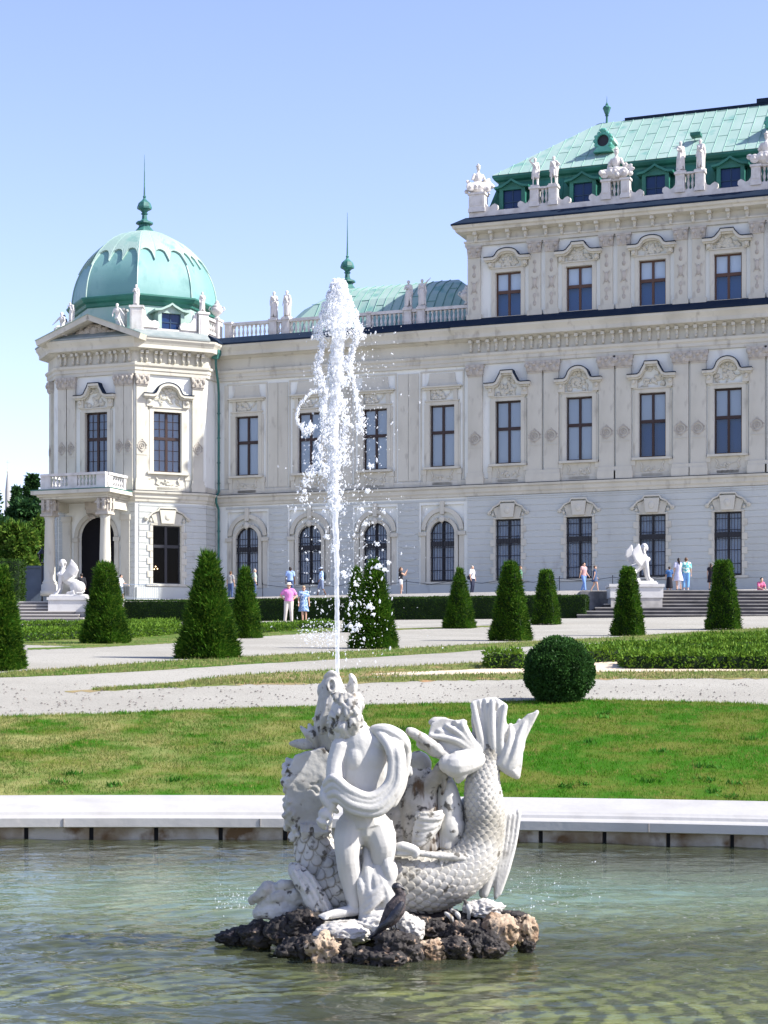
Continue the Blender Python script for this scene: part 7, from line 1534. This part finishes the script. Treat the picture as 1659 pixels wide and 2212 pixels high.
# ---- the jet
SPRAY = bpy.data.materials.new('white_water'); SPRAY.use_nodes = True; nt = SPRAY.node_tree; b = nt.nodes['Principled BSDF']; out = nt.nodes['Material Output']
b.inputs['Base Color'].default_value = (.93, .95, .98, 1); b.inputs['Roughness'].default_value = .22; b.inputs['Specular IOR Level'].default_value = .6
tr = nt.nodes.new('ShaderNodeBsdfTransparent'); tl = nt.nodes.new('ShaderNodeBsdfTranslucent'); tl.inputs[0].default_value = (.95, .97, 1, 1); a1 = nt.nodes.new('ShaderNodeMixShader'); a1.inputs[0].default_value = .35; nt.links.new(b.outputs[0], a1.inputs[1]); nt.links.new(tl.outputs[0], a1.inputs[2])
a2 = nt.nodes.new('ShaderNodeMixShader'); a2.inputs[0].default_value = .55; nt.links.new(a1.outputs[0], a2.inputs[1]); nt.links.new(tr.outputs[0], a2.inputs[2]); nt.links.new(a2.outputs[0], out.inputs[0])
je = empty('water_jet', q(729, 1470)); tag(je, 'tall white jet of water rising from the monster\'s mouth and breaking into drops', 'water jet'); IJ = Tr(-je.location)
bm = bmesh.new(); bmesh.ops.create_icosphere(bm, subdivisions=1, radius=1); ICO_V = np.array([v.co[:] for v in bm.verts]); ICO_F = np.array([[v.index for v in f.verts] for f in bm.faces]); bm.free()
bm = bmesh.new(); bmesh.ops.create_icosphere(bm, subdivisions=2, radius=1); IC2_V = np.array([v.co[:] for v in bm.verts]); IC2_F = np.array([[v.index for v in f.verts] for f in bm.faces]); bm.free()
def drops(name, C_, Sx, Sz, V0=ICO_V, F0=ICO_F, lump=0.0, kind=None):
    C_ = np.asarray(C_); n = len(C_); k = len(V0); V = V0[None, :, :]*np.stack([Sx, Sx, Sz], 1)[:, None, :]*(1+lump*rng.normal(size=(n, k, 1)))
    a = rng.normal(0, .5, n); ca, sa = np.cos(a), np.sin(a); X = V[:, :, 0]*ca[:, None]+V[:, :, 2]*sa[:, None]; Z = -V[:, :, 0]*sa[:, None]+V[:, :, 2]*ca[:, None]; V = np.stack([X, V[:, :, 1], Z], 2)+C_[:, None, :]
    Fc = (F0[None]+np.arange(n)[:, None, None]*k).reshape(-1, 3); o = raw_mesh(name, V.reshape(-1, 3), Fc, SPRAY, None, True); o.parent = je; o.matrix_parent_inverse = IJ
    if kind: o['kind'] = kind
    return o
jc = [(1462, 729), (1300, 728), (1200, 727), (1100, 724), (1000, 721), (900, 722), (800, 727), (700, 730), (610, 729)]
def jx(y): return float(np.interp(-y, [-a for a, b in jc], [b for a, b in jc]))
V = []; ys_ = np.arange(1468, 612, -1.6); nt_ = 14
for y in ys_:
    w_ = float(np.interp(-y, [-1468, -1400, -1200, -1100, -1000, -930, -850, -760, -690, -612], [4.0, 4.4, 5.4, 7, 8, 9, 11, 14, 16, 8]))
    for i in range(nt_):
        a = 2*math.pi*i/nt_; k_ = 1+.42*noise.noise(Vector((math.cos(a)*1.1, math.sin(a)*1.1, y*.055)))+.22*noise.noise(Vector((math.cos(a)*2.5, math.sin(a)*2.5, y*.16))); sh = 2.2*noise.noise(Vector((y*.02, 3, 1)))*min(1, (1468-y)/200)
        c_ = q(jx(y)+sh, y, 0); V.append((c_.x+r(w_)*k_*math.cos(a), c_.y+r(w_)*k_*math.sin(a), c_.z))
FQ = [(j*nt_+i, j*nt_+(i+1) % nt_, (j+1)*nt_+(i+1) % nt_, (j+1)*nt_+i) for j in range(len(ys_)-1) for i in range(nt_)]
o = raw_mesh('water_column', V, FQ, SPRAY, None, True); o.parent = je; o.matrix_parent_inverse = IJ
def pt(x, y, d_): return tuple(q(x, y, d_))
C_ = []; S1 = []; S2 = []
def addp(x, y, d_, s_, st=1.0): C_.append(pt(x, y, d_)); S1.append(r(s_)); S2.append(r(s_*st))
def web(x, y, z, k, w):              # thin sheets and threads instead of a solid mass
    return abs(noise.noise(Vector((x*k, y*k*.75, z*k*3.4)))) < w
for _ in range(24000):                      # the ragged crown of falling water at the top
    t = rng.random()**.85; y = 604+t*128; hw = float(np.interp(y, [603, 612, 640, 665, 700, 728], [9, 17, 27, 36, 50, 56])); u_ = rng.uniform(-1, 1); x = jx(y)+2+u_*hw*(1+.18*noise.noise(Vector((y*.06, 2 if u_ > 0 else 9, 0))))
    z = rng.uniform(-1, 1)*math.sqrt(max(0, 1-u_*u_))*hw
    if not web(x, y, z*.3, .075, .13-.05*t) and rng.random() > .10*(1-t)+.02: continue
    if y > 708 and .25 < abs(u_) < .62 and rng.random() < .75: continue
    addp(x, y+rng.normal(0, 1.5), r(z), rng.choice([.6, .95, 1.4, 2.1], p=[.38, .34, .20, .08]), rng.uniform(.9, 2.6))
def strand(P, n_, w0, s_):
    S = Sp(P, 8); 
    for _ in range(int(n_*(3 if w0 < 3 else 7))):
        i = rng.uniform(0, len(S)-1.01); a = S[int(i)]; b_ = S[int(i)+1]; u_ = i % 1; t = i/len(S); X_, Y_, Z_ = a[0]+(b_[0]-a[0])*u_+rng.normal(0, w0*(.5+t)), a[1]+(b_[1]-a[1])*u_+rng.normal(0, w0), (a[2]+rng.normal(0, w0*.003))
        if w0 > 3 and not web(X_, Y_, Z_*300, .09, .16): continue
        addp(X_, Y_, Z_, abs(rng.normal(s_*.42, s_*.26))+.35, rng.uniform(.8, 3.0))
strand([(690, 715, 0), (696, 745, -.03), (688, 785, -.04), (690, 815, -.05), (700, 850, -.05)], 340, 4, 2.0)
strand([(775, 705, 0), (768, 735, .02), (757, 770, .02), (752, 795, .02)], 260, 3.5, 2.0)
strand([(752, 795, .02), (738, 783, .02), (728, 800, 0), (745, 830, 0)], 200, 5, 2.2)
strand([(757, 790, .05), (764, 830, .05), (772, 870, .06), (780, 905, .06), (776, 930, .06)], 240, 4, 1.7)
strand([(694, 838, -.05), (670, 850, -.08), (650, 872, -.1), (641, 900, -.1), (650, 925, -.1)], 150, 1.6, 1.2)
strand([(655, 925, -.1), (662, 935, -.1), (672, 918, -.1)], 60, 4.5, 2.2)
strand([(705, 850, -.02), (698, 880, -.03), (700, 930, -.03), (690, 980, -.03), (700, 1030, -.03)], 300, 6, 2.0)
strand([(726, 740, 0), (718, 800, 0), (728, 860, 0), (716, 920, 0), (724, 980, 0), (720, 1040, 0), (724, 1100, 0)], 1200, 6.5, 2.2)
strand([(735, 850, .02), (745, 900, .02), (742, 960, .02), (738, 1000, .02)], 260, 6, 2.0)
strand([(680, 1010, -.05), (660, 1040, -.06), (655, 1090, -.06)], 70, 8, 2.2)
for (x, y, s_) in ((675, 1025, 6), (700, 1005, 6), (668, 1022, 4), (757, 918, 4), (773, 918, 4), (800, 1005, 5), (795, 1060, 5), (789, 1130, 5), (820, 1222, 8), (830, 1230, 5), (782, 1100, 4), (742, 1240, 7), (721, 1180, 5), (718, 1190, 4), (700, 1105, 4), (797, 1310, 6), (768, 1262, 5), (760, 1305, 5), (807, 1327, 4), (768, 1358, 6), (758, 1352, 4), (775, 1350, 5), (840, 1215, 4), (815, 1175, 4), (706, 1160, 5)):
    for _ in range(34): addp(x+rng.normal(0, s_*.6), y+rng.normal(0, s_*.5), rng.normal(0, .02), abs(rng.normal(s_*.24, s_*.12))+.3)
for _ in range(1700):                       # scattered falling drops
    y = rng.uniform(690, 1440); sp_w = float(np.interp(y, [690, 900, 1150, 1440], [55, 75, 88, 95])); side = rng.random(); x = jx(y)+(abs(rng.normal(0, .55))*sp_w*1.25+8 if side < .68 else -abs(rng.normal(0, .5))*sp_w-6)
    if y > 1400 and rng.random() < .5: continue
    addp(x, y, rng.normal(0, .14), rng.choice([.5, .8, 1.2, 1.7, 2.4], p=[.34, .32, .20, .10, .04]), rng.uniform(1, 2.4))
for _ in range(260): addp(jx(1350)+rng.choice([-55, -20])+rng.normal(0, 14), 1372+rng.normal(0, 13), rng.normal(0, .05), rng.uniform(.7, 2.0))
drops('spray_drops', C_, np.array(S1), np.array(S2), lump=.12, kind='stuff')
C_ = []; S1 = []; S2 = []
for _ in range(200):                        # splashes where the drops hit the pond
    x, y = (rng.normal(512, 26), rng.normal(1948, 13)) if rng.random() < .4 else (rng.normal(1180, 60), rng.normal(1928, 26))
    Y = (EYE-.0)/((y-1480)/F); s_ = rng.choice([.003, .0045, .007], p=[.6, .3, .1]); C_.append(((x-829.5)/F*Y, Y, abs(rng.normal(0, .03))+.005)); S1.append(s_); S2.append(s_*1.3)
drops('splash_drops', C_, np.array(S1), np.array(S2), kind='stuff')
